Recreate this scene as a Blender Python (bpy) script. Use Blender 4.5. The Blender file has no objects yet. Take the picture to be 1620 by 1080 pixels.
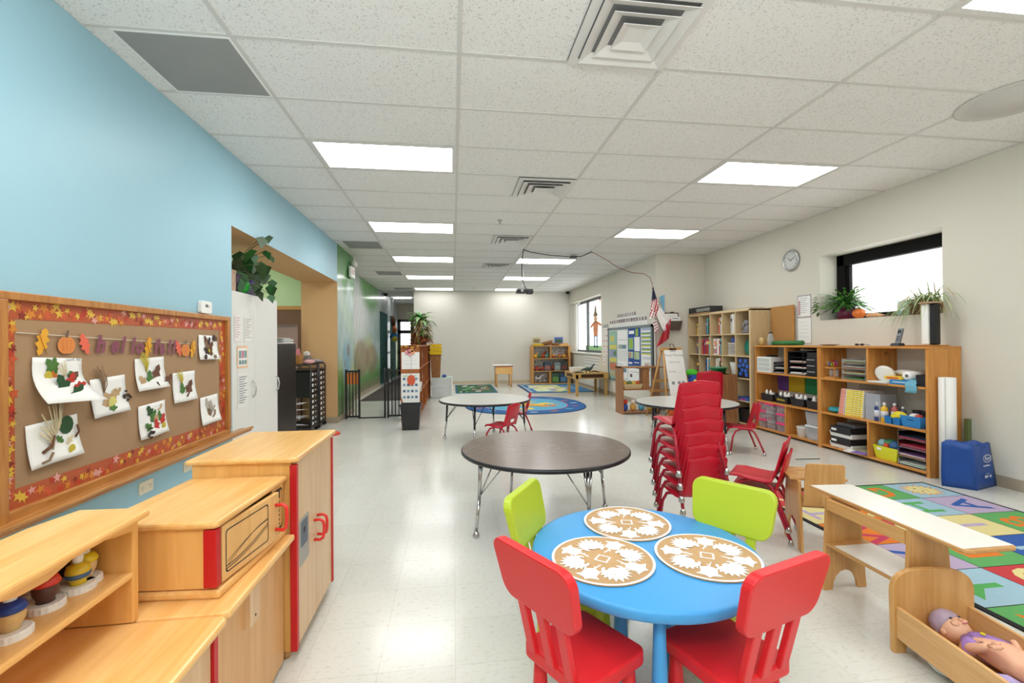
import bpy, bmesh, math, random
from mathutils import Matrix, Vector, Euler
random.seed(7)
PI = math.pi
SC = bpy.context.scene
COL = SC.collection
H_CEIL = 2.96

# ------------------------------------------------------------------ materials
def lin(h):
    if isinstance(h, (tuple, list)): return (*h[:3], 1)
    h = h.lstrip('#'); c = [int(h[i:i+2], 16)/255 for i in (0, 2, 4)]
    return (*[x/12.92 if x <= .04045 else ((x+.055)/1.055)**2.4 for x in c], 1)
MATS = {}
def mat(hexc, rough=.5, metal=0, spec=.5, var=.04, scale=6, bump=0, bscale=60, emit=0, trans=0, alpha=1, coat=0, sheen=0):
    key = (hexc, rough, metal, spec, var, scale, bump, bscale, emit, trans, alpha, coat, sheen)
    if key in MATS: return MATS[key]
    m = bpy.data.materials.new('mat_%s_%d' % (str(hexc).strip('#'), len(MATS))); m.use_nodes = True
    nt = m.node_tree; b = nt.nodes['Principled BSDF']
    c = lin(hexc)
    tc = nt.nodes.new('ShaderNodeTexCoord')
    if var:
        n = nt.nodes.new('ShaderNodeTexNoise'); n.inputs['Scale'].default_value = scale; n.inputs['Detail'].default_value = 4
        r = nt.nodes.new('ShaderNodeMix'); r.data_type = 'RGBA'
        r.inputs[6].default_value = (*[x*(1-var*1.5) for x in c[:3]], 1)
        r.inputs[7].default_value = (*[min(1, x*(1+var)+var*.02) for x in c[:3]], 1)
        nt.links.new(tc.outputs['Object'], n.inputs['Vector']); nt.links.new(n.outputs['Fac'], r.inputs[0])
        nt.links.new(r.outputs[2], b.inputs['Base Color'])
    else: b.inputs['Base Color'].default_value = c
    b.inputs['Roughness'].default_value = rough; b.inputs['Metallic'].default_value = metal
    b.inputs['Specular IOR Level'].default_value = spec
    if coat: b.inputs['Coat Weight'].default_value = coat; b.inputs['Coat Roughness'].default_value = .08
    if sheen: b.inputs['Sheen Weight'].default_value = sheen
    if emit: b.inputs['Emission Color'].default_value = c; b.inputs['Emission Strength'].default_value = emit
    if trans: b.inputs['Transmission Weight'].default_value = trans; b.inputs['IOR'].default_value = 1.3
    if alpha < 1: b.inputs['Alpha'].default_value = alpha
    if bump:
        n2 = nt.nodes.new('ShaderNodeTexNoise'); n2.inputs['Scale'].default_value = bscale
        bp = nt.nodes.new('ShaderNodeBump'); bp.inputs['Strength'].default_value = bump; bp.inputs['Distance'].default_value = .01
        nt.links.new(tc.outputs['Object'], n2.inputs['Vector']); nt.links.new(n2.outputs['Fac'], bp.inputs['Height'])
        nt.links.new(bp.outputs['Normal'], b.inputs['Normal'])
    MATS[key] = m
    return m
def wood(c1, c2, axis='y', scale=1.0, rough=.35, knots=0, contrast=1.0):
    key = ('wood', c1, c2, axis, scale, rough, knots)
    if key in MATS: return MATS[key]
    m = bpy.data.materials.new('wood_%s_%s' % (c1.strip('#'), axis)); m.use_nodes = True
    nt = m.node_tree; b = nt.nodes['Principled BSDF']; L = nt.links.new
    tc = nt.nodes.new('ShaderNodeTexCoord'); mp = nt.nodes.new('ShaderNodeMapping')
    s = {'x': (1.2, 14, 14), 'y': (14, 1.2, 14), 'z': (14, 14, 1.2)}[axis]
    mp.inputs['Scale'].default_value = [k*scale for k in s]
    n = nt.nodes.new('ShaderNodeTexNoise'); n.inputs['Scale'].default_value = 1.6; n.inputs['Detail'].default_value = 6; n.inputs['Distortion'].default_value = .8
    cr = nt.nodes.new('ShaderNodeValToRGB')
    cr.color_ramp.elements[0].position = .3; cr.color_ramp.elements[0].color = lin(c2)
    cr.color_ramp.elements[1].position = .68; cr.color_ramp.elements[1].color = lin(c1)
    L(tc.outputs['Object'], mp.inputs['Vector']); L(mp.outputs[0], n.inputs['Vector']); L(n.outputs['Fac'], cr.inputs[0])
    out = cr.outputs[0]
    if knots:
        v = nt.nodes.new('ShaderNodeTexVoronoi'); v.inputs['Scale'].default_value = 2.6
        k = nt.nodes.new('ShaderNodeValToRGB'); k.color_ramp.elements[0].position = .03; k.color_ramp.elements[0].color = (0, 0, 0, 1)
        k.color_ramp.elements[1].position = .09; k.color_ramp.elements[1].color = (1, 1, 1, 1)
        mx = nt.nodes.new('ShaderNodeMix'); mx.data_type = 'RGBA'; mx.inputs[6].default_value = lin('#6a3412')
        L(tc.outputs['Object'], v.inputs['Vector']); L(v.outputs['Distance'], k.inputs[0]); L(k.outputs[0], mx.inputs[0]); L(out, mx.inputs[7]); out = mx.outputs[2]
    L(out, b.inputs['Base Color']); b.inputs['Roughness'].default_value = rough
    MATS[key] = m
    return m
def attr_mat(name, rough=.5, coat=0, noise=0):
    m = bpy.data.materials.new(name); m.use_nodes = True; nt = m.node_tree; b = nt.nodes['Principled BSDF']
    a = nt.nodes.new('ShaderNodeAttribute'); a.attribute_name = 'Col'
    out = a.outputs['Color']
    if noise:
        tc = nt.nodes.new('ShaderNodeTexCoord'); n = nt.nodes.new('ShaderNodeTexNoise'); n.inputs['Scale'].default_value = 5; n.inputs['Detail'].default_value = 8
        mx = nt.nodes.new('ShaderNodeMix'); mx.data_type = 'RGBA'; mx.blend_type = 'OVERLAY'; mx.inputs[0].default_value = noise
        nt.links.new(tc.outputs['Object'], n.inputs['Vector']); nt.links.new(out, mx.inputs[6]); nt.links.new(n.outputs['Fac'], mx.inputs[7]); out = mx.outputs[2]
    nt.links.new(out, b.inputs['Base Color']); b.inputs['Roughness'].default_value = rough
    if coat: b.inputs['Coat Weight'].default_value = coat; b.inputs['Coat Roughness'].default_value = .12
    return m

# ------------------------------------------------------------------ mesh builder
def rrect(w, h, r, n=5, cx=0, cy=0):
    p = []
    for i, (sx, sy) in enumerate(((1, 1), (-1, 1), (-1, -1), (1, -1))):
        for k in range(n+1):
            a = (i + k/n)*PI/2
            p.append((cx+sx*(w/2-r)+r*math.cos(a), cy+sy*(h/2-r)+r*math.sin(a)))
    return p
def ngon(r, n, cx=0, cy=0, a0=0, ry=None):
    return [(cx+r*math.cos(a0+2*PI*i/n), cy+(ry or r)*math.sin(a0+2*PI*i/n)) for i in range(n)]
class MB:
    def __init__(s): s.v = []; s.f = []; s.m = []; s.s = []; s.T = Matrix.Identity(4)
    def add(s, vs, fs, mi=0, sm=False):
        b = len(s.v); s.v += [tuple(s.T @ Vector(v)) for v in vs]
        for i, f in enumerate(fs):
            s.f.append([b+k for k in f]); s.m.append(mi if isinstance(mi, int) else mi[i]); s.s.append(sm if isinstance(sm, bool) else sm[i])
        return s
    def box(s, x0, y0, z0, x1, y1, z1, mi=0):   # faces: bottom, top, -y, +x, +y, -x
        v = [(x0, y0, z0), (x1, y0, z0), (x1, y1, z0), (x0, y1, z0), (x0, y0, z1), (x1, y0, z1), (x1, y1, z1), (x0, y1, z1)]
        return s.add(v, [(0, 3, 2, 1), (4, 5, 6, 7), (0, 1, 5, 4), (1, 2, 6, 5), (2, 3, 7, 6), (3, 0, 4, 7)], mi)
    def cb(s, cx, cy, z0, w, d, h, mi=0): return s.box(cx-w/2, cy-d/2, z0, cx+w/2, cy+d/2, z0+h, mi)
    def taper(s, w0, d0, w1, d1, z0, z1, mi=0, cx=0, cy=0):
        v = [(cx+sx*w/2, cy+sy*d/2, z) for z, w, d in ((z0, w0, d0), (z1, w1, d1)) for sx, sy in ((-1, -1), (1, -1), (1, 1), (-1, 1))]
        return s.add(v, [(0, 3, 2, 1), (4, 5, 6, 7), (0, 1, 5, 4), (1, 2, 6, 5), (2, 3, 7, 6), (3, 0, 4, 7)], mi)
    def bin(s, w0, d0, w1, d1, z0, z1, t=.004, mi=0, cx=0, cy=0):   # open container
        a = [(cx+sx*w/2, cy+sy*d/2, z) for z, w, d in ((z0, w0, d0), (z1, w1, d1), (z1, w1-2*t, d1-2*t), (z0+t, w0-2*t, d0-2*t)) for sx, sy in ((-1, -1), (1, -1), (1, 1), (-1, 1))]
        fs = [(0, 3, 2, 1)]
        for k in range(3):
            for i in range(4):
                j = (i+1) % 4; fs.append((4*k+i, 4*k+j, 4*k+4+j, 4*k+4+i))
        fs.append((12, 13, 14, 15))
        return s.add(a, fs, mi)
    def cyl(s, p0, p1, r0, r1=None, n=16, mi=0, cap=True):
        r1 = r0 if r1 is None else r1
        p0, p1 = Vector(p0), Vector(p1); d = (p1-p0).normalized()
        u = d.orthogonal().normalized(); w = d.cross(u)
        v = [tuple(p+(u*math.cos(2*PI*i/n)+w*math.sin(2*PI*i/n))*r) for p, r in ((p0, r0), (p1, r1)) for i in range(n)]
        fs = [(i, (i+1) % n, n+(i+1) % n, n+i) for i in range(n)]; sm = [True]*n
        if cap: fs += [tuple(range(n-1, -1, -1)), tuple(range(n, 2*n))]; sm += [False, False]
        return s.add(v, fs, mi, sm)
    def tube(s, pts, r, n=8, mi=0, cap=True, close=False):
        pts = [Vector(p) for p in pts]; N = len(pts); v = []; u = None
        rr = r if isinstance(r, (list, tuple)) else [r]*N
        for i, p in enumerate(pts):
            a = pts[(i-1) % N] if (close or i > 0) else p; b = pts[(i+1) % N] if (close or i < N-1) else p
            d = (b-a).normalized()
            u = d.orthogonal().normalized() if u is None else (u-d*u.dot(d)).normalized()
            w = d.cross(u); v += [tuple(p+(u*math.cos(2*PI*k/n)+w*math.sin(2*PI*k/n))*rr[i]) for k in range(n)]
        fs = []
        for i in range(N if close else N-1):
            j = (i+1) % N
            fs += [(i*n+k, i*n+(k+1) % n, j*n+(k+1) % n, j*n+k) for k in range(n)]
        sm = [True]*len(fs)
        if cap and not close: fs += [tuple(range(n-1, -1, -1)), tuple(range((N-1)*n, N*n))]; sm += [False, False]
        return s.add(v, fs, mi, sm)
    def lathe(s, prof, n=24, mi=0, c=(0, 0, 0), sm=True):
        v = [(c[0]+r*math.cos(2*PI*i/n), c[1]+r*math.sin(2*PI*i/n), c[2]+z) for r, z in prof for i in range(n)]
        fs = [(k*n+i, k*n+(i+1) % n, (k+1)*n+(i+1) % n, (k+1)*n+i) for k in range(len(prof)-1) for i in range(n)]
        ss = [sm]*len(fs)
        disc = prof[0][0] < 1e-5 and all(abs(p[1]-prof[0][1]) < 1e-6 for p in prof)
        if prof[0][0] > 1e-5: fs.append(tuple(range(n-1, -1, -1))); ss.append(False)
        if prof[-1][0] > 1e-5 and not disc: fs.append(tuple(range((len(prof)-1)*n, len(prof)*n))); ss.append(False)
        return s.add(v, fs, mi, ss)
    def ball(s, c, r, n=16, mi=0):
        rx, ry, rz = (r, r, r) if isinstance(r, (int, float)) else r
        m = n//2; v = [(c[0], c[1], c[2]-rz)]
        for k in range(1, m):
            a = -PI/2+PI*k/m
            v += [(c[0]+rx*math.cos(a)*math.cos(2*PI*i/n), c[1]+ry*math.cos(a)*math.sin(2*PI*i/n), c[2]+rz*math.sin(a)) for i in range(n)]
        v.append((c[0], c[1], c[2]+rz)); e = len(v)-1
        fs = [(0, 1+(i+1) % n, 1+i) for i in range(n)]
        for k in range(m-2):
            b = 1+k*n; fs += [(b+i, b+(i+1) % n, b+n+(i+1) % n, b+n+i) for i in range(n)]
        b = 1+(m-2)*n; fs += [(b+i, b+(i+1) % n, e) for i in range(n)]
        return s.add(v, fs, mi, True)
    def prism(s, poly, a, b, axis='z', mi=0, smside=False):
        n = len(poly)
        def P(p, t): return {'z': (p[0], p[1], t), 'y': (p[0], t, p[1]), 'x': (t, p[0], p[1])}[axis]
        v = [P(p, a) for p in poly]+[P(p, b) for p in poly]
        fs = [tuple(range(n-1, -1, -1)), tuple(range(n, 2*n))]+[(i, (i+1) % n, n+(i+1) % n, n+i) for i in range(n)]
        return s.add(v, fs, mi, [False, False]+[smside]*n)
    def poly(s, pts, mi=0): return s.add(pts, [tuple(range(len(pts)))], mi)
    def flat(s, pts2, z=0, mi=0): return s.add([(p[0], p[1], z) for p in pts2], [tuple(range(len(pts2)))], mi)
    def rect(s, x0, y0, x1, y1, z=0, mi=0): return s.flat([(x0, y0), (x1, y0), (x1, y1), (x0, y1)], z, mi)
    def text(s, body, size, M=None, mi=0, ext=0, off=0, shear=0, ax='CENTER', ay='CENTER'):
        cu = bpy.data.curves.new('t', 'FONT'); cu.body = body; cu.size = size; cu.extrude = ext; cu.offset = off; cu.shear = shear
        cu.align_x = ax; cu.align_y = ay; cu.resolution_u = 3
        o = bpy.data.objects.new('t', cu); COL.objects.link(o)
        dg = bpy.context.evaluated_depsgraph_get(); me = bpy.data.meshes.new_from_object(o.evaluated_get(dg))
        M = M or Matrix.Identity(4)
        s.add([tuple(M @ v.co) for v in me.vertices], [tuple(p.vertices) for p in me.polygons], mi)
        bpy.data.objects.remove(o); bpy.data.curves.remove(cu); bpy.data.meshes.remove(me)
        return s
    def mesh(s, name, mats):
        me = bpy.data.meshes.new(name); me.from_pydata(s.v, [], s.f); 
        for m in (mats if isinstance(mats, (list, tuple)) else [mats]): me.materials.append(m)
        me.polygons.foreach_set('material_index', s.m); me.polygons.foreach_set('use_smooth', s.s); me.update()
        return me
    def obj(s, name, mats, parent=None, bevel=0, solid=0, sub=0, loc=None, rot=None):
        o = bpy.data.objects.new(name, s.mesh(name, mats)); COL.objects.link(o)
        if parent: o.parent = parent
        if loc: o.location = loc
        if rot: o.rotation_euler = rot
        if sub:
            md = o.modifiers.new('sub', 'SUBSURF'); md.levels = md.render_levels = sub
        if solid:
            md = o.modifiers.new('sol', 'SOLIDIFY'); md.thickness = solid; md.offset = 0
        if bevel:
            md = o.modifiers.new('bev', 'BEVEL'); md.width = bevel; md.segments = 2; md.limit_method = 'ANGLE'; md.angle_limit = math.radians(40)
        return o
def Mt(x=0, y=0, z=0, rz=0, rx=0, ry=0, s=1):
    return Matrix.Translation((x, y, z)) @ Euler((rx, ry, rz)).to_matrix().to_4x4() @ Matrix.Scale(s, 4)

# ------------------------------------------------------------------ scene graph helpers
def tag(o, label, cat, group=None, kind=None):
    o['label'] = label; o['category'] = cat
    if group: o['group'] = group
    if kind: o['kind'] = kind
    return o
def thing(name, label, cat, loc=(0, 0, 0), rz=0, group=None, rot=None):
    o = bpy.data.objects.new(name, None); COL.objects.link(o); o.empty_display_size = .05
    o.location = loc; o.rotation_euler = rot or (0, 0, rz)
    return tag(o, label, cat, group)
def struct(name, mb, mats, **k):
    o = mb.obj(name, mats, **k); o['kind'] = 'structure'; return o
def dup(root, loc, rz=None, label=None, group=None):
    r = root.copy(); COL.objects.link(r); r.location = loc
    if rz is not None: r.rotation_euler = (0, 0, rz)
    if label: r['label'] = label
    if group: r['group'] = group
    for ch in list(root.children):
        c = ch.copy(); COL.objects.link(c); c.parent = r
        for g in ch.children:
            d = g.copy(); COL.objects.link(d); d.parent = c
    return r
FACE = {'F': (PI/2, 0, 0), 'L': (PI/2, 0, PI/2), 'R': (PI/2, 0, -PI/2)}   # local x right, y up, z towards the viewer
def wallthing(name, label, cat, side, loc, group=None): return thing(name, label, cat, loc, group=group, rot=FACE[side])
def walltag(name, label, cat, side, loc, mb, mats, group=None, **k):
    return tag(mb.obj(name, mats, loc=loc, rot=FACE[side], **k), label, cat, group)

# palette
BIRCH = wood('#f0c27e', '#e2a85c', 'y', 1, .3)
BIRCHX = wood('#f0c27e', '#e4ab60', 'x', 1, .3)
BIRCHZ = wood('#ecb96f', '#dda254', 'z', 1, .32)
BIRCHF = wood('#e3c196', '#d6b083', 'z', 1, .35)     # paler door fronts
PINE = wood('#d99a4e', '#c07c34', 'y', 1, .35, knots=1)
PINEZ = wood('#d99c52', '#c07c36', 'z', 1, .35, knots=1)
OAK = wood('#d9c39b', '#c9b085', 'z', 2, .45)
TOYW = wood('#dcaa6c', '#c58f4e', 'z', 1.2, .35)
TOYWY = wood('#dcaa6c', '#c8924f', 'y', 1.2, .35)
BOARDW = wood('#c58a48', '#a86c32', 'y', 2, .35)
WALNUT = wood('#b07c50', '#8c5c38', 'z', 2, .45)
WHITE = mat('#f2f2ee', .4, var=.02)
PAPER = mat('#f3f3f0', .8, var=.02)
BLACK = mat('#17171a', .45, var=.02)
BLKPL = mat('#202024', .35, var=.02)
CHROME = mat('#c8c8c8', .18, metal=1, var=.02)
REDP = mat('#c4082a', .33, var=.03)
REDT = mat('#b01a34', .3, var=.03)
REDH = mat('#c4141c', .4, var=.02)
CREAM = mat('#dcd8cc', .85, var=.015, scale=1.5)
INK = mat('#333336', .7, var=0)
GREY = mat('#8d8f90', .6, var=.03)
CLEAR = mat('#dfe3e6', .12, var=0, alpha=.35)
def sum_mb(lst):
    o = MB()
    for b in lst:
        k = len(o.v); o.v += b.v; o.f += [[i+k for i in f] for f in b.f]; o.m += b.m; o.s += b.s
    return o
def MBT(M, fn):
    m = MB(); m.T = M; fn(m); return m
def pumpkin_geo(r, h, n=32, k=8):
    v = [(0, 0, .01)]; rings = 10
    for i in range(1, rings):
        a = -PI/2+PI*i/rings
        for j in range(n):
            t_ = 2*PI*j/n; rr = r*math.cos(a)*(1-.08*abs(math.cos(t_*k/2)))
            v.append((rr*math.cos(t_), rr*math.sin(t_), h+h*math.sin(a)))
    v.append((0, 0, 2*h-.008)); e = len(v)-1
    f = [(0, 1+(j+1) % n, 1+j) for j in range(n)]
    for i in range(rings-2):
        b = 1+i*n; f += [(b+j, b+(j+1) % n, b+n+(j+1) % n, b+n+j) for j in range(n)]
    b = 1+(rings-2)*n; f += [(b+j, b+(j+1) % n, e) for j in range(n)]
    return v, f, 0, True
# ------------------------------------------------------------------ camera
cam = bpy.data.cameras.new('camera'); cam.sensor_width = 36; cam.sensor_fit = 'HORIZONTAL'; cam.lens = 36*708.83/1620; cam.clip_start = .02; cam.clip_end = 200
co = bpy.data.objects.new('camera', cam); COL.objects.link(co); SC.camera = co
yaw, pit, roll = .1304, .0032, .0075
fwd = Vector((math.sin(yaw)*math.cos(pit), math.cos(yaw)*math.cos(pit), math.sin(pit)))
right0 = Vector((math.cos(yaw), -math.sin(yaw), 0)); up0 = right0.cross(fwd)
rgt = right0*math.cos(roll)-up0*math.sin(roll)*1.0; up = up0*math.cos(roll)+right0*math.sin(roll)
R = Matrix((rgt, up, -fwd)).transposed().to_4x4()
co.matrix_world = Matrix.Translation((0, 0, 1.30)) @ R
try:
    SC.view_settings.view_transform = 'Standard'; SC.view_settings.look = 'None'
except Exception: pass
SC.view_settings.exposure = 0.88; SC.view_settings.gamma = 1.0
SC.cycles.use_denoising = True
SC.cycles.max_bounces = 8; SC.cycles.diffuse_bounces = 5; SC.cycles.transparent_max_bounces = 12
SC.cycles.sample_clamp_indirect = 6
# world: overcast white daylight outside
w = bpy.data.worlds.new('world'); SC.world = w; w.use_nodes = True
bg = w.node_tree.nodes['Background']; bg.inputs[0].default_value = (.93, .97, 1, 1); bg.inputs[1].default_value = 2.2

# ------------------------------------------------------------------ room shell
WL = -1.89; OPEN0, OPEN1, OPENZ = 4.14, 7.70, 2.33
BLUE = mat('#9fcbdc', .42, var=.03, scale=1.2, spec=.4)
TAN = mat('#d6ac7c', .6, var=.03, scale=1.5)
GREENW = mat('#c6dbae', .8, var=.02)
CEILW = mat('#e9e8e5', .9, var=.02)
def floor_mat():
    m = bpy.data.materials.new('vinyl_tile'); m.use_nodes = True; nt = m.node_tree; b = nt.nodes['Principled BSDF']; L = nt.links.new
    tc = nt.nodes.new('ShaderNodeTexCoord')
    br = nt.nodes.new('ShaderNodeTexBrick'); br.offset = 0; br.inputs['Scale'].default_value = 1; br.inputs['Brick Width'].default_value = .3048; br.inputs['Row Height'].default_value = .3048
    br.inputs['Mortar Size'].default_value = .0011; br.inputs['Mortar Smooth'].default_value = .2; br.inputs['Bias'].default_value = -.3
    br.inputs['Color1'].default_value = lin('#dcdcd5'); br.inputs['Color2'].default_value = lin('#d6d6ce'); br.inputs['Mortar'].default_value = lin('#c4c3bb')
    L(tc.outputs['Object'], br.inputs['Vector'])
    n = nt.nodes.new('ShaderNodeTexNoise'); n.inputs['Scale'].default_value = 34; n.inputs['Detail'].default_value = 5
    mp = nt.nodes.new('ShaderNodeMapping'); mp.inputs['Scale'].default_value = (1, 2.2, 1); L(tc.outputs['Object'], mp.inputs[0]); L(mp.outputs[0], n.inputs['Vector'])
    cr = nt.nodes.new('ShaderNodeValToRGB'); cr.color_ramp.elements[0].position = .30; cr.color_ramp.elements[0].color = (.55, .54, .50, 1); cr.color_ramp.elements[1].position = .45; cr.color_ramp.elements[1].color = (1, 1, 1, 1)
    L(n.outputs['Fac'], cr.inputs[0])
    mx = nt.nodes.new('ShaderNodeMix'); mx.data_type = 'RGBA'; mx.blend_type = 'MULTIPLY'; mx.inputs[0].default_value = .34; L(br.outputs['Color'], mx.inputs[6]); L(cr.outputs[0], mx.inputs[7])
    L(mx.outputs[2], b.inputs['Base Color'])
    n3 = nt.nodes.new('ShaderNodeTexNoise'); n3.inputs['Scale'].default_value = 1.3; n3.inputs['Detail'].default_value = 3; L(tc.outputs['Object'], n3.inputs['Vector'])
    mr = nt.nodes.new('ShaderNodeMapRange'); mr.inputs['To Min'].default_value = .10; mr.inputs['To Max'].default_value = .26; L(n3.outputs['Fac'], mr.inputs[0]); L(mr.outputs[0], b.inputs['Roughness'])
    n4 = nt.nodes.new('ShaderNodeTexNoise'); n4.inputs['Scale'].default_value = 9; L(tc.outputs['Object'], n4.inputs['Vector'])
    bp = nt.nodes.new('ShaderNodeBump'); bp.inputs['Strength'].default_value = .06; bp.inputs['Distance'].default_value = .01; L(n4.outputs['Fac'], bp.inputs['Height']); L(bp.outputs[0], b.inputs['Normal'])
    return m
def ceil_mat():
    m = bpy.data.materials.new('acoustic_tile'); m.use_nodes = True; nt = m.node_tree; b = nt.nodes['Principled BSDF']; L = nt.links.new
    tc = nt.nodes.new('ShaderNodeTexCoord'); n = nt.nodes.new('ShaderNodeTexNoise'); n.inputs['Scale'].default_value = 95; n.inputs['Detail'].default_value = 3; L(tc.outputs['Object'], n.inputs['Vector'])
    cr = nt.nodes.new('ShaderNodeValToRGB'); cr.color_ramp.elements[0].position = .33; cr.color_ramp.elements[0].color = lin('#c9c9c6'); cr.color_ramp.elements[1].position = .42; cr.color_ramp.elements[1].color = lin('#efefed')
    L(n.outputs['Fac'], cr.inputs[0]); L(cr.outputs[0], b.inputs['Base Color']); b.inputs['Roughness'].default_value = .95; b.inputs['Specular IOR Level'].default_value = .1
    return m
struct('floor', MB().box(-6, -3.2, -.1, 5.2, 19.5, 0), floor_mat())
struct('ceiling', MB().box(-6, -3.2, H_CEIL+.002, 5.4, 19.5, H_CEIL+.1), ceil_mat())
g = MB()
for k in range(-2, 5): g.box(.046+1.219*k-.012, -3.2, H_CEIL-.004, .046+1.219*k+.012, 14.35, H_CEIL+.003)
y = 2.573-.6096*9
while y < 14.3:
    g.box(-2.46, y-.012, H_CEIL-.0035, 4.78, y+.012, H_CEIL+.0032); y += .6096
struct('trim_1', g, mat('#d6d5d1', .5, var=0))

# left wall with the wide opening to the office
wl = MB()
wl.box(-2.46, -3.2, 0, WL, OPEN0, H_CEIL, [0, 0, 0, 0, 1, 2])
wl.box(-2.46, OPEN0, OPENZ, WL, OPEN1, H_CEIL, [1, 0, 0, 0, 0, 2])
struct('wall_left', wl, [BLUE, TAN, GREENW])
# mural walls, painted through a colour attribute on a fine grid
def sstep(a, b, x):
    t = max(0, min(1, (x-a)/(b-a))); return t*t*(3-2*t)
def mixc(a, b, t): return tuple(a[i]*(1-t)+b[i]*t for i in range(3))
def hx(h): return lin(h)[:3]
def mural_col(y, z):
    h1 = 1.15+.35*math.sin(y*1.1+1)+.12*math.sin(y*3.1)
    h2 = .75+.2*math.sin(y*1.9+.4)
    sky = mixc(hx('#a9c4c2'), hx('#c8d6d4'), sstep(1.6, 2.7, z)+.2*math.sin(y*4)*math.sin(z*5))
    c = mixc(hx('#b9c58c'), sky, sstep(h1-.15, h1+.2, z))
    c = mixc(hx('#5d9a4e'), c, sstep(h2-.2, h2+.25, z))
    if y < 8.9:
        c = mixc(c, hx('#3f8a3c'), sstep(2.15, 2.45, z-.1*math.sin(y*9)))
        c = mixc(c, hx('#b8ccb0'), .6*sstep(.35, .0, abs(z-1.75-(8.5-y)*.6)))
        c = mixc(c, hx('#7fb4c4'), sstep(.42, .2, math.hypot(y-8.35, (z-1.0)*.9)))
        c = mixc(c, hx('#8c5a40'), .8*sstep(.12, .07, math.hypot(y-8.45, z-1.2)))
        c = mixc(c, hx('#6a5034'), .8*sstep(.08, .05, math.hypot(y-8.2, z-.95)))
        c = mixc(c, hx('#5a7a3c'), sstep(.55, .3, z))
    else:
        c = mixc(hx('#dfe4e2'), c, sstep(.2, 1.0, math.hypot((y-11)*.35, (z-2.0)*.9)))  # whitish glare on the glossy wall, painted into the mural colour
        c = mixc(c, hx('#5f9e50'), sstep(.95, .55, math.hypot((y-12.9)*.5, (z-3.0)*1.0)))
        c = mixc(c, hx('#9a8468'), .8*sstep(.55, .35, math.hypot((y-11.6)*.5, z-.95)))
        c = mixc(c, hx('#8a5a42'), .6*sstep(.5, .3, math.hypot((y-13)*.45, z-.9)))
        c = mixc(c, hx('#8f8a68'), sstep(.45, .1, z))
        c = mixc(c, hx('#aeb6b8'), sstep(14.0, 15, y)*sstep(2.0, 2.4, z))
    k = 1+.10*math.sin(y*17+z*5)*math.sin(z*13)
    return tuple(min(1, x*k) for x in c)
def mural(name, x, y0, y1, z0, z1, st=.07):
    ny = max(2, int((y1-y0)/st)); nz = max(2, int((z1-z0)/st)); m = MB()
    vs = [(x, y0+(y1-y0)*i/ny, z0+(z1-z0)*j/nz) for j in range(nz+1) for i in range(ny+1)]
    m.add(vs, [(j*(ny+1)+i, j*(ny+1)+i+1, (j+1)*(ny+1)+i+1, (j+1)*(ny+1)+i) for j in range(nz) for i in range(ny)])
    me = m.mesh(name, MURAL)
    a = me.color_attributes.new('Col', 'FLOAT_COLOR', 'POINT')
    for i, v in enumerate(me.vertices): a.data[i].color = (*mural_col(v.co.y, v.co.z), 1)
    o = bpy.data.objects.new(name, me); COL.objects.link(o); return o
MURAL = attr_mat('mural_paint', .42, coat=.3, noise=.3)
struct('wall_mural_pier', MB().box(-2.46, OPEN1, 0, WL-.002, 8.9, H_CEIL, [0, 0, 0, 1, 1, 2]), [TAN, mat('#8fa88c', .5), GREENW])
mural('wall_mural_near', WL, OPEN1, 8.9, 0, H_CEIL)['kind'] = 'structure'
XM = -2.27
for i, (a, b, z0, z1) in enumerate(((8.9, 14.4, 0, H_CEIL), (14.4, 16.05, 2.33, H_CEIL), (16.05, 16.7, 0, H_CEIL), (16.7, 18.3, 2.33, H_CEIL), (18.3, 19.0, 0, H_CEIL))):
    mural('wall_mural_far', XM, a, b, z0, z1, .09)['kind'] = 'structure'
wm = MB()
for a, b, z0 in ((8.9, 14.4, 0), (14.4, 16.05, 2.33), (16.05, 16.7, 0), (16.7, 18.3, 2.33), (18.3, 19.0, 0)): wm.box(-2.46, a, z0, XM-.003, b, H_CEIL)
struct('wall_mural_core', wm, mat('#6e9090', .6))
struct('wall_dark_room', MB().box(-3.6, 13.6, 0, -3.5, 19.4, H_CEIL).box(-3.6, 19.0, 0, -2.46, 19.2, H_CEIL).box(-3.6, 13.5, 0, -2.46, 13.6, H_CEIL), mat('#4f7472', .7))
# dark teal doors painted with leafy stems
def leafdoor(name, y0, y1, seed):
    r = random.Random(seed); m = MB().box(XM-.06, y0, .01, XM-.02, y1, 2.32, 0)
    for k in range(26):
        yy = r.uniform(y0+.1, y1-.1); zz = r.uniform(.2, 1.3)
        for q in range(5):
            a = r.uniform(0, 6.28); m.poly([(XM-.018, yy, zz), (XM-.018, yy+.09*math.cos(a), zz+.05*math.sin(a)), (XM-.018, yy+.16*math.cos(a+.3), zz+.12*math.sin(a+.3)), (XM-.018, yy+.05*math.cos(a+.8), zz+.09*math.sin(a+.8))], 1)
            zz += .05
    o = m.obj(name, [mat('#3c6664', .9, spec=.1), mat('#2c5530', .9, spec=.1)]); o['kind'] = 'structure'; return o
leafdoor('door_1', 14.4, 16.05, 3)
leafdoor('door_2', 16.7, 18.3, 4)
t = thing('hanging_puppet', 'brown and orange hanging figure with a blue and yellow ball beside the corridor door', 'decoration', (-2.12, 16.4, 1.35))
MB().tube([(0, 0, 1.55), (0, 0, .9)], .008, 6).obj('string', WHITE, t)
MB().ball((0, 0, .75), (.08, .12, .2), 12).ball((.05, -.05, .45), (.08, .16, .14), 12, 1).obj('figure_body', [mat('#5c3420', .8), mat('#c8642c', .8)], t)
MB().ball((.02, .02, .2), .15, 14, 0).ball((.05, -.06, .12), .11, 12, 1).obj('ball', [mat('#2c7ab0', .6), mat('#d8c83c', .6)], t)
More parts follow.
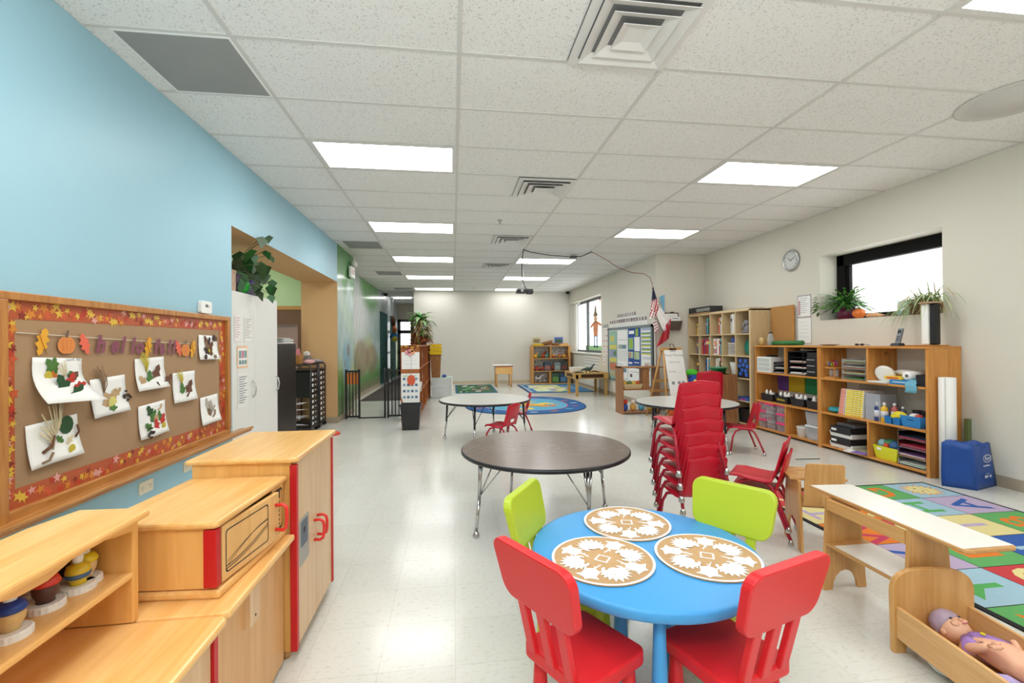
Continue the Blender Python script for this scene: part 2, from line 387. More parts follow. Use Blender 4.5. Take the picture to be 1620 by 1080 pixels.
struct('wall_corridor_end', MB().box(-2.27, 19.0, 0, 0, 19.2, H_CEIL), mat('#cfc6b8', .8))
struct('wall_corridor_right', MB().box(-1.22, 14.36, 0, -1.0, 19.0, H_CEIL), CREAM)
d = thing('exit_door', 'black framed glass door at the end of the corridor past the mural', 'door', (-1.95, 18.98, 0))
m = MB()
for x in (-.36, .20): m.box(x, -.05, 0, x+.16, 0, 2.3)
m.box(-.36, -.05, 2.2, .36, 0, 2.3).box(-.36, -.05, 1.72, .36, 0, 1.86).box(-.36, -.05, 0, .36, 0, .3).box(-.36, -.05, .9, .36, 0, .98)
m.obj('door_frame', mat('#2a2526', .5), d)
MB().box(-.26, -.02, .3, .26, -.015, 2.2).obj('glowing_pane', mat('#f4f6f8', .2, emit=1.6, var=0), d)  # brightness of the glass set as emission, no light behind it

# back wall, right walls with window recesses
YB = 14.35; XF = 3.80; XN = 4.78; YJ = 8.03
struct('wall_back', MB().box(-1.22, YB, 0, 4.1, YB+.15, H_CEIL), mat('#dedbd2', .9, var=.01))
F0, F1, FZ0, FZ1 = 11.2, 14.3, 1.0, 2.56
wf = MB()
wf.box(XF, YJ, 0, XF+.3, F0, H_CEIL).box(XF, F0, 0, XF+.3, F1, FZ0).box(XF, F0, FZ1, XF+.3, F1, H_CEIL).box(XF, F1, 0, XF+.3, YB, H_CEIL)
struct('wall_right_far', wf, CREAM)
struct('wall_jog', MB().box(XF+.002, YJ-.002, 0, XN+.31, YJ+.1, H_CEIL), CREAM)
N0, N1, NZ0, NZ1 = 3.82, 5.31, 1.563, 2.41
wn = MB()
wn.box(XN, -3.2, 0, XN+.32, N0, H_CEIL).box(XN, N0, 0, XN+.32, N1, NZ0).box(XN, N0, NZ1, XN+.32, N1, H_CEIL).box(XN, N1, 0, XN+.32, YJ, H_CEIL)
struct('wall_right_near', wn, CREAM)
struct('wall_behind', MB().box(-2.46, -3.3, 0, 5.1, -3.2, H_CEIL), CREAM)
struct('wall_office', MB().box(-6, -3.2, 0, -5.9, 9.9, H_CEIL).box(-6, 9.5, 0, -2.46, 9.6, H_CEIL).box(-6, 3.2, 0, -2.46, 3.3, H_CEIL), GREENW)
BASE = mat('#a89a86', .6, var=.03)
struct('baseboard_right', MB().box(XN-.008, -3.2, 0, XN, YJ, .1), BASE)
struct('baseboard_far', MB().box(XF-.008, YJ, 0, XF, YB, .1), BASE)
struct('baseboard_jog', MB().box(XF, YJ-.01, 0, XN, YJ-.002, .1), BASE)
struct('baseboard_back', MB().box(-1.2, YB-.01, 0, XF, YB-.001, .1), mat('#cbbfa6', .6))
struct('baseboard_left', MB().box(WL, -3.2, 0, WL+.008, OPEN0, .1).box(-2.46, OPEN1-.008, 0, WL, OPEN1, .1).box(WL, OPEN1, 0, WL+.006, 8.9, .1).box(XM, 8.9, 0, XM+.008, 14.4, .1), BASE)
# near window (black frame, deep recess)
BF = mat('#0d0d0e', .7, spec=.2, var=.02)
wd = bpy.data.objects.new('window_1', None); COL.objects.link(wd); wd['kind'] = 'structure'; wd.location = (5.06, 0, 0)
MB().box(-.03, N0, NZ0, .05, N0+.06, NZ1).box(-.03, N1-.11, NZ0, .05, N1, NZ1).box(-.03, N0, NZ1-.14, .05, N1, NZ1).box(-.03, N0, NZ0, .05, N1, NZ0+.07).box(.0, N1-.16, NZ0+.07, .05, N1-.11, NZ1-.14).obj('window_frame', BF, wd, bevel=.004)
GL = mat('#ffffff', .02, var=0, alpha=.12)
MB().box(.035, N0+.05, NZ0+.06, .04, N1-.12, NZ1-.13).obj('window_pane', GL, wd)
struct('exterior_brick_wall', MB().box(9, -4, -.5, 9.2, 20, 5), mat('#f3efe9', .9, var=.03))
# far window (grey frame, two panes, children's pictures painted on the glass)
wd = bpy.data.objects.new('window_2', None); COL.objects.link(wd); wd['kind'] = 'structure'; wd.location = (4.0, 0, 0)
GFR = mat('#5e6468', .4, var=.02)
MB().box(0, F0, FZ0, .05, F0+.08, FZ1).box(0, F1-.08, FZ0, .05, F1, FZ1).box(0, F0, FZ1-.07, .05, F1, FZ1).box(0, F0, FZ0, .05, F1, FZ0+.07).box(-.01, 12.98, FZ0, .05, 13.1, FZ1).box(-.03, 12.97, 1.55, 0, 13.02, 1.78).obj('window_frame', GFR, wd)
MB().box(.02, F0, FZ0, .024, F1, FZ1).obj('window_pane', GL, wd)
struct('trim_2', MB().box(XF-.05, F0-.05, FZ0-.03, 4.0, F1+.02, FZ0+.005), WHITE)
sc = MB()   # scarecrow picture on the glass: x = along -Y (right), y = up
sc.rect(-1.0, 0, .95, .14, 0, 4); sc.rect(1.15, .0, 1.75, .2, 0, 4)
sc.rect(-.12, .12, -.03, .42, .001, 1).rect(.03, .12, .12, .42, .001, 1).rect(-.14, .08, -.03, .13, .001, 3).rect(.03, .08, .14, .13, .001, 3)
sc.flat([(-.14, .4), (.14, .4), (.17, .72), (.34, .66), (.36, .74), (.14, .82), (-.14, .82), (-.38, .7), (-.34, .63), (-.17, .7)], .001, 0)
sc.flat([(p[0], p[1]) for p in ngon(.12, 12, 0, .9)], .001, 2).flat([(-.2, .98), (.2, .98), (.08, 1.06), (.0, 1.4), (-.1, 1.06)], .002, 5)
for cx, cy in ((-.5, 1.15), (.55, 1.2), (1.3, .95), (1.5, 1.35), (.3, 1.4)): sc.flat([(cx-.06, cy), (cx, cy-.09), (cx+.05, cy), (cx+.02, cy+.12)], .001, 0)
sp = lambda h: mat(h, .8, var=.1)
sc.v = [(x*1.35 if abs(x) < .5 else x, y, z) for x, y, z in sc.v]
walltag('window_painting', 'orange and blue scarecrow with falling leaves painted on the far window glass', 'painting', 'R', (4.012, 12.3, FZ0+.07), sc, [sp('#f0a078'), sp('#7a9cc0'), sp('#f2caa0'), sp('#2c3a44'), sp('#a8d8a0'), sp('#8a7a58')])
bl = MB()
for k in range(5): bl.box(3.93, F1-.1-.05*k, FZ0+.02, 3.96, F1-.065-.05*k, FZ1-.05)
bl.box(3.92, F1-.6, FZ1-.05, 3.97, F1, FZ1)
tag(bl.obj('vertical_blind', WHITE), 'white vertical blind drawn to the back corner of the far window', 'blind')

# ------------------------------------------------------------------ ceiling fixtures
def lp(x0, y0, label, group, m_=None):
    t = thing('ceiling_light', label, 'light', (x0, y0, H_CEIL), group=group)
    MB().box(.012, .012, -.006, 1.207, .045, .001).box(.012, .565, -.006, 1.207, .598, .001).box(.012, .045, -.006, .045, .565, .001).box(1.174, .045, -.006, 1.207, .565, .001).obj('frame', mat('#dededb', .4, var=0), t)
    MB().rect(.045, .045, 1.174, .565, -.003).obj('diffuser', m_ or LIGHTM, t)
    return t
LIGHTM = bpy.data.materials.new('light_diffuser'); LIGHTM.use_nodes = True
_b = LIGHTM.node_tree.nodes['Principled BSDF']; _b.inputs['Base Color'].default_value = (1, 1, 1, 1); _b.inputs['Emission Color'].default_value = (1, .995, .985, 1); _b.inputs['Emission Strength'].default_value = 6.5
LIGHTD = LIGHTM.copy(); LIGHTD.name = 'light_diffuser_dim'; LIGHTD.node_tree.nodes['Principled BSDF'].inputs['Emission Strength'].default_value = 3.0
names = ['nearest', 'second', 'third', 'fourth', 'farthest']
for k in range(5): lp(-1.173, 3.792+2.438*k, 'recessed fluorescent ceiling light panel, %s of five in the left line' % names[k], 'left line of ceiling lights', LIGHTD if k == 4 else None)
lp(-1.173, 1.354, 'recessed fluorescent ceiling light panel over the play kitchen behind the frame', 'left line of ceiling lights')
for k in range(3): lp(2.484, 1.354+2.438*k, ['ceiling light panel cut by the top right corner of the picture', 'ceiling light panel on the right, facing the window wall', 'right hand ceiling light panel, second beyond the window'][k], 'right line of ceiling lights')
for k in range(2, 5): lp(1.265, 3.792+2.438*k, ['ceiling light panel crossed by the projector cable', 'ceiling light panel just behind the hanging projector', 'far ceiling light panel partly behind the projector'][k-2], 'middle line of ceiling lights', LIGHTD if k == 4 else None)
for x, y in ((-1.173, -1.084), (2.484, -1.084)): lp(x, y, 'ceiling light panel in the part of the room behind the camera', 'ceiling lights behind the camera')
t = thing('corridor_light', 'small bright light fitting on the corridor ceiling', 'light', (-1.8, 16.5, H_CEIL-.03)); MB().box(-.3, -.1, 0, .3, .1, .03).obj('diffuser', LIGHTM, t)
for yy, w_ in ((5.2, 'nearer'), (8.2, 'farther')):  # added panels, unseen, to brighten the green office wall
    t = thing('office_light', 'added square light panel brightening the office, %s one, hidden by the opening' % w_, 'light', (-4.3, yy, H_CEIL-.01)); MB().box(-.5, -.3, 0, .5, .3, .008).obj('diffuser', LIGHTM, t)
t = thing('office_light', 'round bright office ceiling light glimpsed above the cabinet plant', 'light', (-3.9, 7.3, H_CEIL-.04)); MB().lathe([(0, 0), (.28, 0), (.3, .03)], 24).obj('diffuser', LIGHTM, t)
def diffuser(x0, y0, label, size=.6):
    t = thing('ceiling_vent', label, 'vent', (x0+.3, y0+.3, H_CEIL), group='square ceiling air vents')
    h = size/2
    MB().box(-h, -h, -.002, h, h, -.0005).obj('backing', mat('#8c8c8c', .8), t)
    for i, (a, b, z0, z1) in enumerate(((.297, .245, -.012, -.012), (.245, .185, -.036, -.008), (.175, .115, -.038, -.008), (.095, .0, -.03, -.055))):
        m = MB(); v = [(sx*s_, sy*s_, z) for s_, z in ((a, z0), (b if b else .001, z1)) for sx, sy in ((-1, -1), (1, -1), (1, 1), (-1, 1))]
        if i == 3: v = [(sx*s_, sy*s_, z) for s_, z in ((.10, -.038), (.055, -.022)) for sx, sy in ((-1, -1), (1, -1), (1, 1), (-1, 1))]
        fs = [(k, (k+1) % 4, 4+(k+1) % 4, 4+k) for k in range(4)]
        if i == 3: fs.append((7, 6, 5, 4))
        m.add(v, fs); m.obj('louvre_ring', mat('#e4e3e0', .5, var=0), t, solid=.004)
for x, y, l in ((.673, 1.98, 'large square air vent at the top of the picture'), (.666, 4.42, 'square air vent second from the camera'), (.64, 6.84, 'square air vent just before the projector cable'), (.635, 9.28, 'farthest square air vent near the hanging projector')): diffuser(x, y, l)
GV = mat('#9c9c9a', .75, var=.08, scale=3)
for x, y, l in ((-1.773, 2.585, 'grey cloth covered return air panel nearest the blue wall'), (-1.773, 7.45, 'grey return air panel above the office opening'), (-1.773, 10.5, 'grey return air panel above the mural'), (-1.76, 13.5, 'grey return air panel at the corridor mouth')):
    t = thing('return_vent', l, 'vent', (x, y, H_CEIL)); MB().box(0.012, 0.012, -.005, .577, .577, -.001).obj('grille', GV, t); MB().box(0, 0, -.006, .59, .012, -.001).box(0, .577, -.006, .59, .59, -.001).box(0, .012, -.006, .012, .577, -.001).box(.577, .012, -.006, .59, .577, -.001).obj('frame', WHITE, t)
for x, y, l in ((.64, 6.03, 'small white sprinkler head in front of the third vent'), (.63, 13.4, 'small sprinkler head close to the back wall')):
    t = thing('ceiling_sprinkler', l, 'sprinkler', (x, y, H_CEIL)); MB().lathe([(.035, -.002), (.035, -.006), (.012, -.01), (.012, -.035), (.02, -.037), (.02, -.04), (0, -.04)], 14).obj('sprinkler_body', mat('#bcbcb8', .3, metal=.6), t)
t = thing('ceiling_speaker', 'round white speaker cover on the ceiling at the right edge', 'speaker', (3.86, 2.62, H_CEIL)); MB().lathe([(.3, -.001), (.3, -.006), (.285, -.008), (.22, -.004), (.215, -.012), (.0, -.014)], 40).obj('cover_ring', mat('#d4d3cf', .7), t)  # round speaker cover under the ceiling
t = thing('security_camera', 'tiny black camera in the far right ceiling corner', 'camera', (3.7, 14.2, H_CEIL-.1)); MB().box(-.05, -.04, .02, .05, .04, .1).obj('housing', BLACK, t); MB().ball((0, -.04, .05), .035).obj('lens', BLKPL, t)
t = thing('security_camera', 'small black dome camera above the mural corridor doors', 'camera', (-2.2, 15.2, H_CEIL-.1)); MB().lathe([(0, 0), (.05, .02), (.07, .06), (.07, .1)], 16).obj('housing', BLACK, t)
# exit sign with emergency lamp head
t = thing('exit_sign', 'white emergency exit sign with twin lamp heads on the mural wall', 'sign', (-1.87, 8.55, 2.62))
MB().box(0, -.13, -.1, .05, .17, .1).obj('sign_box', WHITE, t, bevel=.01)
MB().text('EXIT', .13, Matrix.Translation((.052, .02, 0)) @ Euler(FACE['L']).to_matrix().to_4x4(), off=.002).obj('lettering', mat('#c9a7a2', .5), t)
MB().cyl((.03, .1, .1), (.03, .1, .16), .012).ball((.05, .05, .18), (.05, .05, .055)).ball((.05, .17, .17), (.05, .05, .055)).obj('lamp_head', mat('#d9d9d4', .3), t)
# projector hung from the ceiling
t = thing('projector', 'black ceiling projector hanging on a thin white pole', 'projector', (1.50, 9.5, 2.36))
MB().box(-.15, -.12, 0, .05, .12, .085).obj('projector_body', BLKPL, t, bevel=.01)
MB().box(.07, -.1, -.01, .2, .1, .09).obj('side_unit', BLACK, t, bevel=.01)
MB().cyl((-.05, -.125, .045), (-.05, -.15, .045), .03).obj('lens', CHROME, t)
MB().cyl((0, 0, .085), (0, 0, .6), .006).cyl((-.06, 0, .085), (0, 0, .2), .004).cyl((.06, 0, .085), (0, 0, .2), .004).obj('pole', mat('#cfcfcf', .4), t)
cab = MB().tube([(1.24, 7.8, 2.95), (1.27, 8.2, 2.8), (1.38, 8.9, 2.6), (1.5, 9.3, 2.47), (1.58, 9.5, 2.45)], .008)
tag(cab.obj('projector_cable', mat('#2a2a2a', .6)), 'black cable dropping from the ceiling to the projector', 'cable')
cab = MB().tube([(1.24, 7.8, 2.94), (1.4, 7.95, 2.93), (1.8, 8.15, 2.92), (2.2, 8.3, 2.93), (2.42, 8.25, 2.93), (2.5, 7.9, 2.94)], .008)
cab.box(2.2, 8.2, 2.9, 2.33, 8.3, 2.93)
tag(cab.obj('power_cable', mat('#3a3a3a', .6)), 'dark cable with an inline plug sagging under the ceiling', 'cable')
cab = MB().tube([(2.5, 7.9, 2.955), (2.8, 8.05, 2.86), (3.1, 8.1, 2.7), (3.35, 8.05, 2.6), (3.55, 8.0, 2.58), (3.66, 7.97, 2.5), (3.72, 7.96, 2.3), (3.76, 7.97, 1.6), (3.79, 8.0, .5)], .006)
tag(cab.obj('wall_cable', mat('#8a4a4a', .6)), 'thin reddish cable looping from ceiling down behind the flags', 'cable')
# ------------------------------------------------------------------ bulletin board on the blue wall (local x = +Y, y = up, z = into the room)
BY = 2.13
bb = wallthing('bulletin_board', 'large brown paper bulletin board with autumn leaf border on the blue wall', 'board', 'L', (WL, 0, 0))
bm_ = MB().box(1.95, 1.50, 0, 4.05, 1.535, .035).box(1.95, .55, 0, 2.147, 1.5, .035).box(4.0, .6, 0, 4.05, 1.5, .035)
bm_.obj('frame', BOARDW, bb, bevel=.004)
o = MB(); o.box(1.95, .555, 0, 4.05, .6, .03).box(1.95, .535, 0, 4.28, .56, .10).box(1.95, .555, .085, 4.28, .575, .115); o.obj('chalk_ledge', wood('#c98f4e', '#a86c32', 'x', 2, .3), bb, bevel=.005)
MB().box(2.14, .6, 0, 4.0, 1.5, .008).obj('brown_paper', mat('#a88866', .8, var=.04, scale=2), bb)
# leaf border: strip plus many maple leaves as surface decoration
def maple(cx, cy, r, a, z, mb, mi):
    pts = []
    for k in range(10):
        rr = r*(1 if k % 2 == 0 else .45)*(1 if k != 5 else .6)
        pts.append((cx+rr*math.cos(a+k*PI/5), cy+rr*math.sin(a+k*PI/5)))
    mb.flat(pts, z, mi)
b = MB(); rnd = random.Random(5)
b.rect(2.147, 1.42, 4.0, 1.5, .0095, 0).rect(2.147, .6, 4.0, .685, .0095, 0).rect(2.147, .685, 2.2, 1.42, .0095, 0).rect(3.91, .685, 4.0, 1.42, .0095, 0)
strips = [(2.16, 1.43, 3.98, 1.49, 0), (2.16, .61, 3.98, .675, 0), (2.155, .7, 2.195, 1.41, 1), (3.915, .7, 3.99, 1.41, 1)]
for x0, y0, x1, y1, v in strips:
    n = int(((x1-x0) if not v else (y1-y0))/.021)
    for k in range(n):
        f = (k+.5)/n
        cx = x0+(x1-x0)*f if not v else rnd.uniform(x0, x1); cy = rnd.uniform(y0, y1) if not v else y0+(y1-y0)*f
        maple(cx, cy, rnd.uniform(.018, .03), rnd.uniform(0, 6), .0100+.0004*(k % 4), b, rnd.choice([1, 2, 3, 3, 4, 5, 6]))
b_m = [mat(h, .35, var=.1, scale=20) for h in ('#b8562c', '#c43c22', '#d98a2a', '#e0b83c', '#8e2a20', '#cf5a30', '#e0a49a')]
b.obj('leaf_border', b_m, bb)
# garland
gl = wallthing('paper_garland', 'string garland with cut paper letters reading hello fall, leaves and pumpkins', 'garland', 'L', (WL+.012, 0, 0))
sag = lambda x: 1.362-.055*((x-2.2)/1.35)**.9
MB().tube([(x, sag(x), .004) for x in [2.2+.1*k for k in range(14)]], .0022, 5).obj('string', mat('#e6dccb', .7), gl)
def lobed(cx, cy, L, W, a, mb, mi, z=0, n=4):
    pts = []
    for k in range(n*2+1):
        t = k/(n*2); w = W*math.sin(PI*min(1, t*.92+.06))*(1 if k % 2 else .5); pts.append((w, -L/2+L*t))
    pts = pts+[(-x, y) for x, y in reversed(pts)]
    ca, sa = math.cos(a), math.sin(a)
    mb.add([(cx+x*ca-y*sa, cy+x*sa+y*ca, z) for x, y in pts], [tuple(range(len(pts)))], mi)
def garl(kind, x, dy=-.035):
    y = sag(x)+dy; m = MB()
    if kind == 'Y': lobed(x, y, .13, .038, -.3+PI, m, 0, .008); m.tube([(x-.02, y+.045, .01), (x+.02, y-.06, .01)], .0015, 4, 1); o = m.obj('leaf_cutout', [mat('#e8a82c', .6), mat('#c47a1c', .6)], gl)
    if kind == 'R': lobed(x, y, .115, .036, .4+PI, m, 0, .008); o = m.obj('leaf_cutout', [mat('#e86a50', .6)], gl)
    if kind == 'P':
        m.flat(ngon(.04, 18, x-.01, y-.01, 0, .042), .008, 0).flat(ngon(.04, 18, x+.01, y-.01, 0, .042), .0085, 0).flat([(x-.008, y+.028), (x+.006, y+.028), (x+.014, y+.062), (x+.002, y+.064)], .009, 1)
        for dx in (-.018, .0, .018): m.flat([(x+dx, y-.04), (x+dx+.0015, y-.04), (x+dx*1.3+.0015, y+.02), (x+dx*1.3, y+.02)], .0092, 2)
        o = m.obj('pumpkin_cutout', [mat('#e08a44', .6), mat('#6b5648', .6), mat('#c4682c', .6)], gl)
for k, x in (('Y', 2.32), ('P', 2.45), ('R', 2.56), ('Y', 3.04), ('R', 3.35), ('P', 3.43), ('Y', 3.52)): garl(k, x)
for ch, x in (('h', 2.66), ('e', 2.76), ('l', 2.82), ('l', 2.90), ('o', 2.96), ('f', 3.11), ('a', 3.17), ('l', 3.24), ('l', 3.29)):
    MB().text(ch, .125 if ch not in 'eoa' else .12, Mt(x, sag(x)-.035, .008), off=.006, shear=.25).obj('letter_cutout', mat('#8a4a5c', .5, var=.15, scale=30), gl)
# collages
LEAFC = {'g': '#4c7a34', 'G': '#26502a', 'y': '#c9b83c', 'Y': '#d8cf7a', 'o': '#d9782a', 'r': '#c4362a', 'b': '#6e4630', 'B': '#3c2a24', 't': '#c2a27a', 'T': '#d9cba6', 'p': '#86684c', 's': '#b9b2a6'}
def collage(x0, y0, x1, y1, label, spots, tilt=0, curl=.02, seed=1, text=None):
    w, h = x1-x0, y1-y0
    t = wallthing('leaf_collage', label, 'artwork', 'L', (WL+.012, (x0+x1)/2, (y0+y1)/2), 'leaf collages pinned on the board')
    m = MB(); n = 8; r = random.Random(seed)
    co_, si = math.cos(tilt), math.sin(tilt)
    Z = lambda u, v: .003+curl*max(0, .75-v)**2*(1.2+u)+.004*math.sin(u*7+seed)*abs(1-v)
    P = lambda u, v, dz=0: (((u-.5)*w*co_-(v-.5)*h*si), ((u-.5)*w*si+(v-.5)*h*co_), Z(u, v)+dz)
    vs = [P(i/n, j/n) for j in range(n+1) for i in range(n+1)]
    m.add(vs, [(j*(n+1)+i, j*(n+1)+i+1, (j+1)*(n+1)+i+1, (j+1)*(n+1)+i) for j in range(n) for i in range(n)], 0, True)
    m.obj('paper_sheet', PAPER, t, solid=.0008)
    d = MB(); keys = []
    for (u, v, kind, c, s, a) in spots:
        mi = keys.index(c) if c in keys else (keys.append(c) or len(keys)-1)
        x, y, z = P(u, v, .004)
        if kind == 'l': lobed(x, y, s*.09, s*.03, a, d, mi, z, 3)
        elif kind == 'o': d.add([(x+s*.04*math.cos(q*PI/6), y+s*.045*math.sin(q*PI/6), z) for q in range(12)], [tuple(range(12))], mi)
        elif kind == 'g':
            for q in range(14):
                aa = a+r.uniform(-.35, .35); L = s*.12*r.uniform(.6, 1)
                d.tube([(x, y, z), (x+L*.5*math.cos(aa)+.004, y+L*.5*math.sin(aa), z+.004), (x+L*math.cos(aa+.15), y+L*math.sin(aa+.15), z+.003)], .0014*s, 4, mi)
        elif kind == 'c':
            for q in range(16):
                aa = r.uniform(0, 6.28); rr = s*.03*r.random(); d.ball((x+rr*math.cos(aa), y+rr*math.sin(aa), z+.006), (.008*s, .006*s, .006), 6, mi)
        elif kind == 'w': d.tube([(x, y, z), (x+s*.03*math.cos(a), y+s*.03*math.sin(a), z+.003), (x+s*.06*math.cos(a+.4), y+s*.06*math.sin(a+.4), z)], .005*s, 5, mi)
    d.obj('dried_leaves', [mat(LEAFC[k], .7, var=.15, scale=40) for k in keys], t)
    if text:
        MB().text(text, .016, Mt(w*.32, h*.44, .006)).obj('pencil_note', INK, t)
collage(2.27, 1.035, 2.54, 1.245, 'white collage with bright green and orange leaves, its bottom edge curling off the board',
        [(.35, .78, 'l', 'g', 1.1, .5), (.42, .85, 'l', 'g', .8, .1), (.36, .62, 'l', 'o', .7, 1.2), (.28, .6, 'o', 'y', .5, 0), (.5, .35, 'l', 'G', 1.5, .5), (.55, .5, 'g', 'T', .8, 1.6), (.68, .45, 'l', 'r', 1.1, -.4), (.74, .5, 'l', 'b', 1.1, -.7), (.66, .22, 'l', 'G', 1.1, -.9), (.72, .62, 'c', 'g', .8, 0), (.8, .35, 'l', 'r', .9, -1.3)], -.05, .1, 1, 'CANTE  ING')
collage(2.60, .925, 2.85, 1.13, 'collage with brown twigs and a pine cone over its right edge',
        [(.35, .6, 'g', 'p', 1.3, 1.6), (.42, .35, 'l', 't', 1.3, .3), (.58, .45, 'l', 't', 1.2, -.5), (.55, .3, 'o', 'Y', .8, 0), (.55, .15, 'l', 'g', .7, 1.4), (.72, .55, 'l', 't', .8, -.9), (1.0, .42, 'c', 'B', 1.1, 0)], .05, .02, 2)
collage(2.93, 1.03, 3.20, 1.225, 'collage with feathery grass and dark leaf, loose oak leaf at lower right',
        [(.35, .55, 'g', 'y', 1.2, 1.7), (.42, .35, 'l', 'g', 1.2, .1), (.2, .3, 'l', 't', 1.0, .8), (.65, .45, 'l', 'b', 1.5, -.4), (.6, .2, 'w', 'B', 1, -1), (1.0, .2, 'l', 'b', 1.3, -.9)], .03, .03, 3)
collage(3.29, .91, 3.55, 1.115, 'collage with one olive sprig and one dark oak leaf, mid board right',
        [(.35, .55, 'g', 'y', 1, 1.7), (.38, .4, 'l', 'g', 1.2, .3), (.65, .4, 'l', 'b', 1.6, -.5), (.5, .15, 'w', 'b', 1, 1)], .02, .02, 4)
collage(2.96, .735, 3.21, .94, 'collage with scattered red maple leaves and a cone, lower centre of the board',
        [(.4, .75, 'l', 'G', 1.1, .6), (.5, .6, 'l', 'g', 1.0, -.5), (.3, .3, 'l', 'g', 1.0, .9), (.28, .15, 'c', 'B', 1.1, 0), (.6, .5, 'o', 't', .6, 0), (.58, .3, 'l', 'r', 1.0, .3), (.85, .4, 'l', 'r', 1.0, -.3), (.75, .55, 'l', 'g', .8, .2), (.85, .22, 'o', 'y', .5, 0), (.7, .75, 'w', 't', .8, .4)], .05, .02, 5)
collage(3.60, 1.19, 3.86, 1.375, 'collage of dark brown petals in the top right corner of the board',
        [(.35, .8, 'l', 'b', .9, .5), (.5, .7, 'l', 'B', 1.1, -.5), (.4, .5, 'l', 'p', 1.2, .3), (.6, .5, 'l', 'b', 1.3, -.7), (.35, .35, 'l', 'B', 1, .9), (.5, .35, 'o', 'y', .4, 0), (.6, .25, 'l', 'b', 1, 0), (.25, .1, 'o', 'B', .5, 0), (.8, .9, 'o', 'B', .6, 0), (.92, .88, 'o', 'b', .5, 0), (.8, .1, 'l', 'p', .7, 1)], -.02, .02, 6)
collage(3.62, .70, 3.87, .91, 'pale collage of grey white petals, lowest at the right end of the board',
        [(.35, .75, 'l', 's', 1.0, .3), (.5, .6, 'l', 's', 1.2, -.4), (.45, .4, 'l', 'p', .9, .6), (.55, .3, 'g', 's', .9, 1.6), (.6, .2, 'w', 'p', 1, .6), (.7, .5, 'l', 's', .8, -.9)], .03, .02, 7)
collage(2.245, .755, 2.52, .955, 'collage with pale grass plume and one round dark green leaf, bottom left',
        [(.42, .45, 'g', 'T', 1.9, 1.4), (.45, .3, 'g', 'T', 1.2, 1.8), (.75, .8, 'o', 'G', 1.0, 0), (.6, .5, 'l', 'g', .6, .8), (.25, .3, 'w', 'b', 1.5, .5), (.2, .08, 'w', 'p', 1.1, .2), (.78, .42, 'l', 'T', .6, -.7), (.9, .45, 'w', 'b', 1, 1), (.78, .2, 'o', 'y', .5, 0)], .05, .02, 8)
# outlets and thermostat
def outlet(y, z, label):
    t = wallthing('wall_outlet', label, 'outlet', 'L', (WL, y, z), )
    MB().prism(rrect(.125, .075, .008), 0, .006).obj('cover_plate', mat('#ece4cc', .4), t)
    m = MB()
    for dx in (-.035, .035):
        for s in (-.008, .008): m.box(dx+s-.0015, -.006, .006, dx+s+.0015, .008, .0066)
        m.cyl((dx, -.014, .006), (dx, -.014, .0067), .003, n=8)
    m.obj('socket_slots', mat('#8a826c', .6), t)
outlet(3.04, .43, 'cream wall outlet below the board, above the toy microwave')
outlet(3.49, .44, 'cream wall outlet behind the tall toy cupboard')
t = wallthing('thermostat', 'white thermostat on the blue wall just above the board', 'thermostat', 'L', (WL, 3.69, 1.588))
MB().prism(rrect(.15, .095, .02), 0, .03).obj('case', WHITE, t, bevel=.005); MB().box(-.02, .0, .03, .015, .022, .0305).obj('display', mat('#4c5450', .3), t); MB().cyl((.03, .015, .03), (.03, .015, .032), .004, n=8).cyl((.03, .002, .03), (.03, .002, .032), .004, n=8).obj('button', GREY, t)

# ------------------------------------------------------------------ play kitchen
XFR = -.64
# tall cupboard
t = thing('play_cupboard', 'tall birch toy cupboard with two doors and red handles, beyond the toy microwave', 'cupboard', (0, 0, 0))
MB().box(-1.04, 1.945, .04, -.665, 2.50, .82).obj('carcass', BIRCHZ, t, bevel=.003)
MB().prism([(-1.06, 1.93), (-.645, 1.915), (-.63, 1.93), (-.63, 2.52), (-1.06, 2.52)], .82, .842).obj('top_board', BIRCH, t, bevel=.008)
for x, y in ((-.70, 2.46), (-1.0, 2.46), (-1.0, 1.98), (-.70, 1.98)): MB().cyl((x, y, 0), (x, y, .045), .018).obj('foot', TOYW, t)
for y0, y1, hy, hinge in ((1.962, 2.208, 2.185, 1.947), (2.212, 2.485, 2.235, 2.487)):
    dr = MB().box(-.665, y0, .05, -.646, y1, .812).obj('door', BIRCHF, t, bevel=.002)
    zc = .44 if y0 < 2 else .445
    MB().tube([(-.646, hy, zc-.045), (-.62, hy, zc-.047), (-.606, hy, zc-.038), (-.602, hy, zc-.02), (-.602, hy, zc+.02), (-.606, hy, zc+.038), (-.62, hy, zc+.047), (-.646, hy, zc+.045)], .0065, 10).obj('handle', mat('#e0302c', .3), dr)
    MB().box(-.667, hinge-.012, .045, -.640, hinge+.012, .806).obj('hinge_strip', REDH, dr, bevel=.002)
    if y0 < 2:
        m = MB().add([(-.6455, y, z) for y, z in rrect(.13, .2, .02, 5, 2.045, .46)], [tuple(range(24))], 0)
        m.add([(-.6452, y, z) for y, z in rrect(.09, .11, .012, 5, 2.045, .49)], [tuple(range(24))], 1)
        m.add([(-.645, y, z) for y, z in ngon(.014, 12, 2.045, .50)], [tuple(range(12))], 2)
        m.obj('water_dispenser_print', [mat('#a8a49c', .5), mat('#5c6a78', .5), INK], dr)
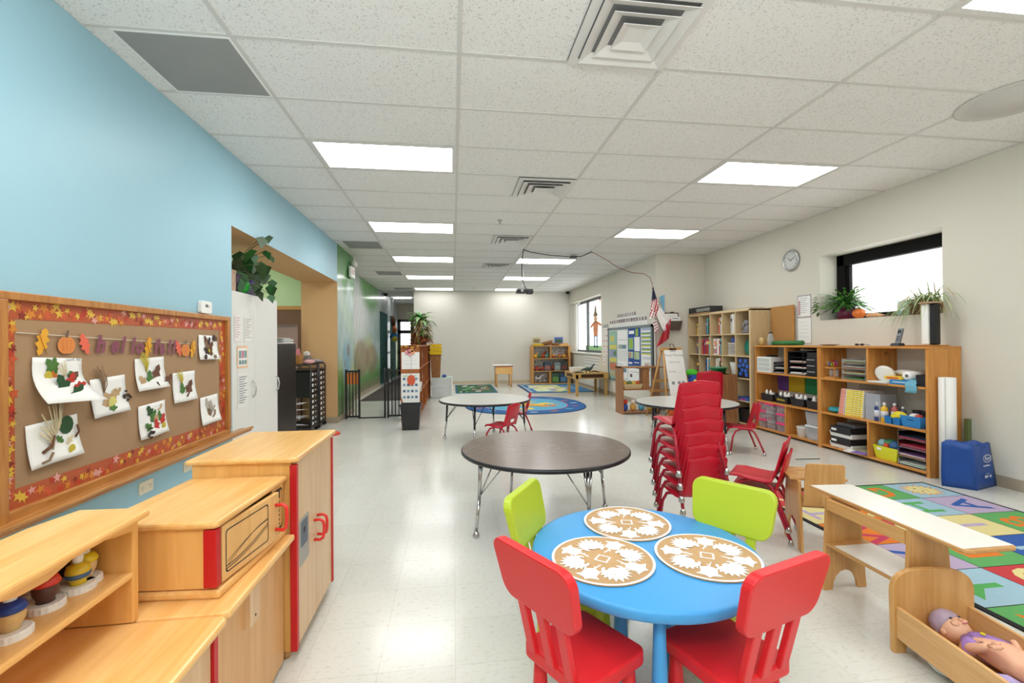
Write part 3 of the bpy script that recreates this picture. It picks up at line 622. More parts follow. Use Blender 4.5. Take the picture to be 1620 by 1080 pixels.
# microwave stand
t = thing('play_counter', 'low birch toy counter carrying the toy microwave', 'counter', (0, 0, 0))
MB().box(-1.06, 1.39, .02, -.69, 1.925, .50).obj('carcass', wood('#e0b077', '#d29e62', 'z', 1, .4), t)
MB().prism([(-1.08, 1.385), (-.665, 1.385), (-.645, 1.40), (-.645, 1.93), (-1.08, 1.93)], .505, .53).obj('worktop', BIRCH, t, bevel=.008)
MB().box(-.69, 1.585, .36, -.672, 1.66, .505).cyl((-.672, 1.625, .385), (-.670, 1.625, .385), .004, n=8, mi=1).obj('hanging_block', [BIRCHF, BLACK], t)
# sink / stove unit with hutch
t = thing('play_hutch', 'birch toy kitchen counter with a scalloped shelf hutch in the near left corner', 'kitchen unit', (0, 0, 0))
MB().box(-1.06, .42, .02, -.69, 1.36, .50).obj('carcass', BIRCHZ, t)
MB().prism([(-1.08, .40), (-.655, .40), (-.64, .42), (-.64, 1.365), (-.655, 1.38), (-1.08, 1.38)], .505, .53).obj('worktop', BIRCH, t, bevel=.009)
for y0, y1 in ((.44, .88), (.885, 1.335)):
    dr = MB().box(-.69, y0, .04, -.668, y1, .50).obj('door', BIRCHF, t, bevel=.002)
    MB().box(-.69, (y1+.002 if y0 > .8 else y0-.02), .035, -.66, (y1+.022 if y0 > .8 else y0-.002), .502).obj('hinge_strip', REDH, dr)
MB().box(-1.08, 1.372, .53, -.885, 1.395, .815).obj('side_panel', BIRCHZ, t, bevel=.004); MB().box(-1.08, .5, .53, -.885, .52, .815).obj('side_panel', BIRCHZ, t, bevel=.004)
MB().box(-1.08, .5, .53, -1.068, 1.38, .81).obj('back_panel', BIRCH, t)
MB().prism([(-1.09, .46), (-.875, .46), (-.855, .47), (-.86, 1.40), (-.875, 1.42), (-1.06, 1.43), (-1.09, 1.30)], .815, .835).obj('top_board', BIRCH, t, bevel=.007)
MB().box(-1.07, .52, .655, -.885, 1.374, .672).obj('shelf', BIRCH, t, bevel=.005)
prof = [(1.374, .815), (1.374, .785)]
for k in range(1, 14):
    yy = 1.374-.854*k/13*1.0
    prof.append((yy, .797+.014*math.cos(2*PI*(1.374-yy)/.29+PI)))
prof += [(.52, .815)]
MB().prism(prof, -.902, -.887, 'x').obj('scalloped_valance', BIRCH, t)
# microwave
t = thing('toy_microwave', 'birch toy microwave with black line drawing and a red handle, door ajar', 'microwave', (-.72, 1.465, .53), math.radians(-4.0))
MB().box(-.36, 0, 0, .012, .56-.1, .025).box(-.35, .01, .025, -.01, .45, .04).obj('base_board', BIRCH, t, bevel=.008)
MB().box(-.34, .008, .03, -.02, .028, .215).box(-.34, .435, .03, -.0, .455, .215).box(-.345, .01, .03, -.33, .45, .215).box(-.33, .41, .03, -.012, .435, .215).obj('carcass', BIRCHZ, t)
MB().box(-.325, .03, .042, -.08, .41, .21).obj('interior_shade', mat('#2a1d14', .9), t)  # dark block gives the shade inside the cabinet as colour
MB().prism([(-.36, -.01), (-.0, -.01), (.012, .0), (.012, .47), (-.36, .48)], .215, .237).obj('top_board', BIRCH, t, bevel=.008)
drm = MB(); drm.T = Mt(-.014, .012, 0, rz=math.radians(-5)); drm.box(0, .022, .034, .015, .345, .208)
dr = drm.obj('door', wood('#ecbd7a', '#e0a862', 'z', 1, .3), t, bevel=.002)
m = MB(); m.T = Mt(-.014, .012, 0, rz=math.radians(-5))
def loop2(poly, wd, x, mi=0):
    n = len(poly); cx = sum(p[0] for p in poly)/n; cy = sum(p[1] for p in poly)/n
    inn = [(cx+(p[0]-cx)*(1-wd), cy+(p[1]-cy)*(1-wd*1.6)) for p in poly]
    for i in range(n):
        j = (i+1) % n; m.add([(x, *poly[i]), (x, *poly[j]), (x, *inn[j]), (x, *inn[i])], [(0, 1, 2, 3)], mi)
loop2(rrect(.235, .135, .012, 4, .155, .122), .035, .0156)
for k, (a0, a1, h) in enumerate(((.045, .27, .06), (.045, .27, .045))):
    pts = [(.0158, a0+(a1-a0)*i/10, .075+k*.012+h*math.sin(PI/2*i/10)) for i in range(11)]
    for i in range(10): m.add([pts[i], pts[i+1], (pts[i+1][0], pts[i+1][1], pts[i+1][2]+.0022), (pts[i][0], pts[i][1], pts[i][2]+.0022)], [(0, 1, 2, 3)])
for k in range(2):
    pts = [(.0158, .04+.23*i/10, .066+k*.008+.045*(i/10)**2) for i in range(11)]
    for i in range(10): m.add([pts[i], pts[i+1], (pts[i+1][0], pts[i+1][1], pts[i+1][2]+.003), (pts[i][0], pts[i][1], pts[i][2]+.003)], [(0, 1, 2, 3)])
m.obj('printed_lines', mat('#2a2622', .5, var=0), dr)
m = MB(); m.T = Mt(-.014, .012, 0, rz=math.radians(-5)); m.tube([(.015, .322, .075), (.045, .322, .072), (.056, .322, .085), (.058, .322, .12), (.056, .322, .158), (.045, .322, .168), (.015, .322, .165)], .0065, 10)
m.obj('handle', mat('#e0302c', .3), dr)
MB().box(-.035, -.0, .034, .004, .024, .21).obj('hinge_strip', REDH, t, bevel=.002)
MB().box(-.012, .36, .034, .002, .452, .212).obj('control_panel', BIRCHZ, t)
m = MB(); loop2(rrect(.075, .16, .012, 4, .405, .122), .07, .003)
m.add([(.0032, y, z) for y, z in rrect(.04, .032, .003, 3, .405, .178)], [tuple(range(16))])
for r_ in range(6):
    for c_ in range(3): m.add([(.0032, y, z) for y, z in rrect(.008, .009, .002, 2, .392+.013*c_, .147-.017*r_)], [tuple(range(12))])
m.obj('control_print', mat('#3a332c', .5, var=0), t)
# bottle-top toys on the hutch shelf: plain coloured dispensers on white screw caps
def captoy(x, y, c1, c2, label, hat, s=1):
    t = thing('bottle_top_toy', label, 'toy', (x, y, .672), group='plastic dispenser tops on the hutch shelf')
    m = MB(); n = 40; prof = [(.026*s, 0), (.026*s, .011), (.024*s, .013), (0, .013)]
    v = [((r+(.0008 if i % 2 else 0))*math.cos(2*PI*i/n), (r+(.0008 if i % 2 else 0))*math.sin(2*PI*i/n), z) for r, z in prof[:3] for i in range(n)]
    m.add(v, [(k*n+i, k*n+(i+1) % n, (k+1)*n+(i+1) % n, (k+1)*n+i) for k in range(2) for i in range(n)]+[tuple(range(2*n, 3*n)), tuple(range(n-1, -1, -1))])
    m.obj('screw_cap', WHITE, t)
    MB().lathe([(.013, .012), (.012, .018), (.017, .028), (.0185, .038), (.016, .050), (.0, .056)], 20).obj('coloured_body', mat(c1, .35), t)
    if hat == 'band': MB().lathe([(.0165, .026), (.0195, .031), (.0185, .036)], 20).obj('colour_band', mat(c2, .35), t)
    elif hat == 'cap': MB().lathe([(.0185, .044), (.0205, .048), (.017, .057), (.010, .062), (0, .063)], 20).obj('coloured_top', mat(c2, .35), t)
    else: MB().lathe([(.0165, .05), (.0195, .046), (.0195, .04), (.0175, .036)], 20).obj('colour_band', mat(c2, .35), t)
    MB().lathe([(.007, .055), (.0085, .066), (.008, .074), (.005, .080), (0, .082)], 14).obj('nozzle', WHITE, t)
    t.scale = (1.38, 1.38, 1.28)
captoy(-.955, 1.105, '#d8b478', '#1c3f94', 'plastic dispenser top with blue cap, nearest on the hutch shelf', 'cap')
captoy(-.975, 1.215, '#5a3a34', '#d8402c', 'plastic dispenser top in brown with a red top on the hutch shelf', 'cap')
captoy(-1.04, 1.262, '#e8e4e0', '#a81c30', 'cream dispenser top with dark red cap half behind its neighbour', 'cap')
captoy(-.965, 1.295, '#e2c02c', '#46688c', 'yellow dispenser top with a blue band on the hutch shelf', 'band')
captoy(-1.045, 1.335, '#3f2a22', '#3f2a22', 'dark brown dispenser top at the back of the hutch shelf', 'ring')
captoy(-.975, 1.365-.035, '#e0bc8c', '#e6c822', 'tan dispenser top with a yellow cap, farthest on the hutch shelf', 'cap')
t = thing('toy_cup', 'translucent clear toy piece beside the nearest blue topped dispenser', 'toy', (-1.03, 1.16, .672)); MB().lathe([(.012, 0), (.018, .05), (.017, .05), (.011, .003), (0, .003)], 18).obj('cup_body', CLEAR, t)

# ------------------------------------------------------------------ blue round table and chairs with thick legs
TB = mat('#45a1e2', .42, var=.015, scale=2)
TX, TY = .742, 1.71
t = thing('round_play_table', 'round sky blue plastic play table with three placemats', 'table', (TX, TY, 0))
MB().lathe([(0, .44), (.40, .44), (.425, .437), (.432, .445), (.438, .47), (.434, .478), (.425, .48), (0, .48)], 64).obj('tabletop', TB, t)
for a, r in ((math.radians(-104.5), .335), (math.radians(83), .33), (math.radians(190), .10), (math.radians(-8), .10)):
    MB().lathe([(.018, .44), (.022, .3), (.032, .02), (.030, 0), (0, 0)], 20, c=(r*math.cos(a), r*math.sin(a), 0)).obj('leg', TB, t)
def play_chair(label, B, f, mt, sh=.233):
    O = (B[0]+f[0]*sh, B[1]+f[1]*sh); rz = math.atan2(f[1], f[0])-PI/2
    t = thing('play_chair', label, 'chair', (O[0], O[1], 0), rz, 'plastic play chairs around the blue table')
    m = MB().prism(rrect(.29, .29, .03, 5), .252, .30); m.obj('seat', mt, t, bevel=.008)
    for sx in (-1, 1):
        for sy in (-1, 1):
            MB().lathe([(.018, .262), (.022, .2), (.033, .015), (.031, 0), (0, 0)], 18, c=(0, 0, 0)).obj('leg', mt, t, loc=(sx*.105, sy*.10, 0))
    # back: panel leaning back, widest at the top
    def lean(z): return -.145-(z-.30)*.235
    pts = []
    for (x, z) in rrect(.355, .20, .045, 6, 0, .572):
        k = 1-.16*max(0, (.60-z))/.13*(.6 if z < .6 else 0)
        pts.append((x*k, z))
    n = len(pts)
    m = MB(); v = [(x, lean(z)+d, z) for d in (-.017, .017) for x, z in pts]
    m.add(v, [tuple(range(n)), tuple(range(2*n-1, n-1, -1))]+[((i+1) % n, i, n+i, n+(i+1) % n) for i in range(n)])
    m.obj('backrest', mt, t, bevel=.006)
    for x in (-.088, 0, .088):
        m = MB(); v = [(x*k+s*.019, lean(z)+d, z) for z, k in ((.29, .98), (.50, 1.0)) for s, d in ((-1, -.011), (1, -.011), (1, .011), (-1, .011))]
        m.add(v, [(0, 3, 2, 1), (4, 5, 6, 7), (0, 1, 5, 4), (1, 2, 6, 5), (2, 3, 7, 6), (3, 0, 4, 7)]); m.obj('back_slat', mt, t, bevel=.004)
    return t
RD = mat('#dc2228', .4, var=.015, scale=2); LM = mat('#b9cf2e', .4, var=.015, scale=2)
play_chair('red plastic play chair at the near left of the blue table', (.222, 1.33), (.86, .51), RD)
play_chair('red plastic play chair at the near right of the blue table', (.948, 1.160), (-.31, .95), RD, .235)
play_chair('lime green play chair beyond the right side of the blue table', (1.20, 1.825), (-.82, -.565), LM, .2)
play_chair('lime green play chair beyond the left side of the blue table', (.318, 1.916), (.86, -.51), LM, .2)
# placemats
KR = mat('#c9a273', .8, var=.06, scale=40); WP = mat('#f4f4f0', .6, var=.01)
def placemat(x, y, rz, label):
    t = thing('placemat', label, 'placemat', (x, y, .4805), rz, 'round patterned placemats on the blue table')
    MB().lathe([(0, 0), (.188, 0), (.19, .002), (.19, .005), (.182, .0065), (.18, .0045), (0, .0045)], 64).obj('mat_disc', KR, t)
    m = MB(); n = 64
    v = [(r*math.cos(2*PI*i/n), r*math.sin(2*PI*i/n), .0068) for r in (.181, .191) for i in range(n)]
    m.add(v, [(i, (i+1) % n, n+(i+1) % n, n+i) for i in range(n)])
    Z = .0056
    for a in range(4):   # centre lattice and four lotus groups
        R_ = Matrix.Rotation(a*PI/2, 4, 'Z'); m.T = R_
        m.flat([(.0, .036), (.0, .026), (.026, .0), (.036, 0)], Z)
        m.tube([(.055, .048, .005), (.052, .058, .005), (.062, .07, .005), (.078, .066, .005)], .0028, 5)
        # big flower on axis
        for q in range(11):
            aa = -1.7+3.4*q/10; L = .078-.022*abs(q-5)/5
            c, s_ = math.cos(aa), math.sin(aa)
            m.flat([(.095+x_*c-y_*s_, x_*s_+y_*c) for x_, y_ in ((0, -.008), (L*.6, -.0115), (L, 0), (L*.6, .0115), (0, .008))], Z+.0001*q)
        m.flat(ngon(.024, 14, .098, 0), Z+.0020)
        m.T = Matrix.Rotation(a*PI/2+PI/4, 4, 'Z')
        m.flat([(.085, 0), (.10, -.03), (.135, -.028), (.15, -.045), (.158, -.012), (.172, 0), (.158, .012), (.15, .045), (.135, .028), (.10, .03)], Z)
        m.tube([(.05, .012, .005), (.075, .005, .005), (.09, 0, .005)], .003, 5)
        for sy in (-1, 1): m.flat(ngon(.013, 12, .075, sy*.03, 0, .006), Z+.0015)
    m.T = Matrix.Identity(4)
    m.obj('lotus_pattern', WP, t)
placemat(.552, 1.632, .1, 'round tan and white placemat nearest the left red chair')
placemat(.772, 1.945, .5, 'round tan and white placemat at the far edge of the blue table')
placemat(.952, 1.598, .3, 'round tan and white placemat nearest the right red chair')

# ------------------------------------------------------------------ activity tables
def act_table(label, x, y, r, h, topm, a0, chrome_up, legr=None):
    t = thing('activity_table', label, 'table', (x, y, 0), a0)
    e = MB().lathe([(0, h-.028), (r-.008, h-.028), (r, h-.022), (r, h-.006), (r-.008, h), (0, h)], 72); e.obj('edge_band', BLKPL, t)
    MB().lathe([(0, h+.0005), (r-.009, h+.0005)], 72).add([], []).obj('tabletop', topm, t)
    lr = legr or r*.86; up = CHROME if chrome_up else BLKPL
    for k in range(4):
        a = k*PI/2; c, s = math.cos(a), math.sin(a)
        P = lambda rr, z: (rr*c, rr*s, z)
        lg = MB().tube([P(lr*.93, h-.03), P(lr*.955, .24)], .0135 if not chrome_up else .0115, 12).obj('leg', up, t)
        if chrome_up:
            MB().tube([(P(lr*.93, 0)[0]-s*.03, P(lr*.93, 0)[1]+c*.03, h-.03), P(lr*.965, .24)], .0065, 8).tube([(P(lr*.93, 0)[0]+s*.03, P(lr*.93, 0)[1]-c*.03, h-.03), P(lr*.965, .24)], .0065, 8).obj('side_rod', up, lg)
        MB().tube([P(lr*.955, .25), P(lr*1.0, .03)], .011, 12).obj('lower_leg', CHROME, lg)
        MB().lathe([(.008, .045), (.014, .035), (.022, .022), (.024, .004), (.022, 0), (0, 0)], 16, c=P(lr*1.0, 0)).obj('glide', CHROME, lg)
        b = MB()
        for sgn in (-1, 1): b.tube([P(lr*.95, .27), (c*lr*.62-s*sgn*.09, s*lr*.62+c*sgn*.09, h-.03)], .0045, 6)
        b.obj('brace', up, lg)
    return t
DKT = wood('#75645a', '#6b5a50', 'x', 3, .22)
act_table('round dark walnut topped table with chrome legs behind the blue table', .655, 3.20, .605, .545, DKT, math.radians(20), True, .545)
GRT = mat('#c9c9c4', .25, var=.02)
act_table('round pale grey table with black edge near the black bin, oval rug behind it', .415, 6.05, .61, .55, GRT, math.radians(-17.5), False, .565)
act_table('round pale grey table with black edge behind the tall red chair stack', 2.88, 5.28, .61, .55, GRT, math.radians(22), False, .57)

# ------------------------------------------------------------------ red school chairs
def make_school_chair(label, loc, rz, k=1.0, group=None):
    t = thing('school_chair', label, 'chair', loc, rz, group)
    # seat and back shell (one moulding)
    side = [(.185, .300), (.175, .318), (.12, .322), (.04, .313), (-.04, .308), (-.085, .315), (-.115, .345), (-.13, .39), (-.145, .45), (-.158, .50), (-.170, .548), (-.172, .560)]
    wid = [.128, .138, .145, .148, .147, .146, .145, .143, .140, .137, .134, .130]
    n = 10; v = []
    for i, ((y, z), w_) in enumerate(zip(side, wid)):
        for j in range(n+1):
            u = -1+2*j/n; bend = .012*(1-u*u) if i < 6 else 0; back = .018*(u*u) if i >= 6 else 0
            pk = .018*(1-abs(u)) if i == 11 else (.009*(1-abs(u)) if i == 10 else 0)
            lip = -.012*max(0, abs(u)-.8)/.2 if i < 6 else 0
            v.append((u*w_, y+back, z-bend+pk+lip))
    fs = []
    for i in range(len(side)-1):
        for j in range(n):
            if i == 6 and j in (3, 4, 5, 6): continue      # grab slot
            fs.append((i*(n+1)+j, i*(n+1)+j+1, (i+1)*(n+1)+j+1, (i+1)*(n+1)+j))
    MB().add(v, fs, 0, True).obj('seat_shell', REDP, t, solid=.007)
    # rim
    idx = [i*(n+1) for i in range(len(side))]+[(len(side)-1)*(n+1)+j for j in range(1, n+1)]+[i*(n+1)+n for i in range(len(side)-2, -1, -1)]+[j for j in range(n-1, 0, -1)]
    MB().tube([v[i] for i in idx], .0055, 6, close=True).obj('rim', REDP, t)
    for s in (-1, 1):
        f = MB().tube([(s*.10, -.03, .288), (s*.118, .05, .29), (s*.135, .11, .27), (s*.147, .145, .21), (s*.160, .175, .035)], .0105, 10).obj('leg', REDT, t)
        MB().lathe([(.009, .04), (.013, .03), (.0175, .02), (.018, .004), (.015, 0), (0, 0)], 14, c=(s*.161, .177, 0)).obj('glide', CHROME, f)
        r_ = MB().tube([(s*.10, .04, .288), (s*.118, -.04, .288), (s*.13, -.08, .265), (s*.140, -.11, .21), (s*.158, -.178, .035)], .0105, 10).obj('leg', REDT, t)
        MB().lathe([(.009, .04), (.013, .03), (.0175, .02), (.018, .004), (.015, 0), (0, 0)], 14, c=(s*.159, -.18, 0)).obj('glide', CHROME, r_)
    MB().tube([(-.10, .0, .286), (.10, .0, .286)], .009, 8).obj('cross_bar', REDT, t)
    return t
def face_rz(fx, fy): return math.atan2(fy, fx)-PI/2
c0 = make_school_chair('red school chair, lowest of the tall stack of seven', (1.575, 2.79, 0), face_rz(-.03, 1), group='stack of seven red school chairs')
ordn = ['second', 'third', 'fourth', 'fifth', 'sixth']
for k in range(1, 7):
    lb = 'red school chair, %s from the bottom of the tall stack' % ordn[k-1] if k < 6 else 'red school chair on top of the tall stack, its seat fully showing'
    dup(c0, (1.575-.012*k, 2.79-.007*k, .08*k), label=lb)
dup(c0, (2.10, 2.83, 0), face_rz(-.70, .71), 'red school chair, lower of the pair stacked beside the lime chair', 'pair of stacked red school chairs')
dup(c0, (2.092, 2.838, .08), face_rz(-.70, .71), 'red school chair, upper of the pair stacked beside the lime chair', 'pair of stacked red school chairs')
for x, y, fx, fy, lb in ((3.36, 4.86, -.94, .34, 'single red school chair in front of the pink lidded boxes'), (.60, 5.42, -.77, .64, 'red school chair pushed to the near side of the far grey table'), (.945, 6.42, -1, .1, 'red school chair mostly hidden behind the far grey table')):
    c = dup(c0, (x, y, 0), face_rz(fx, fy), lb)
    if 'group' in c: del c['group']
c = dup(c0, (3.78, 6.32, 0), face_rz(.3, 1), 'larger red chair peeking over the top of the tall red stack'); c.scale = (1.3, 1.3, 1.5)
if 'group' in c: del c['group']
# ------------------------------------------------------------------ alphabet rug
m = MB().box(2.50, 1.2, 0, 4.225, 3.565, .007, 0)
rc = {'g': 1, 'l': 2, 'v': 3, 'y': 4, 'o': 5, 'r': 6, 'b': 7}
tiles = [[('l', None, 'b'), ('g', 'G', 'o'), ('v', 'M', 'g'), ('r', 'S', 'c')],
         [('v', 'A', 'b'), ('l', 'H', 'g'), ('o', 'N', 'y'), ('y', 'T', 'v')],
         [('g', 'B', 'o'), ('y', 'I', 'v'), ('r', 'O', 'c'), ('o', 'W', 'm')],
         [('b', 'C', 'l'), ('b', 'J', 'l'), ('g', 'P', 'o'), ('v', 'V', 'b')],
         [('o', 'D', 'v'), ('y', 'K', 'g'), ('r', 'Q', 'c'), ('l', 'Y', 'g')],
         [('l', 'E', 'g'), ('o', 'L', 'b'), ('y', 'R', 'm'), ('g', 'Z', 'o')]]
lc = {'b': 7, 'o': 5, 'g': 8, 'c': 4, 'y': 4, 'v': 3, 'm': 9, 'l': 2}
tx = [4.20, 3.785, 3.37, 2.955, 2.53]; ty = [3.545, 3.203, 2.857, 2.515, 2.178, 1.848, 1.51]
for r_ in range(6):
    for c_ in range(4):
        bgc, ch, cc = tiles[r_][c_]
        x1, x0 = tx[c_]-.003, tx[c_+1]+.003; y1, y0 = ty[r_]-.003, ty[r_+1]+.003
        m.rect(x0, y0, x1, y1, .0074, rc[bgc])
        if ch: m.text(ch, .34, Mt((x0+x1)/2, (y0+y1)/2, .0078, rz=PI/2), lc[cc], off=.004)
        else:
            pts = []
            for k in range(32):
                rr = .16 if k % 2 == 0 else .105
                pts.append(((x0+x1)/2+rr*1.05*math.cos(k*PI/16), (y0+y1)/2+rr*.9*math.sin(k*PI/16)))
            m.flat(pts, .0077, 5); m.flat([((x0+x1)/2+(p[0]-(x0+x1)/2)*.9, (y0+y1)/2+(p[1]-(y0+y1)/2)*.9) for p in pts], .0079, 4)
            for dx, dy in ((-.03, -.035), (-.03, .035)): m.flat(ngon(.01, 10, (x0+x1)/2+dx, (y0+y1)/2+dy), .0082, 0)
            m.flat([(3.99+.03, 3.33), (3.99+.045, 3.37), (3.99+.03, 3.41), (3.99+.035, 3.37)], .0082, 5)
rugc = [mat(h, .95, var=.06, scale=80, bump=.3, bscale=400) for h in ('#1c1c1e', '#5fa860', '#9dbfd0', '#b7a6c4', '#dfd294', '#e07a24', '#c43a40', '#2a5aa8', '#54a85a', '#c43c5c')]
tag(m.obj('alphabet_rug', rugc), 'colourful alphabet rug of letter squares with black border and a sun tile', 'rug')

# ------------------------------------------------------------------ wooden bench, doll high chair, doll bed
t = thing('wooden_bench', 'long wooden bench with white laminate top and low shelf, left of the alphabet rug', 'bench', (2.03, 0, 0), 0)
brz = math.radians(1.5)
WT = mat('#efece4', .2, var=.01)
def brd(z0, z1, y0, y1, x0, x1, sk=-.012): return [(x0+sk, y0), (x1+sk, y0), (x1, y1), (x0, y1)]
MB().prism([(-.105, 1.475), (-.09, 1.465), (.12, 1.465), (.135, 1.48), (.165, 2.24), (-.075, 2.26)], .482, .498).obj('top_board', wood('#d2a063', '#b9854a', 'y', 1.5, .35), t, bevel=.004)
MB().flat([(-.100, 1.48), (.13, 1.48), (.158, 2.236), (-.07, 2.254)], .4986).obj('laminate_top', WT, t)
def bench_leg(y):
    m = MB(); pts = [(-.125, 0), (-.085, 0)]
    for k in range(9): a = PI-PI*k/8; pts.append((.0+.075*math.cos(a), .0+.10*math.sin(a)))
    pts += [(.085, 0), (.125, 0), (.085, .482), (-.10, .482)]
    pts[2] = (-.075, 0.0); pts[10] = (.075, 0.0)
    m.prism(pts, y-.009, y+.009, 'y'); return m.obj('leg_panel', TOYW, t, bevel=.002)
bench_leg(2.115); bench_leg(1.69)
MB().box(-.115, 1.69, .235, .115, 2.115, .25).obj('shelf', wood('#d2a063', '#b9854a', 'y', 1.5, .3), t); MB().rect(-.11, 1.7, .11, 2.06, .2507).obj('laminate_shelf', WT, t)
MB().box(-.108, 1.70, .42, -.09, 2.105, .475).box(.075, 1.70, .42, .09, 2.105, .475).obj('apron', TOYWY, t)
t = thing('doll_high_chair', 'small wooden doll high chair with tray and arched side panels beyond the bench', 'high chair', (2.27, 2.58, 0), math.radians(-20))
for sx in (-1, 1):
    pts = [(-.14, 0), (-.085, 0), (-.07, .12), (-.045, .17), (0, .185), (.045, .17), (.07, .12), (.085, 0), (.14, 0), (.105, .43), (-.105, .43)]
    m = MB().prism(pts, sx*.12-.008, sx*.12+.008, 'x'); m.obj('side_panel', TOYW, t, bevel=.002)
MB().box(-.112, -.10, .27, .112, .10, .285).obj('seat', TOYWY, t)
m = MB(); v = [(x, y+dy, z) for dy in (-.007, .007) for x, y, z in ((-.112, -.125, .29), (.112, -.125, .29), (.105, -.155, .545), (.095, -.157, .556), (-.095, -.157, .556), (-.105, -.155, .545))]
m.add(v, [tuple(range(6)), tuple(range(11, 5, -1))]+[((i+1) % 6, i, 6+i, 6+(i+1) % 6) for i in range(6)]); m.obj('backrest', TOYW, t, bevel=.003)
MB().box(-.11, .09, .31, .11, .105, .33).box(-.11, -.12, .33, .11, -.11, .35).obj('rung', TOYWY, t)
tp = MB(); base = [(-.16, -.06), (-.15, .16), (-.12, .20), (.12, .20), (.15, .16), (.16, -.06), (.112, -.08), (-.112, -.08)]
tp.prism([(-.16, -.06), (-.15, .10), (.15, .10), (.16, -.06), (.112, -.08), (-.112, -.08)], .43, .444).prism([(-.15, .10), (-.15, .16), (-.12, .20), (-.06, .20), (-.06, .10)], .43, .444).prism([(.15, .10), (.06, .10), (.06, .20), (.12, .20), (.15, .16)], .43, .444).box(-.06, .125, .43, .06, .20, .444)
tp.obj('tray', wood('#dfb377', '#cb9a5a', 'x', 1.2, .3), t)
# doll bed
bd = thing('doll_bed', 'wooden doll bed with arched headboard holding a baby doll, lower right corner', 'doll bed', (1.97, 1.63, 0), math.radians(-8))
arc = [(-.165, 0), (-.115, 0), (-.10, .06), (.10, .06), (.115, 0), (.165, 0)]
for k in range(17): a = k/16*PI; arc.append((.17*math.copysign(abs(math.cos(a))**.62, math.cos(a)), .25+.10*math.sin(a)**.85))
MB().prism(arc, -.01, .012, 'y').obj('headboard', TOYW, bd, bevel=.004)
MB().prism([(x, z*.8) for x, z in arc], -.60, -.578, 'y').obj('footboard', TOYW, bd, bevel=.004)
for sx in (-1, 1): MB().box(sx*.148-.008, -.58, .065, sx*.148+.008, -.01, .195).obj('side_rail', wood('#e0b27a', '#cf9b5e', 'y', 1.6, .4), bd, bevel=.003)
MB().box(-.14, -.58, .065, .14, -.01, .08).obj('bed_base', TOYWY, bd)
# baby doll lying on its back, head to the headboard (one continuous skinned body)
def skin_body(name, verts, edges, radii, mt, parent, sub=2):
    me = bpy.data.meshes.new(name); me.from_pydata(verts, edges, []); me.materials.append(mt)
    o = bpy.data.objects.new(name, me); COL.objects.link(o); o.parent = parent
    o.modifiers.new('skin', 'SKIN'); me.skin_vertices[0].data[0].use_root = True
    for i, r_ in enumerate(radii): me.skin_vertices[0].data[i].radius = r_ if isinstance(r_, tuple) else (r_, r_)
    s = o.modifiers.new('sub', 'SUBSURF'); s.levels = s.render_levels = sub; me.update()
    for m_ in o.modifiers:
        if m_.type == 'SKIN': m_.use_smooth_shade = True
    return o
SKIN = mat('#eab394', .45, var=.03, scale=10)
dl = thing('baby_doll', 'pink baby doll in a lilac top lying on its back in the doll bed', 'doll', (1.975, 1.53, .125), math.radians(172+12)); dl.scale = (1.12, 1.12, 1.1)
# local: +y from head towards the feet
V = [(0, .16, .015), (0, .115, .022), (0, .07, .018), (0, .035, .012),
     (.05, .055, .016), (.085, .085, .03), (.085, .12, .055), (.08, .135, .07),
     (-.05, .055, .012), (-.09, .09, .0), (-.085, .135, -.002), (-.08, .15, 0),
     (.035, .195, .012), (.06, .24, .03), (.055, .30, .012), (.058, .325, .03),
     (-.035, .195, .01), (-.065, .24, .028), (-.05, .30, .008), (-.052, .325, .028)]
E_ = [(0, 1), (1, 2), (2, 3), (2, 4), (4, 5), (5, 6), (6, 7), (2, 8), (8, 9), (9, 10), (10, 11), (0, 12), (12, 13), (13, 14), (14, 15), (0, 16), (16, 17), (17, 18), (18, 19)]
RR = [.042, .046, .036, .016, .020, .018, .014, .012, .020, .018, .014, .012, .028, .025, .018, .013, .028, .025, .018, .013]
body = skin_body('doll_body', V, E_, RR, SKIN, dl)
for hx_, hy, hz, sgn in ((.078, .145, .075, 1), (-.078, .158, .002, -1)):
    h = MB()
    for q in range(4): h.tube([(hx_+(q-1.5)*.007, hy-.008, hz), (hx_+(q-1.5)*.009, hy+.008, hz+.004), (hx_+(q-1.5)*.009, hy+.017-.002*abs(q-1), hz+.001)], .0042, 7)
    h.tube([(hx_-sgn*.010, hy-.012, hz), (hx_-sgn*.019, hy-.004, hz+.005), (hx_-sgn*.020, hy+.004, hz+.006)], .0045, 7)
    h.obj('fingers', SKIN, body)
hd = MB().ball((0, -.02, .02), (.047, .052, .045), 20).ball((.02, .0, .052), (.014, .012, .009), 10).ball((-.02, .0, .052), (.014, .012, .009), 10).ball((0, .002, .065), (.006, .007, .005), 8).ball((.047, -.018, .015), (.006, .011, .012), 8).ball((-.047, -.018, .015), (.006, .011, .012), 8)
hd.obj('head', SKIN, body)
for ex_ in (.018, -.018): MB().ball((ex_, -.014, .0625), (.0065, .004, .003), 8).obj('eye', mat('#3c3c58', .2, var=0), body)
MB().tube([(-.011, .017, .0615), (0, .021, .063), (.011, .017, .0615)], .002, 6).obj('mouth', mat('#c86a6a', .4), body)
MB().lathe([(.0475, .0), (.049, .012), (.046, .03), (.036, .046), (.018, .055), (0, .057)], 20).obj('bonnet', mat('#b9a4b8', .7, var=.25, scale=40), dl, loc=(0, -.028, .02), rot=(math.radians(72), 0, 0))
m = MB().lathe([(.030, .0), (.040, .02), (.046, .055), (.047, .085)], 20); o = m.obj('lilac_top', mat('#a680c8', .8, var=.05), dl, solid=.003, loc=(0, .035, .014), rot=(-PI/2, 0, 0)); o.scale = (1, .92, 1)
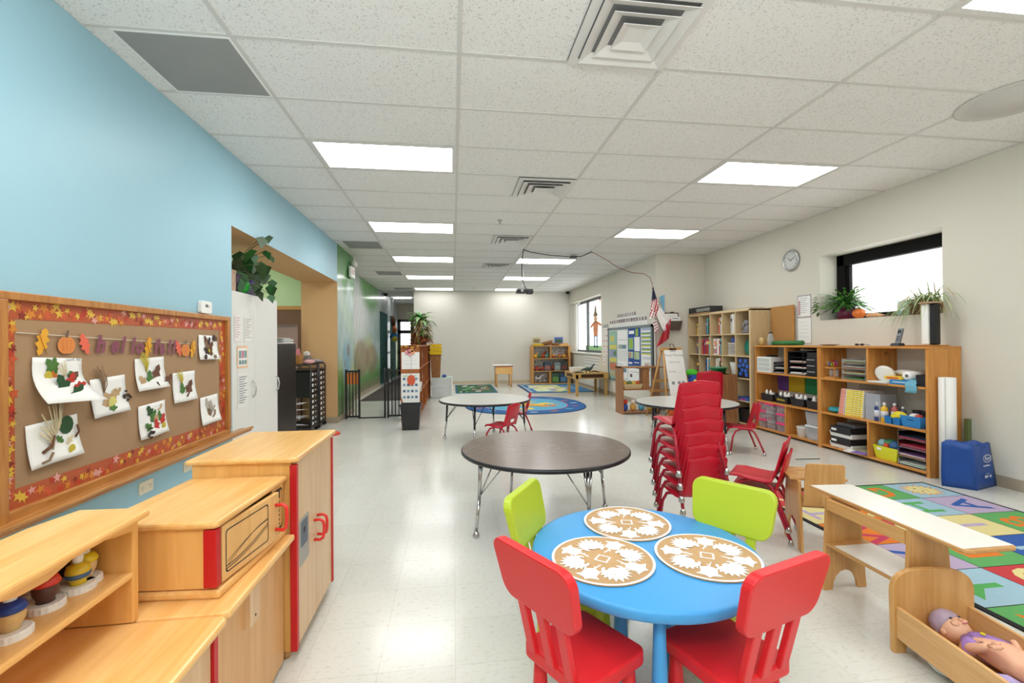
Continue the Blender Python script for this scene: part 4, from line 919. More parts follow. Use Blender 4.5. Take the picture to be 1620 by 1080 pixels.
MB().cyl((.03, .05, .02), (.088, .088, .035), .024, .020).cyl((-.03, .05, .016), (-.088, .088, .006), .024, .020).obj('sleeves', mat('#a680c8', .8, var=.05), dl)
MB().ball((.012, .075, .062), (.008, .008, .003), 8).obj('yellow_flower', mat('#e2d020', .6), dl)
m = MB(); r = random.Random(2)
for k in range(9):
    x = -.10+.025*k; m.tube([(x, -.0, .01), (x+.02*r.random(), -.06, .03+.01*r.random()), (x-.01, -.13, .012)], .018+.006*r.random(), 8)
o = m.obj('doll_blanket', mat('#8fd8c4', .8, var=.1, scale=20), loc=(1.955, 1.20, .085)); tag(o, 'crumpled mint green doll blanket at the foot of the doll bed', 'blanket')
m = MB()
for k in range(3): m.tube([(-.06+.03*k, .0, .0), (-.03+.03*k, -.04, .015), (.0+.03*k, -.10, .0)], .020, 8)
tag(m.obj('doll_cloth', mat('#b9a8d8', .8, var=.1, scale=20), loc=(1.865, 1.36, .102)), 'pale lilac doll cloth against the near rail of the doll bed', 'cloth')
# second doll: arm and legs lying beside the first
d2 = thing('second_doll', 'second bare pink doll with bent arm lying along the far rail of the doll bed', 'doll', (2.065, 1.44, .115), math.radians(180+14))
V = [(0, .10, .0), (0, .05, .0), (0, .01, .0), (.03, .02, .01), (.04, .05, .05), (.03, .025, .075), (-.03, .02, 0), (-.045, .06, 0), (.018, .14, 0), (.018, .2, 0), (-.018, .14, 0), (-.018, .2, 0)]
b2 = skin_body('doll_body', V, [(0, 1), (1, 2), (2, 3), (3, 4), (4, 5), (2, 6), (6, 7), (0, 8), (8, 9), (0, 10), (10, 11)], [.026, .028, .022, .013, .011, .011, .013, .011, .018, .014, .018, .014], SKIN, d2)
MB().ball((0, -.03, .005), (.03, .034, .03), 16).ball((0, -.02, .036), (.004, .005, .004), 8).obj('head', SKIN, b2)
MB().lathe([(.031, 0), (.03, .015), (.02, .028), (0, .033)], 16).obj('hair', mat('#caa070', .7), d2, loc=(0, -.034, .005), rot=(PI/2, 0, 0))
t = thing('white_ball', 'white plastic toy disc lying on the floor under the doll bed', 'toy', (1.90, 1.52, 0)); MB().lathe([(0, 0), (.04, .004), (.055, .022), (.04, .045), (0, .052)], 24).obj('toy_shell', WHITE, t)
t = thing('floor_stick', 'thin dark stick lying on the floor in front of the pine shelves', 'stick', (3.84, 4.45, 0)); MB().tube([(-.14, .008, .005), (0, 0, .006), (.14, -.008, .005)], .0045, 8).obj('stick_rod', mat('#55524c', .6), t)

# ------------------------------------------------------------------ pine shelf units on the near right wall
SX = 4.42; SB = 4.775
def pine_unit(name, label, y0, y1, yd):
    t = thing(name, label, 'shelf', (0, 0, 0)); T = .022
    MB().box(SX, y0, 0, SB, y0+T+.01, 1.215).obj('side_panel', PINEZ, t, bevel=.002); MB().box(SX, y1-T, 0, SB, y1, 1.215).obj('side_panel', PINEZ, t, bevel=.002)
    MB().box(SX-.01, y0-.002, 1.215, SB, y1, 1.237).obj('top_board', PINE, t, bevel=.002)
    for z in (.03, .42, .83): MB().box(SX, y0+T, z, SB, y1-T, z+.022).obj('shelf', PINE, t, bevel=.002)
    MB().box(SX, yd-.011, .852, SB, yd+.011, 1.215).obj('divider', PINEZ, t); MB().box(SX, yd-.011, .052, SB, yd+.011, .42).obj('divider', PINEZ, t)
    return t
pine_unit('pine_shelf', 'open pine shelf unit nearest the blue bag, full of craft supplies', 3.66, 4.93, 4.29)
pine_unit('pine_shelf', 'open pine shelf unit between the oak cubby and the craft supply shelf', 4.93, 6.10, 5.50)
# helper for items: simple composed things standing on a shelf; front faces -X
def item(name, label, cat, x, y, z, parts, group=None, rz=0):
    t = thing(name, label, cat, (x, y, z), rz, group)
    for pn, mb, mt, *kw in parts: mb.obj(pn, mt, t, **(kw[0] if kw else {}))
    return t
def sheets(w, d, n, z0=0, th=.003, seed=0, jit=.01, cols=1):
    r = random.Random(seed); m = MB()
    for k in range(n):
        jx, jy = r.uniform(-jit, jit), r.uniform(-jit, jit); m.box(-w/2+jx, -d/2+jy, z0+k*th, w/2+jx, d/2+jy, z0+(k+.8)*th, r.randrange(cols))
    return m
pmix = [mat(h, .7, var=.05) for h in ('#e9e8e4', '#8a9098', '#d8b45a', '#b0455a', '#3c4450')]
Z1, Z2, Z3, ZT = .853, .443, .053, 1.2385
XC = 4.56
# unit A, top left: pencil caddy and paper trays
item('pencil_caddy', 'two tier wooden caddy of scissors and markers on the upper shelf', 'caddy', 4.50, 4.80, Z1, [
    ('caddy_board', MB().box(-.06, -.07, 0, .06, .07, .014).box(-.06, -.07, .115, .06, .07, .128).box(-.06, -.07, .014, -.05, -.06, .115).box(.05, .06, .014, .06, .07, .115), PINE),
    ('jar', MB().cyl((-.0, -.03, .014), (0, -.03, .11), .025).cyl((0, .035, .014), (0, .035, .11), .025), CLEAR),
    ('scissor_handles', sum_mb([MB().tube([(x+.017*math.cos(a), y, .16+dz+.022*math.sin(a)) for a in [k*PI/5 for k in range(10)]], .005, 6, mi, close=True) for x, y, dz, mi in ((-.03, -.05, .0, 0), (.0, -.03, .02, 1), (-.02, .0, .0, 2), (.01, .02, .03, 0), (-.03, .04, .01, 3), (.0, .055, .0, 1))]), [mat('#c42a3a', .4), mat('#6a3c9a', .4), mat('#8ec02c', .4), mat('#8a8c96', .4)])])
def tray_stack(label, x, y, z, w, d, n, dz, frame, pm, seed=0, hand=0, cat='paper tray', name='paper_tray'):
    parts = []; f = MB(); p = MB(); r = random.Random(seed)
    for k in range(n):
        zz = k*dz; f.box(-w/2, -d/2, zz, w/2, d/2, zz+.006).box(-w/2, -d/2, zz, w/2, -d/2+.006, zz+dz*.8).box(-w/2, d/2-.006, zz, w/2, d/2, zz+dz*.8).box(w/2-.006, -d/2, zz, w/2, d/2, zz+dz*.8)
        s = sheets(w*.95, d*.88, r.randint(3, 6), zz+.008, .004, seed+k, .012, len(pm)); p.v, off = p.v+s.v, len(p.v); p.f += [[i+off for i in q] for q in s.f]; p.m += s.m; p.s += s.s
    return item(name, label, cat, x, y, z, [('tray_frame', f, frame), ('papers', p, pm)])
tray_stack('clear stacking trays full of paper on the upper shelf beside the scissors', 4.60, 4.49, Z1, .30, .30, 4, .062, CLEAR, [pmix[0], mat('#c9583c', .6), pmix[2], mat('#4c8a5a', .6), pmix[1]], 3)
# top right
item('paper_plates', 'fan of white paper plates leaning on the upper shelf', 'plates', 4.50, 4.17, Z1, [('plate_stack', sum_mb([MBT(Mt(0, 0, .085+.0*k, ry=PI/2-.35, rz=.3), lambda mb, k=k: mb.lathe([(0, .002*k), (.075, .002*k), (.095, .008+.002*k), (.09, .009+.002*k), (0, .003+.002*k)], 28)) for k in range(5)]), WHITE), ('loose_sheets', sheets(.2, .2, 5, 0, .003, 4, .02), PAPER)])
item('craft_pack', 'yellow packet lying under rolled paper on the upper shelf', 'packet', 4.52, 4.02, Z1+.048, [('packet', MB().box(-.09, -.09, 0, .09, .09, .03), mat('#e8c22c', .4), dict(bevel=.004)), ('printed_band', MB().box(-.092, -.06, .008, -.0905, .06, .022), mat('#d8502c', .5))])
item('blue_box', 'small bright blue box at the front of the upper shelf under the paper roll', 'box', 4.48, 3.95, Z1, [('box_body', MB().box(-.05, -.10, 0, .09, .10, .047), mat('#2a86c8', .4), dict(bevel=.002)), ('printed_line', MB().box(-.0512, -.07, .02, -.0502, .07, .028), PAPER)])
item('paper_roll', 'white paper roll with grey core pointing out of the upper shelf', 'paper roll', 4.59, 3.91, Z1+.049, [('rolled_paper', MB().lathe([(.014, -.14), (.042, -.14), (.042, .14), (.014, .14)], 28), PAPER, dict(loc=(0, 0, .042), rot=(0, PI/2, .12))), ('core', MB().lathe([(.016, -.141), (.010, -.141), (.010, .141)], 20), mat('#77706a', .8), dict(loc=(0, 0, .042), rot=(0, PI/2, .12)))])
item('tissue_pack', 'white tissue bundle on the upper shelf behind the yellow packet', 'packet', 4.64, 4.06, Z1+.08, [('bundle', MB().ball((0, 0, .03), (.07, .12, .035), 16), PAPER)])
m = MB(); n = 8
vs = [(-.165 if j > 3 else .02-.045*j, -.055+.11*i/n+.006*math.sin(j*2), .052-(j-3)*.03+.004*math.sin(i*2) if j > 3 else .056+.004*math.sin(i*2.2)) for j in range(8) for i in range(n+1)]
m.add(vs, [(j*(n+1)+i, j*(n+1)+i+1, (j+1)*(n+1)+i+1, (j+1)*(n+1)+i) for j in range(7) for i in range(n)], 0, True)
tag(m.obj('cloth', mat('#6fb0c8', .85, var=.08), loc=(4.575, 3.82, Z1+.0), solid=.004), 'light blue cloth hanging over the edge of the upper shelf', 'cloth')
item('black_bin', 'small black bin at the near end of the upper shelf', 'bin', 4.50, 3.735, Z1, [('bin_body', MB().bin(.15, .08, .16, .09, 0, .11), BLKPL), ('contents', MB().box(-.07, -.035, .02, .07, .035, .1), mat('#2c2c30', .8))])
# middle shelf of unit A
item('teal_bag', 'flat teal bag lying on the middle shelf', 'bag', 4.55, 4.80, Z2, [('bag_body', MB().ball((0, 0, .03), (.11, .09, .032), 18).ball((-.03, .03, .045), (.06, .05, .02), 12), mat('#2a9aa8', .5, var=.12))])
item('clear_jar', 'small clear jar behind the orange workbook stack', 'jar', 4.66, 4.80, Z2+.065, [('jar_body', MB().lathe([(.04, 0), (.045, .01), (.045, .07), (.04, .08), (0, .08)], 20), CLEAR)])
def bookstack(label, y0, y1, spine, nb, hgt, lean, group, tint):
    t = thing('workbook_stack', label, 'workbooks', (4.46, (y0+y1)/2, Z2), 0)
    w = y1-y0
    for k in range(nb):
        zz = hgt*k/nb; m = MB().box(0, -w/2, zz, .25, w/2, zz+hgt/nb*.93, 0).box(-.001, -w/2+.004, zz+.002, 0, w/2-.004, zz+hgt/nb*.8, 1)
        for q in range(3): m.box(-.002, -w/2+w*(.12+.2*q), zz+hgt/nb*.35, -.001, -w/2+w*(.12+.2*q)+w*.10, zz+hgt/nb*.5, 2)
        o = m.obj('workbook', [PAPER, spine, tint], t); o.location = (0, lean*(zz/hgt-.5), 0)
    return t
bookstack('stack of orange spined workbooks leaning on the middle shelf', 4.61, 4.68, mat('#e86a3a', .5, var=0), 13, .30, -.045, 'x', PAPER)
bookstack('tall stack of yellow spined workbooks on the middle shelf', 4.38, 4.60, mat('#f0d818', .5, var=0), 13, .30, -.03, 'x', mat('#7a6a28', .6))
item('grey_workbooks', 'stack of grey edged workbooks to the right of the yellow stack', 'workbooks', 4.56, 4.27, Z2, [('pages', sheets(.2, .17, 24, 0, .0118, 9, .003), mat('#b4b8c2', .7))])
item('wire_basket', 'thin grey wire rack behind the workbooks on the middle shelf', 'rack', 4.715, 4.45, Z2, [('wires', sum_mb([MB().tube([(0, -.22, z), (0, .22, z)], .002, 5) for z in (.31, .33, .35)]+[MB().tube([(0, y_, 0.0), (0, y_, .35)], .002, 5) for y_ in (-.22, 0, .22)]), GREY)])
def paint(label, y, x, col, capc, z=Z2, s=1):
    item('paint_bottle', label, 'paint bottle', x, y, z, [('bottle_body', MB().lathe([(.0, 0), (.026*s, 0), (.027*s, .006), (.027*s, .12*s), (.022*s, .135*s), (.011*s, .142*s), (.011*s, .15*s), (0, .15*s)], 20), mat(col, .3)), ('cap', MB().lathe([(.013*s, 0), (.012*s, .022*s), (.006*s, .026*s), (0, .027*s)], 14, c=(0, 0, .15*s)), mat(capc, .4)), ('paper_label', MB().lathe([(.0275*s, .04*s), (.0275*s, .1*s)], 20), mat('#d8d8e0', .6, var=.3, scale=60))], group='paint bottles on the middle shelf')
paint('dark blue paint bottle with a white cap, leftmost on the middle shelf', 4.225, 4.475, '#2c3f7c', '#eeeeee', s=1.15)
paint('yellow paint bottle with a white cap beside the dark blue one', 4.15, 4.475, '#e2b62c', '#eeeeee', s=1.15)
paint('pinkish red paint bottle behind the small blue bins', 4.10, 4.54, '#c86a6a', '#eeeeee', s=1.15)
paint('purple blue paint bottle at the back behind the yellow cloth', 4.03, 4.56, '#4c4c80', '#dddddd')
for y, l in ((3.93, 'dark jar with black lid behind the yellow cloth'), (3.84, 'dark jar with black lid above the large blue bin')):
    item('paint_jar', l, 'jar', 4.62, y, Z2, [('jar_body', MB().lathe([(0, 0), (.045, 0), (.045, .12), (.04, .13), (0, .13)], 20), mat('#4a3a5c', .3, var=.3)), ('lid', MB().lathe([(.046, .128), (.046, .15), (0, .152)], 20), BLACK)])
BB = mat('#1f74b8', .35, var=.02)
item('blue_bin', 'small dark blue bin next to the yellow paint bottle', 'bin', 4.465, 4.07, Z2, [('bin_body', MB().bin(.07, .065, .08, .075, 0, .075), BB), ('contents', MB().box(-.03, -.03, .01, .03, .03, .06), mat('#3a5a7c', .7))], group='blue bins on the middle shelf')
item('blue_bin', 'small blue bin under the yellow cloth', 'bin', 4.465, 3.985, Z2, [('bin_body', MB().bin(.07, .065, .08, .08, 0, .075), BB)], group='blue bins on the middle shelf')
item('yellow_cloth', 'bright yellow cloth bunched on a small blue bin', 'cloth', 4.47, 3.985, Z2+.072, [('cloth_bunch', MB().ball((0, 0, .025), (.05, .065, .04), 14).ball((-.02, .03, .01), (.035, .04, .025), 10), mat('#e6d62c', .7, var=.1, scale=20))])
bnm = MB().bin(.15, .17, .18, .20, 0, .11)
item('blue_bin', 'large bright blue bin of craft odds near the white plates', 'bin', 4.52, 3.85, Z2, [('bin_body', bnm, mat('#2e86cc', .35)), ('handle_slot', MB().box(-.0855, -.03, .07, -.0835, .03, .088), BLACK), ('contents', MB().box(-.07, -.08, .02, .07, .08, .10).ball((.0, .03, .11), (.05, .03, .02), 10, 0).ball((-.03, -.04, .11), (.03, .03, .02), 10, 1).ball((.03, -.03, .11), (.03, .03, .02), 10, 2), [PAPER, mat('#c84a3a', .6), BLACK])], group='blue bins on the middle shelf')
item('paper_plates', 'stack of white plates standing on edge against the near side panel', 'plates', 4.54, 3.71, Z2, [('plate_stack', sum_mb([MBT(Mt(0, .004*k, .10, rx=PI/2, rz=.35), lambda mb: mb.lathe([(0, 0), (.08, 0), (.1, .008), (.095, .009), (0, .002)], 28)) for k in range(5)]), WHITE)])
# bottom shelf of unit A
for k, (l, pz) in enumerate((('lower black and white letter tray with a pull label, bottom shelf', 0), ('upper black and white letter tray, bottom shelf', .125))):
    item('letter_tray', l, 'letter tray', 4.60, 4.66, Z3+pz, [('tray_shell', MB().bin(.30, .28, .31, .31, 0, .055), mat('#e6e6e2', .4)), ('black_drawer', MB().box(-.16, -.135, .04, .14, .135, .118), BLKPL, dict(bevel=.004)), ('name_card', MB().box(-.1625, -.04+.09, .07, -.161, .03+.09, .095), PAPER)], group='letter trays on the bottom shelf')
item('grey_case', 'flat grey case on top of the letter trays', 'case', 4.62, 4.65, Z3+.245, [('case_body', MB().box(-.12, -.12, 0, .12, .12, .035), mat('#6c7076', .4), dict(bevel=.006)), ('case_line', MB().box(-.122, -.1, .015, -.12, .1, .02), BLACK)])
item('loose_papers', 'white and lilac papers sliding off the bottom shelf', 'papers', 4.50, 4.42, Z3, [('white_sheets', MBT(Mt(0, 0, 0, rz=.25), lambda mb: mb.box(-.12, -.06, 0, .14, .14, .012)), PAPER), ('lilac_sheet', MBT(Mt(0, 0, .013, rz=.25), lambda mb: mb.box(-.15, -.10, 0, .07, .05, .004)), mat('#8a6ac0', .6)), ('grey_sheet', MBT(Mt(0, 0, .018, rz=-.2), lambda mb: mb.box(-.05, -.08, 0, .18, .12, .004)), mat('#a8a890', .7))])
item('yellow_bin', 'bright yellow bin overflowing with craft shapes on the bottom shelf', 'bin', 4.55, 4.13, Z3, [('bin_body', MB().bin(.17, .22, .20, .27, 0, .135), mat('#dcdc28', .35)), ('name_card', MB().box(-.1, .04, .09, -.098, .09, .115), PAPER), ('craft_shapes', MB().box(-.08, -.11, .02, .08, .11, .12, 3).ball((-.03, .08, .15), (.05, .05, .05), 12, 4).ball((.0, .02, .16), (.07, .06, .05), 12, 0).ball((-.03, -.06, .15), (.06, .06, .055), 12, 1).box(-.09, -.02, .12, -.02, .02, .17, 2).ball((.04, -.07, .17), (.05, .06, .04), 12, 5), [mat('#3c8a5a', .6), mat('#2a5a8c', .6), mat('#d8502c', .6), PAPER, mat('#8ab0b8', .6), mat('#3c6a4c', .6)])])
tray_stack('wire trays crammed with coloured paper at the near end of the bottom shelf', 4.60, 3.84, Z3, .32, .28, 4, .088, CHROME, [pmix[0], mat('#8a5a90', .6), mat('#d8944a', .6), pmix[0], mat('#4c8c4c', .6), mat('#c03a50', .6), mat('#3c4c6c', .6)], 11)
# things on top of the pine shelves
item('cordless_phone', 'black and silver cordless phone standing in its base on the pine shelf', 'phone', 4.55, 4.07, ZT, [('phone_base', MB().taper(.09, .10, .07, .07, 0, .03), BLKPL, dict(bevel=.004)), ('handset', MB().box(-.012, -.024, 0, .012, .024, .165), mat('#7c8288', .3), dict(loc=(.0, 0, .022), rot=(0, .28, 0), bevel=.005)), ('screen_and_keys', sum_mb([MB().box(-.0135, -.017, .11, -.0125, .017, .145)]+[MB().box(-.0135, -.016+.012*c_, .03+.014*r_, -.0125, -.008+.012*c_, .038+.014*r_) for r_ in range(4) for c_ in range(3)]), BLACK, dict(loc=(0, 0, .022), rot=(0, .28, 0)))])
item('wooden_board', 'thin wooden board under the white and black post', 'board', 4.58, 3.80, ZT, [('board', MB().box(-.12, -.10, 0, .12, .12, .012), PINE, dict(bevel=.003)), ('board_edge', MB().box(-.121, -.1, .003, -.1205, .12, .009), mat('#9a6228', .5))])
item('paper_tube_post', 'upright white tube with one black side carrying a small round tray', 'tube', 4.58, 3.765, ZT+.012, [('white_tube', MB().box(-.04, -.005, 0, .04, .065, .40), WHITE, dict(bevel=.015)), ('black_tube', MB().box(-.035, -.062, 0, .035, -.008, .40), BLACK, dict(bevel=.015)), ('round_tray', MB().lathe([(0, .40), (.085, .40), (.09, .406), (.09, .412), (0, .412)], 28), mat('#c8a888', .6))])
item('glass_plate', 'shallow brown plate lying on top of the pine shelves where the units meet', 'plate', 4.56, 4.93, ZT, [('plate_body', MB().lathe([(0, .003), (.05, 0), (.11, .012), (.108, .015), (.05, .004), (0, .006)], 28), mat('#9a7e62', .3))])
item('sunglasses', 'dark glasses folded on top of the pine shelf', 'glasses', 4.50, 4.46, ZT, [('lenses', MB().ball((0, -.033, .014), (.006, .026, .013), 12).ball((0, .033, .014), (.006, .026, .013), 12), BLACK), ('temples', MB().tube([(0, -.06, .018), (.07, -.055, .006)], .003, 6).tube([(0, .06, .018), (.07, .05, .006)], .003, 6).tube([(0, -.008, .018), (0, .008, .018)], .003, 6), mat('#4a3a34', .4))])
item('gold_vase', 'small gold tinted vase on the pine shelf against the oak cubby', 'vase', 4.50, 6.05, ZT, [('vase_body', MB().lathe([(.03, 0), (.042, .03), (.045, .07), (.036, .10), (.033, .115), (.03, .115), (.028, .1)], 22), mat('#c9ae72', .3, metal=.3))])
item('glass_bottle', 'clear glass bottle with a black spout beside the gold vase', 'bottle', 4.56, 5.95, ZT, [('bottle_body', MB().lathe([(.0, 0), (.04, 0), (.042, .02), (.042, .11), (.03, .14), (.03, .17), (.0, .175)], 20), CLEAR), ('spout', MB().ball((0, 0, .12), (.02, .02, .015), 10).cyl((0, 0, .172), (0, 0, .19), .028), mat('#3c3c3c', .4))])
item('green_roll', 'long green roll with dark hollow end lying on the pine shelf', 'roll', 4.60, 5.70, ZT, [('green_sheet', MB().lathe([(.02, -.27), (.032, -.27), (.032, .27), (.02, .27)], 20), mat('#2f7a40', .5), dict(loc=(0, 0, .033), rot=(PI/2, 0, .12))), ('dark_end', MB().lathe([(.0, .266), (.021, .266)], 20), BLACK, dict(loc=(0, 0, .033), rot=(PI/2, 0, .12)))])
# unit B contents
dm = MB().box(-.12, -.14, 0, .12, .14, .22); 
dp = MB().box(-.122, -.128, .02, -.1195, .128, .075).box(-.122, -.128, .083, -.1195, .128, .138).box(-.122, -.128, .146, -.1195, .128, .20)
item('drawer_unit', 'white plastic desktop drawer unit at the far end of the upper pine shelf', 'drawers', 4.54, 5.92, Z1, [('cabinet', dm, WHITE, dict(bevel=.004)), ('clear_drawers', dp, mat('#c4cac6', .3))])
item('black_hat', 'flat black thing lying on top of the white drawer unit', 'hat', 4.55, 5.92, Z1+.222, [('brim', MB().lathe([(0, .0), (.08, .0), (.09, .006), (.05, .02), (0, .03)], 20), BLACK)])
tray_stack('black letter tray with loose papers beside the white drawer unit', 4.58, 5.64, Z1, .26, .22, 3, .055, BLKPL, [pmix[0], mat('#b05a4a', .6), pmix[0], pmix[4]], 21)
m = MB().box(-.16, -.25, 0, .16, .25, .01).box(-.16, -.25, .30, .16, .25, .31).box(-.16, .24, 0, .16, .25, .31).box(-.16, -.25, 0, .16, -.08, .31).box(-.16, -.005, 0, .16, .0, .31)
for k in range(1, 4): m.box(-.16, -.08, .075*k, .16, .25, .075*k+.006)
p = MB(); r = random.Random(9)
for k in range(1, 4):
    s_ = sheets(.30, .26, 6, .075*(k-1)+.012, .004, k, .014, 3)
    s_.v = [(x, y+.085, z) for x, y, z in s_.v]; off = len(p.v); p.v += s_.v; p.f += [[i+off for i in q] for q in s_.f]; p.m += s_.m; p.s += s_.s
item('letter_sorter', 'large black letter sorter with stacked paper on the upper pine shelf', 'letter sorter', 4.60, 5.22, Z1, [('sorter_case', m, BLKPL), ('papers', p, [PAPER, mat('#d8c8b0', .6), mat('#c05060', .6)]), ('card_slots', sum_mb([MB().box(-.1615, -.07, .05+.075*k, -.1602, -.20, .062+.075*k) for k in range(3)]), GREY)])
item('grey_cloth', 'crumpled grey cloth on top of the black letter sorter', 'cloth', 4.55, 5.24, Z1+.312, [('cloth_folds', MB().ball((0, 0, .012), (.08, .12, .014), 14).ball((-.02, .05, .02), (.04, .06, .02), 10), mat('#a59c90', .8, var=.1))])
for y0, y1, c, l in ((5.86, 6.07, '#6a4494', 'purple'), (5.56, 5.85, '#d8b41c', 'yellow'), (5.27, 5.55, '#1f8a50', 'green')):
    y0 -= .0
    item('card_panel', '%s card hanging at the back of the middle pine shelf' % l, 'card', 4.762, (y0+y1)/2, .58, [('sheet', MB().box(0, -(y1-y0)/2, 0, .008, (y1-y0)/2, .245), mat(c, .6)), ('sheet_edge', MB().box(-.001, -(y1-y0)/2, 0, 0, (y1-y0)/2, .008), mat(c, .4, var=.2))])
for k, (y, l) in enumerate(((5.90, 'black bin of glue bottles, farthest of four on the middle pine shelf'), (5.62, 'black bin with yellow lettering on its front'), (5.33, 'black bin of glue bottles right of the yellow lettered bin'), (5.06, 'black bin holding two white glue bottles with red tips, nearest of four'))):
    cont = MB(); r = random.Random(k+3)
    parts = [('bin_body', MB().bin(.20, .20, .22, .24, 0, .10), BLKPL)]
    for q in range(6): cont.ball((-.05+.02*q, r.uniform(-.08, .08), .09), (.035, .03, .03), 10, q % 3)
    parts.append(('contents', cont, [mat('#d8d4cc', .6), mat('#8a4a44', .6), mat('#6c6c70', .6)]))
    gb = MB()
    for q in range(2 if k in (0, 3) else 3): yy = (.07, -.01, -.08)[q] if k != 3 else (.05, -.03)[q]; gb.lathe([(.02, .06), (.02, .13), (.008, .15), (.006, .16)], 12, 0, c=(-.05, yy, 0)).lathe([(.007, .155), (.004, .175), (0, .177)], 10, 1, c=(-.05, yy, 0))
    parts.append(('glue_bottles', gb, [WHITE, mat('#d84a2c', .4)]))
    t = item('supply_bin', l, 'bin', 4.56, y, Z2, parts, 'black supply bins on the middle pine shelf')
    if k == 1: MB().text('Markers', .045, Matrix.Translation((-.109, 0, .05)) @ Euler(FACE['R']).to_matrix().to_4x4(), off=.001).obj('lettering', mat('#d8c83c', .5), t)
PK = mat('#ec3c7c', .35, var=.02)
r = random.Random(4)
cols = ((5.98, ['farthest column'], (.0, .125, .25)), (5.80, ['middle column'], (.0, .125, .245)), (5.61, ['nearest column'], (.0, .125, .25)))
lvl = ['bottom', 'second', 'top']
for ci, (y, cn, zs) in enumerate(cols):
    for k, z in enumerate(zs):
        w_ = .155
        white = ci == 1 and k < 2
        cont = MB()
        for q in range(14): cont.ball((r.uniform(-.10, .1), r.uniform(-.055, .055), r.uniform(.02, .07)), (.02, .018, .018), 8, q % 4)
        item('storage_box', 'clear toy box with %s lid, %s one in the %s on the lowest shelf' % ('frosted' if white else 'pink', lvl[k], cn[0]), 'storage box', 4.57-.012*(ci == 1)*k, y, Z3+z+.001, [
            ('box_body', MB().taper(.25, w_-.02, .27, w_, 0, .098), mat('#e2dcde', .12, var=.05, scale=30, alpha=.3)), ('lid', MB().box(-.142, -w_/2-.006, .096, .142, w_/2+.006, .122), CLEAR if white else PK, dict(bevel=.005)), ('small_toys', cont, [mat('#c08a8c', .6), mat('#5a6470', .6), mat('#d8d4d0', .6), mat('#b8485c', .6)])], 'clear toy boxes on the lowest pine shelf')
item('white_pail', 'small white pail standing on the lowest pine shelf', 'pail', 4.50, 5.28, Z3, [('pail_body', MB().lathe([(0, 0), (.065, 0), (.075, .12), (.08, .122), (.08, .132), (.074, .132), (.062, .008), (0, .008)], 28), WHITE), ('bail_handle', MB().tube([(.0, -.078, .12), (.02, -.05, .145), (.025, 0, .15), (.02, .05, .145), (0, .078, .12)], .002, 6), GREY)])
for k, (z, l, lidc, cc) in enumerate(((0, 'frosted storage bin, lower of two beside the white pail', '#e4e6e6', '#cfcfd2'), (.185, 'frosted storage bin with a blue lid, upper of two', '#2c3c66', '#b89a90'))):
    item('storage_bin', l, 'storage bin', 4.60, 5.07, Z3+z, [('bin_body', MB().taper(.28, .21, .31, .235, 0, .16), mat('#d4d6d8', .2, var=.05, alpha=.5)), ('lid', MB().box(-.16, -.122, .16, .16, .122, .18), mat(lidc, .35), dict(bevel=.005)), ('contents', MB().box(-.12, -.09, .01, .12, .09, .07, 0).ball((-.05, 0, .08), (.06, .07, .05), 10, 1), [mat(cc, .6), mat('#c08a84', .6)])])
# roll of white paper and wood strip between shelf and bag, blue shopping bag
item('white_paper_roll', 'tall white paper roll standing on end against the pine shelf side', 'paper roll', 4.53, 3.59, 0, [('rolled_paper', MB().lathe([(.062, 0), (.062, .95), (.05, .95), (.05, .9)], 32), PAPER), ('paper_edge', MB().box(-.063, -.03, 0, -.050, -.027, .95), mat('#dcdcd8', .6))])
tag(MB().box(-.02, -.02, 0, .02, .012, .56).obj('wood_strip', mat('#6c7a4a', .6), loc=(4.755, 3.60, 0)), 'narrow dark strip standing behind the blue shopping bag', 'strip')
t = thing('shopping_bag', 'royal blue reusable shopping bag with white printed logos, against the right wall', 'bag', (4.53, 3.40, 0), 0)
BLB = mat('#174a9c', .45, var=.12, scale=7, bump=.25, bscale=12)
# local: x along wall-to-room, y depth; corners measured from the photograph's own footprint
bot = [(-.223, .066), (-.078, -.095), (.243, -.012), (.09, .10)]; top = [(-.225, .066), (-.13, -.10), (.175, -.012), (.06, .10)]
m = MB(); n = 6; vs = []
for j in range(n+1):
    v_ = j/n
    for i in range(4*n):
        s_, q = divmod(i, n); a, b = bot[s_], bot[(s_+1) % 4]; c, d_ = top[s_], top[(s_+1) % 4]; u = q/n
        bx, by = a[0]+(b[0]-a[0])*u, a[1]+(b[1]-a[1])*u; tx_, ty_ = c[0]+(d_[0]-c[0])*u, c[1]+(d_[1]-c[1])*u
        bulge = 1+.035*math.sin(PI*v_)*math.sin(PI*u)+.012*math.sin(7*u+5*v_)
        vs.append(((bx*(1-v_)+tx_*v_)*bulge, (by*(1-v_)+ty_*v_)*bulge, .385*v_+.012*math.sin(i*1.3)*v_+(.035*math.sin(PI*u)*v_ if s_ in (0,) else 0)))
m.add(vs, [(j*4*n+i, j*4*n+(i+1) % (4*n), (j+1)*4*n+(i+1) % (4*n), (j+1)*4*n+i) for j in range(n) for i in range(4*n)]+[tuple(range(4*n-1, -1, -1))], 0, True)
m.obj('bag_body', BLB, t, solid=.003)
MB().tube([(-.14, -.065, .38), (-.12, -.02, .36), (-.06, .05, .345), (.0, .10, .35)], .010, 6).tube([(-.09, -.09, .05), (-.10, -.095, .2), (-.115, -.095, .40)], .006, 6).obj('strap', BLB, t)
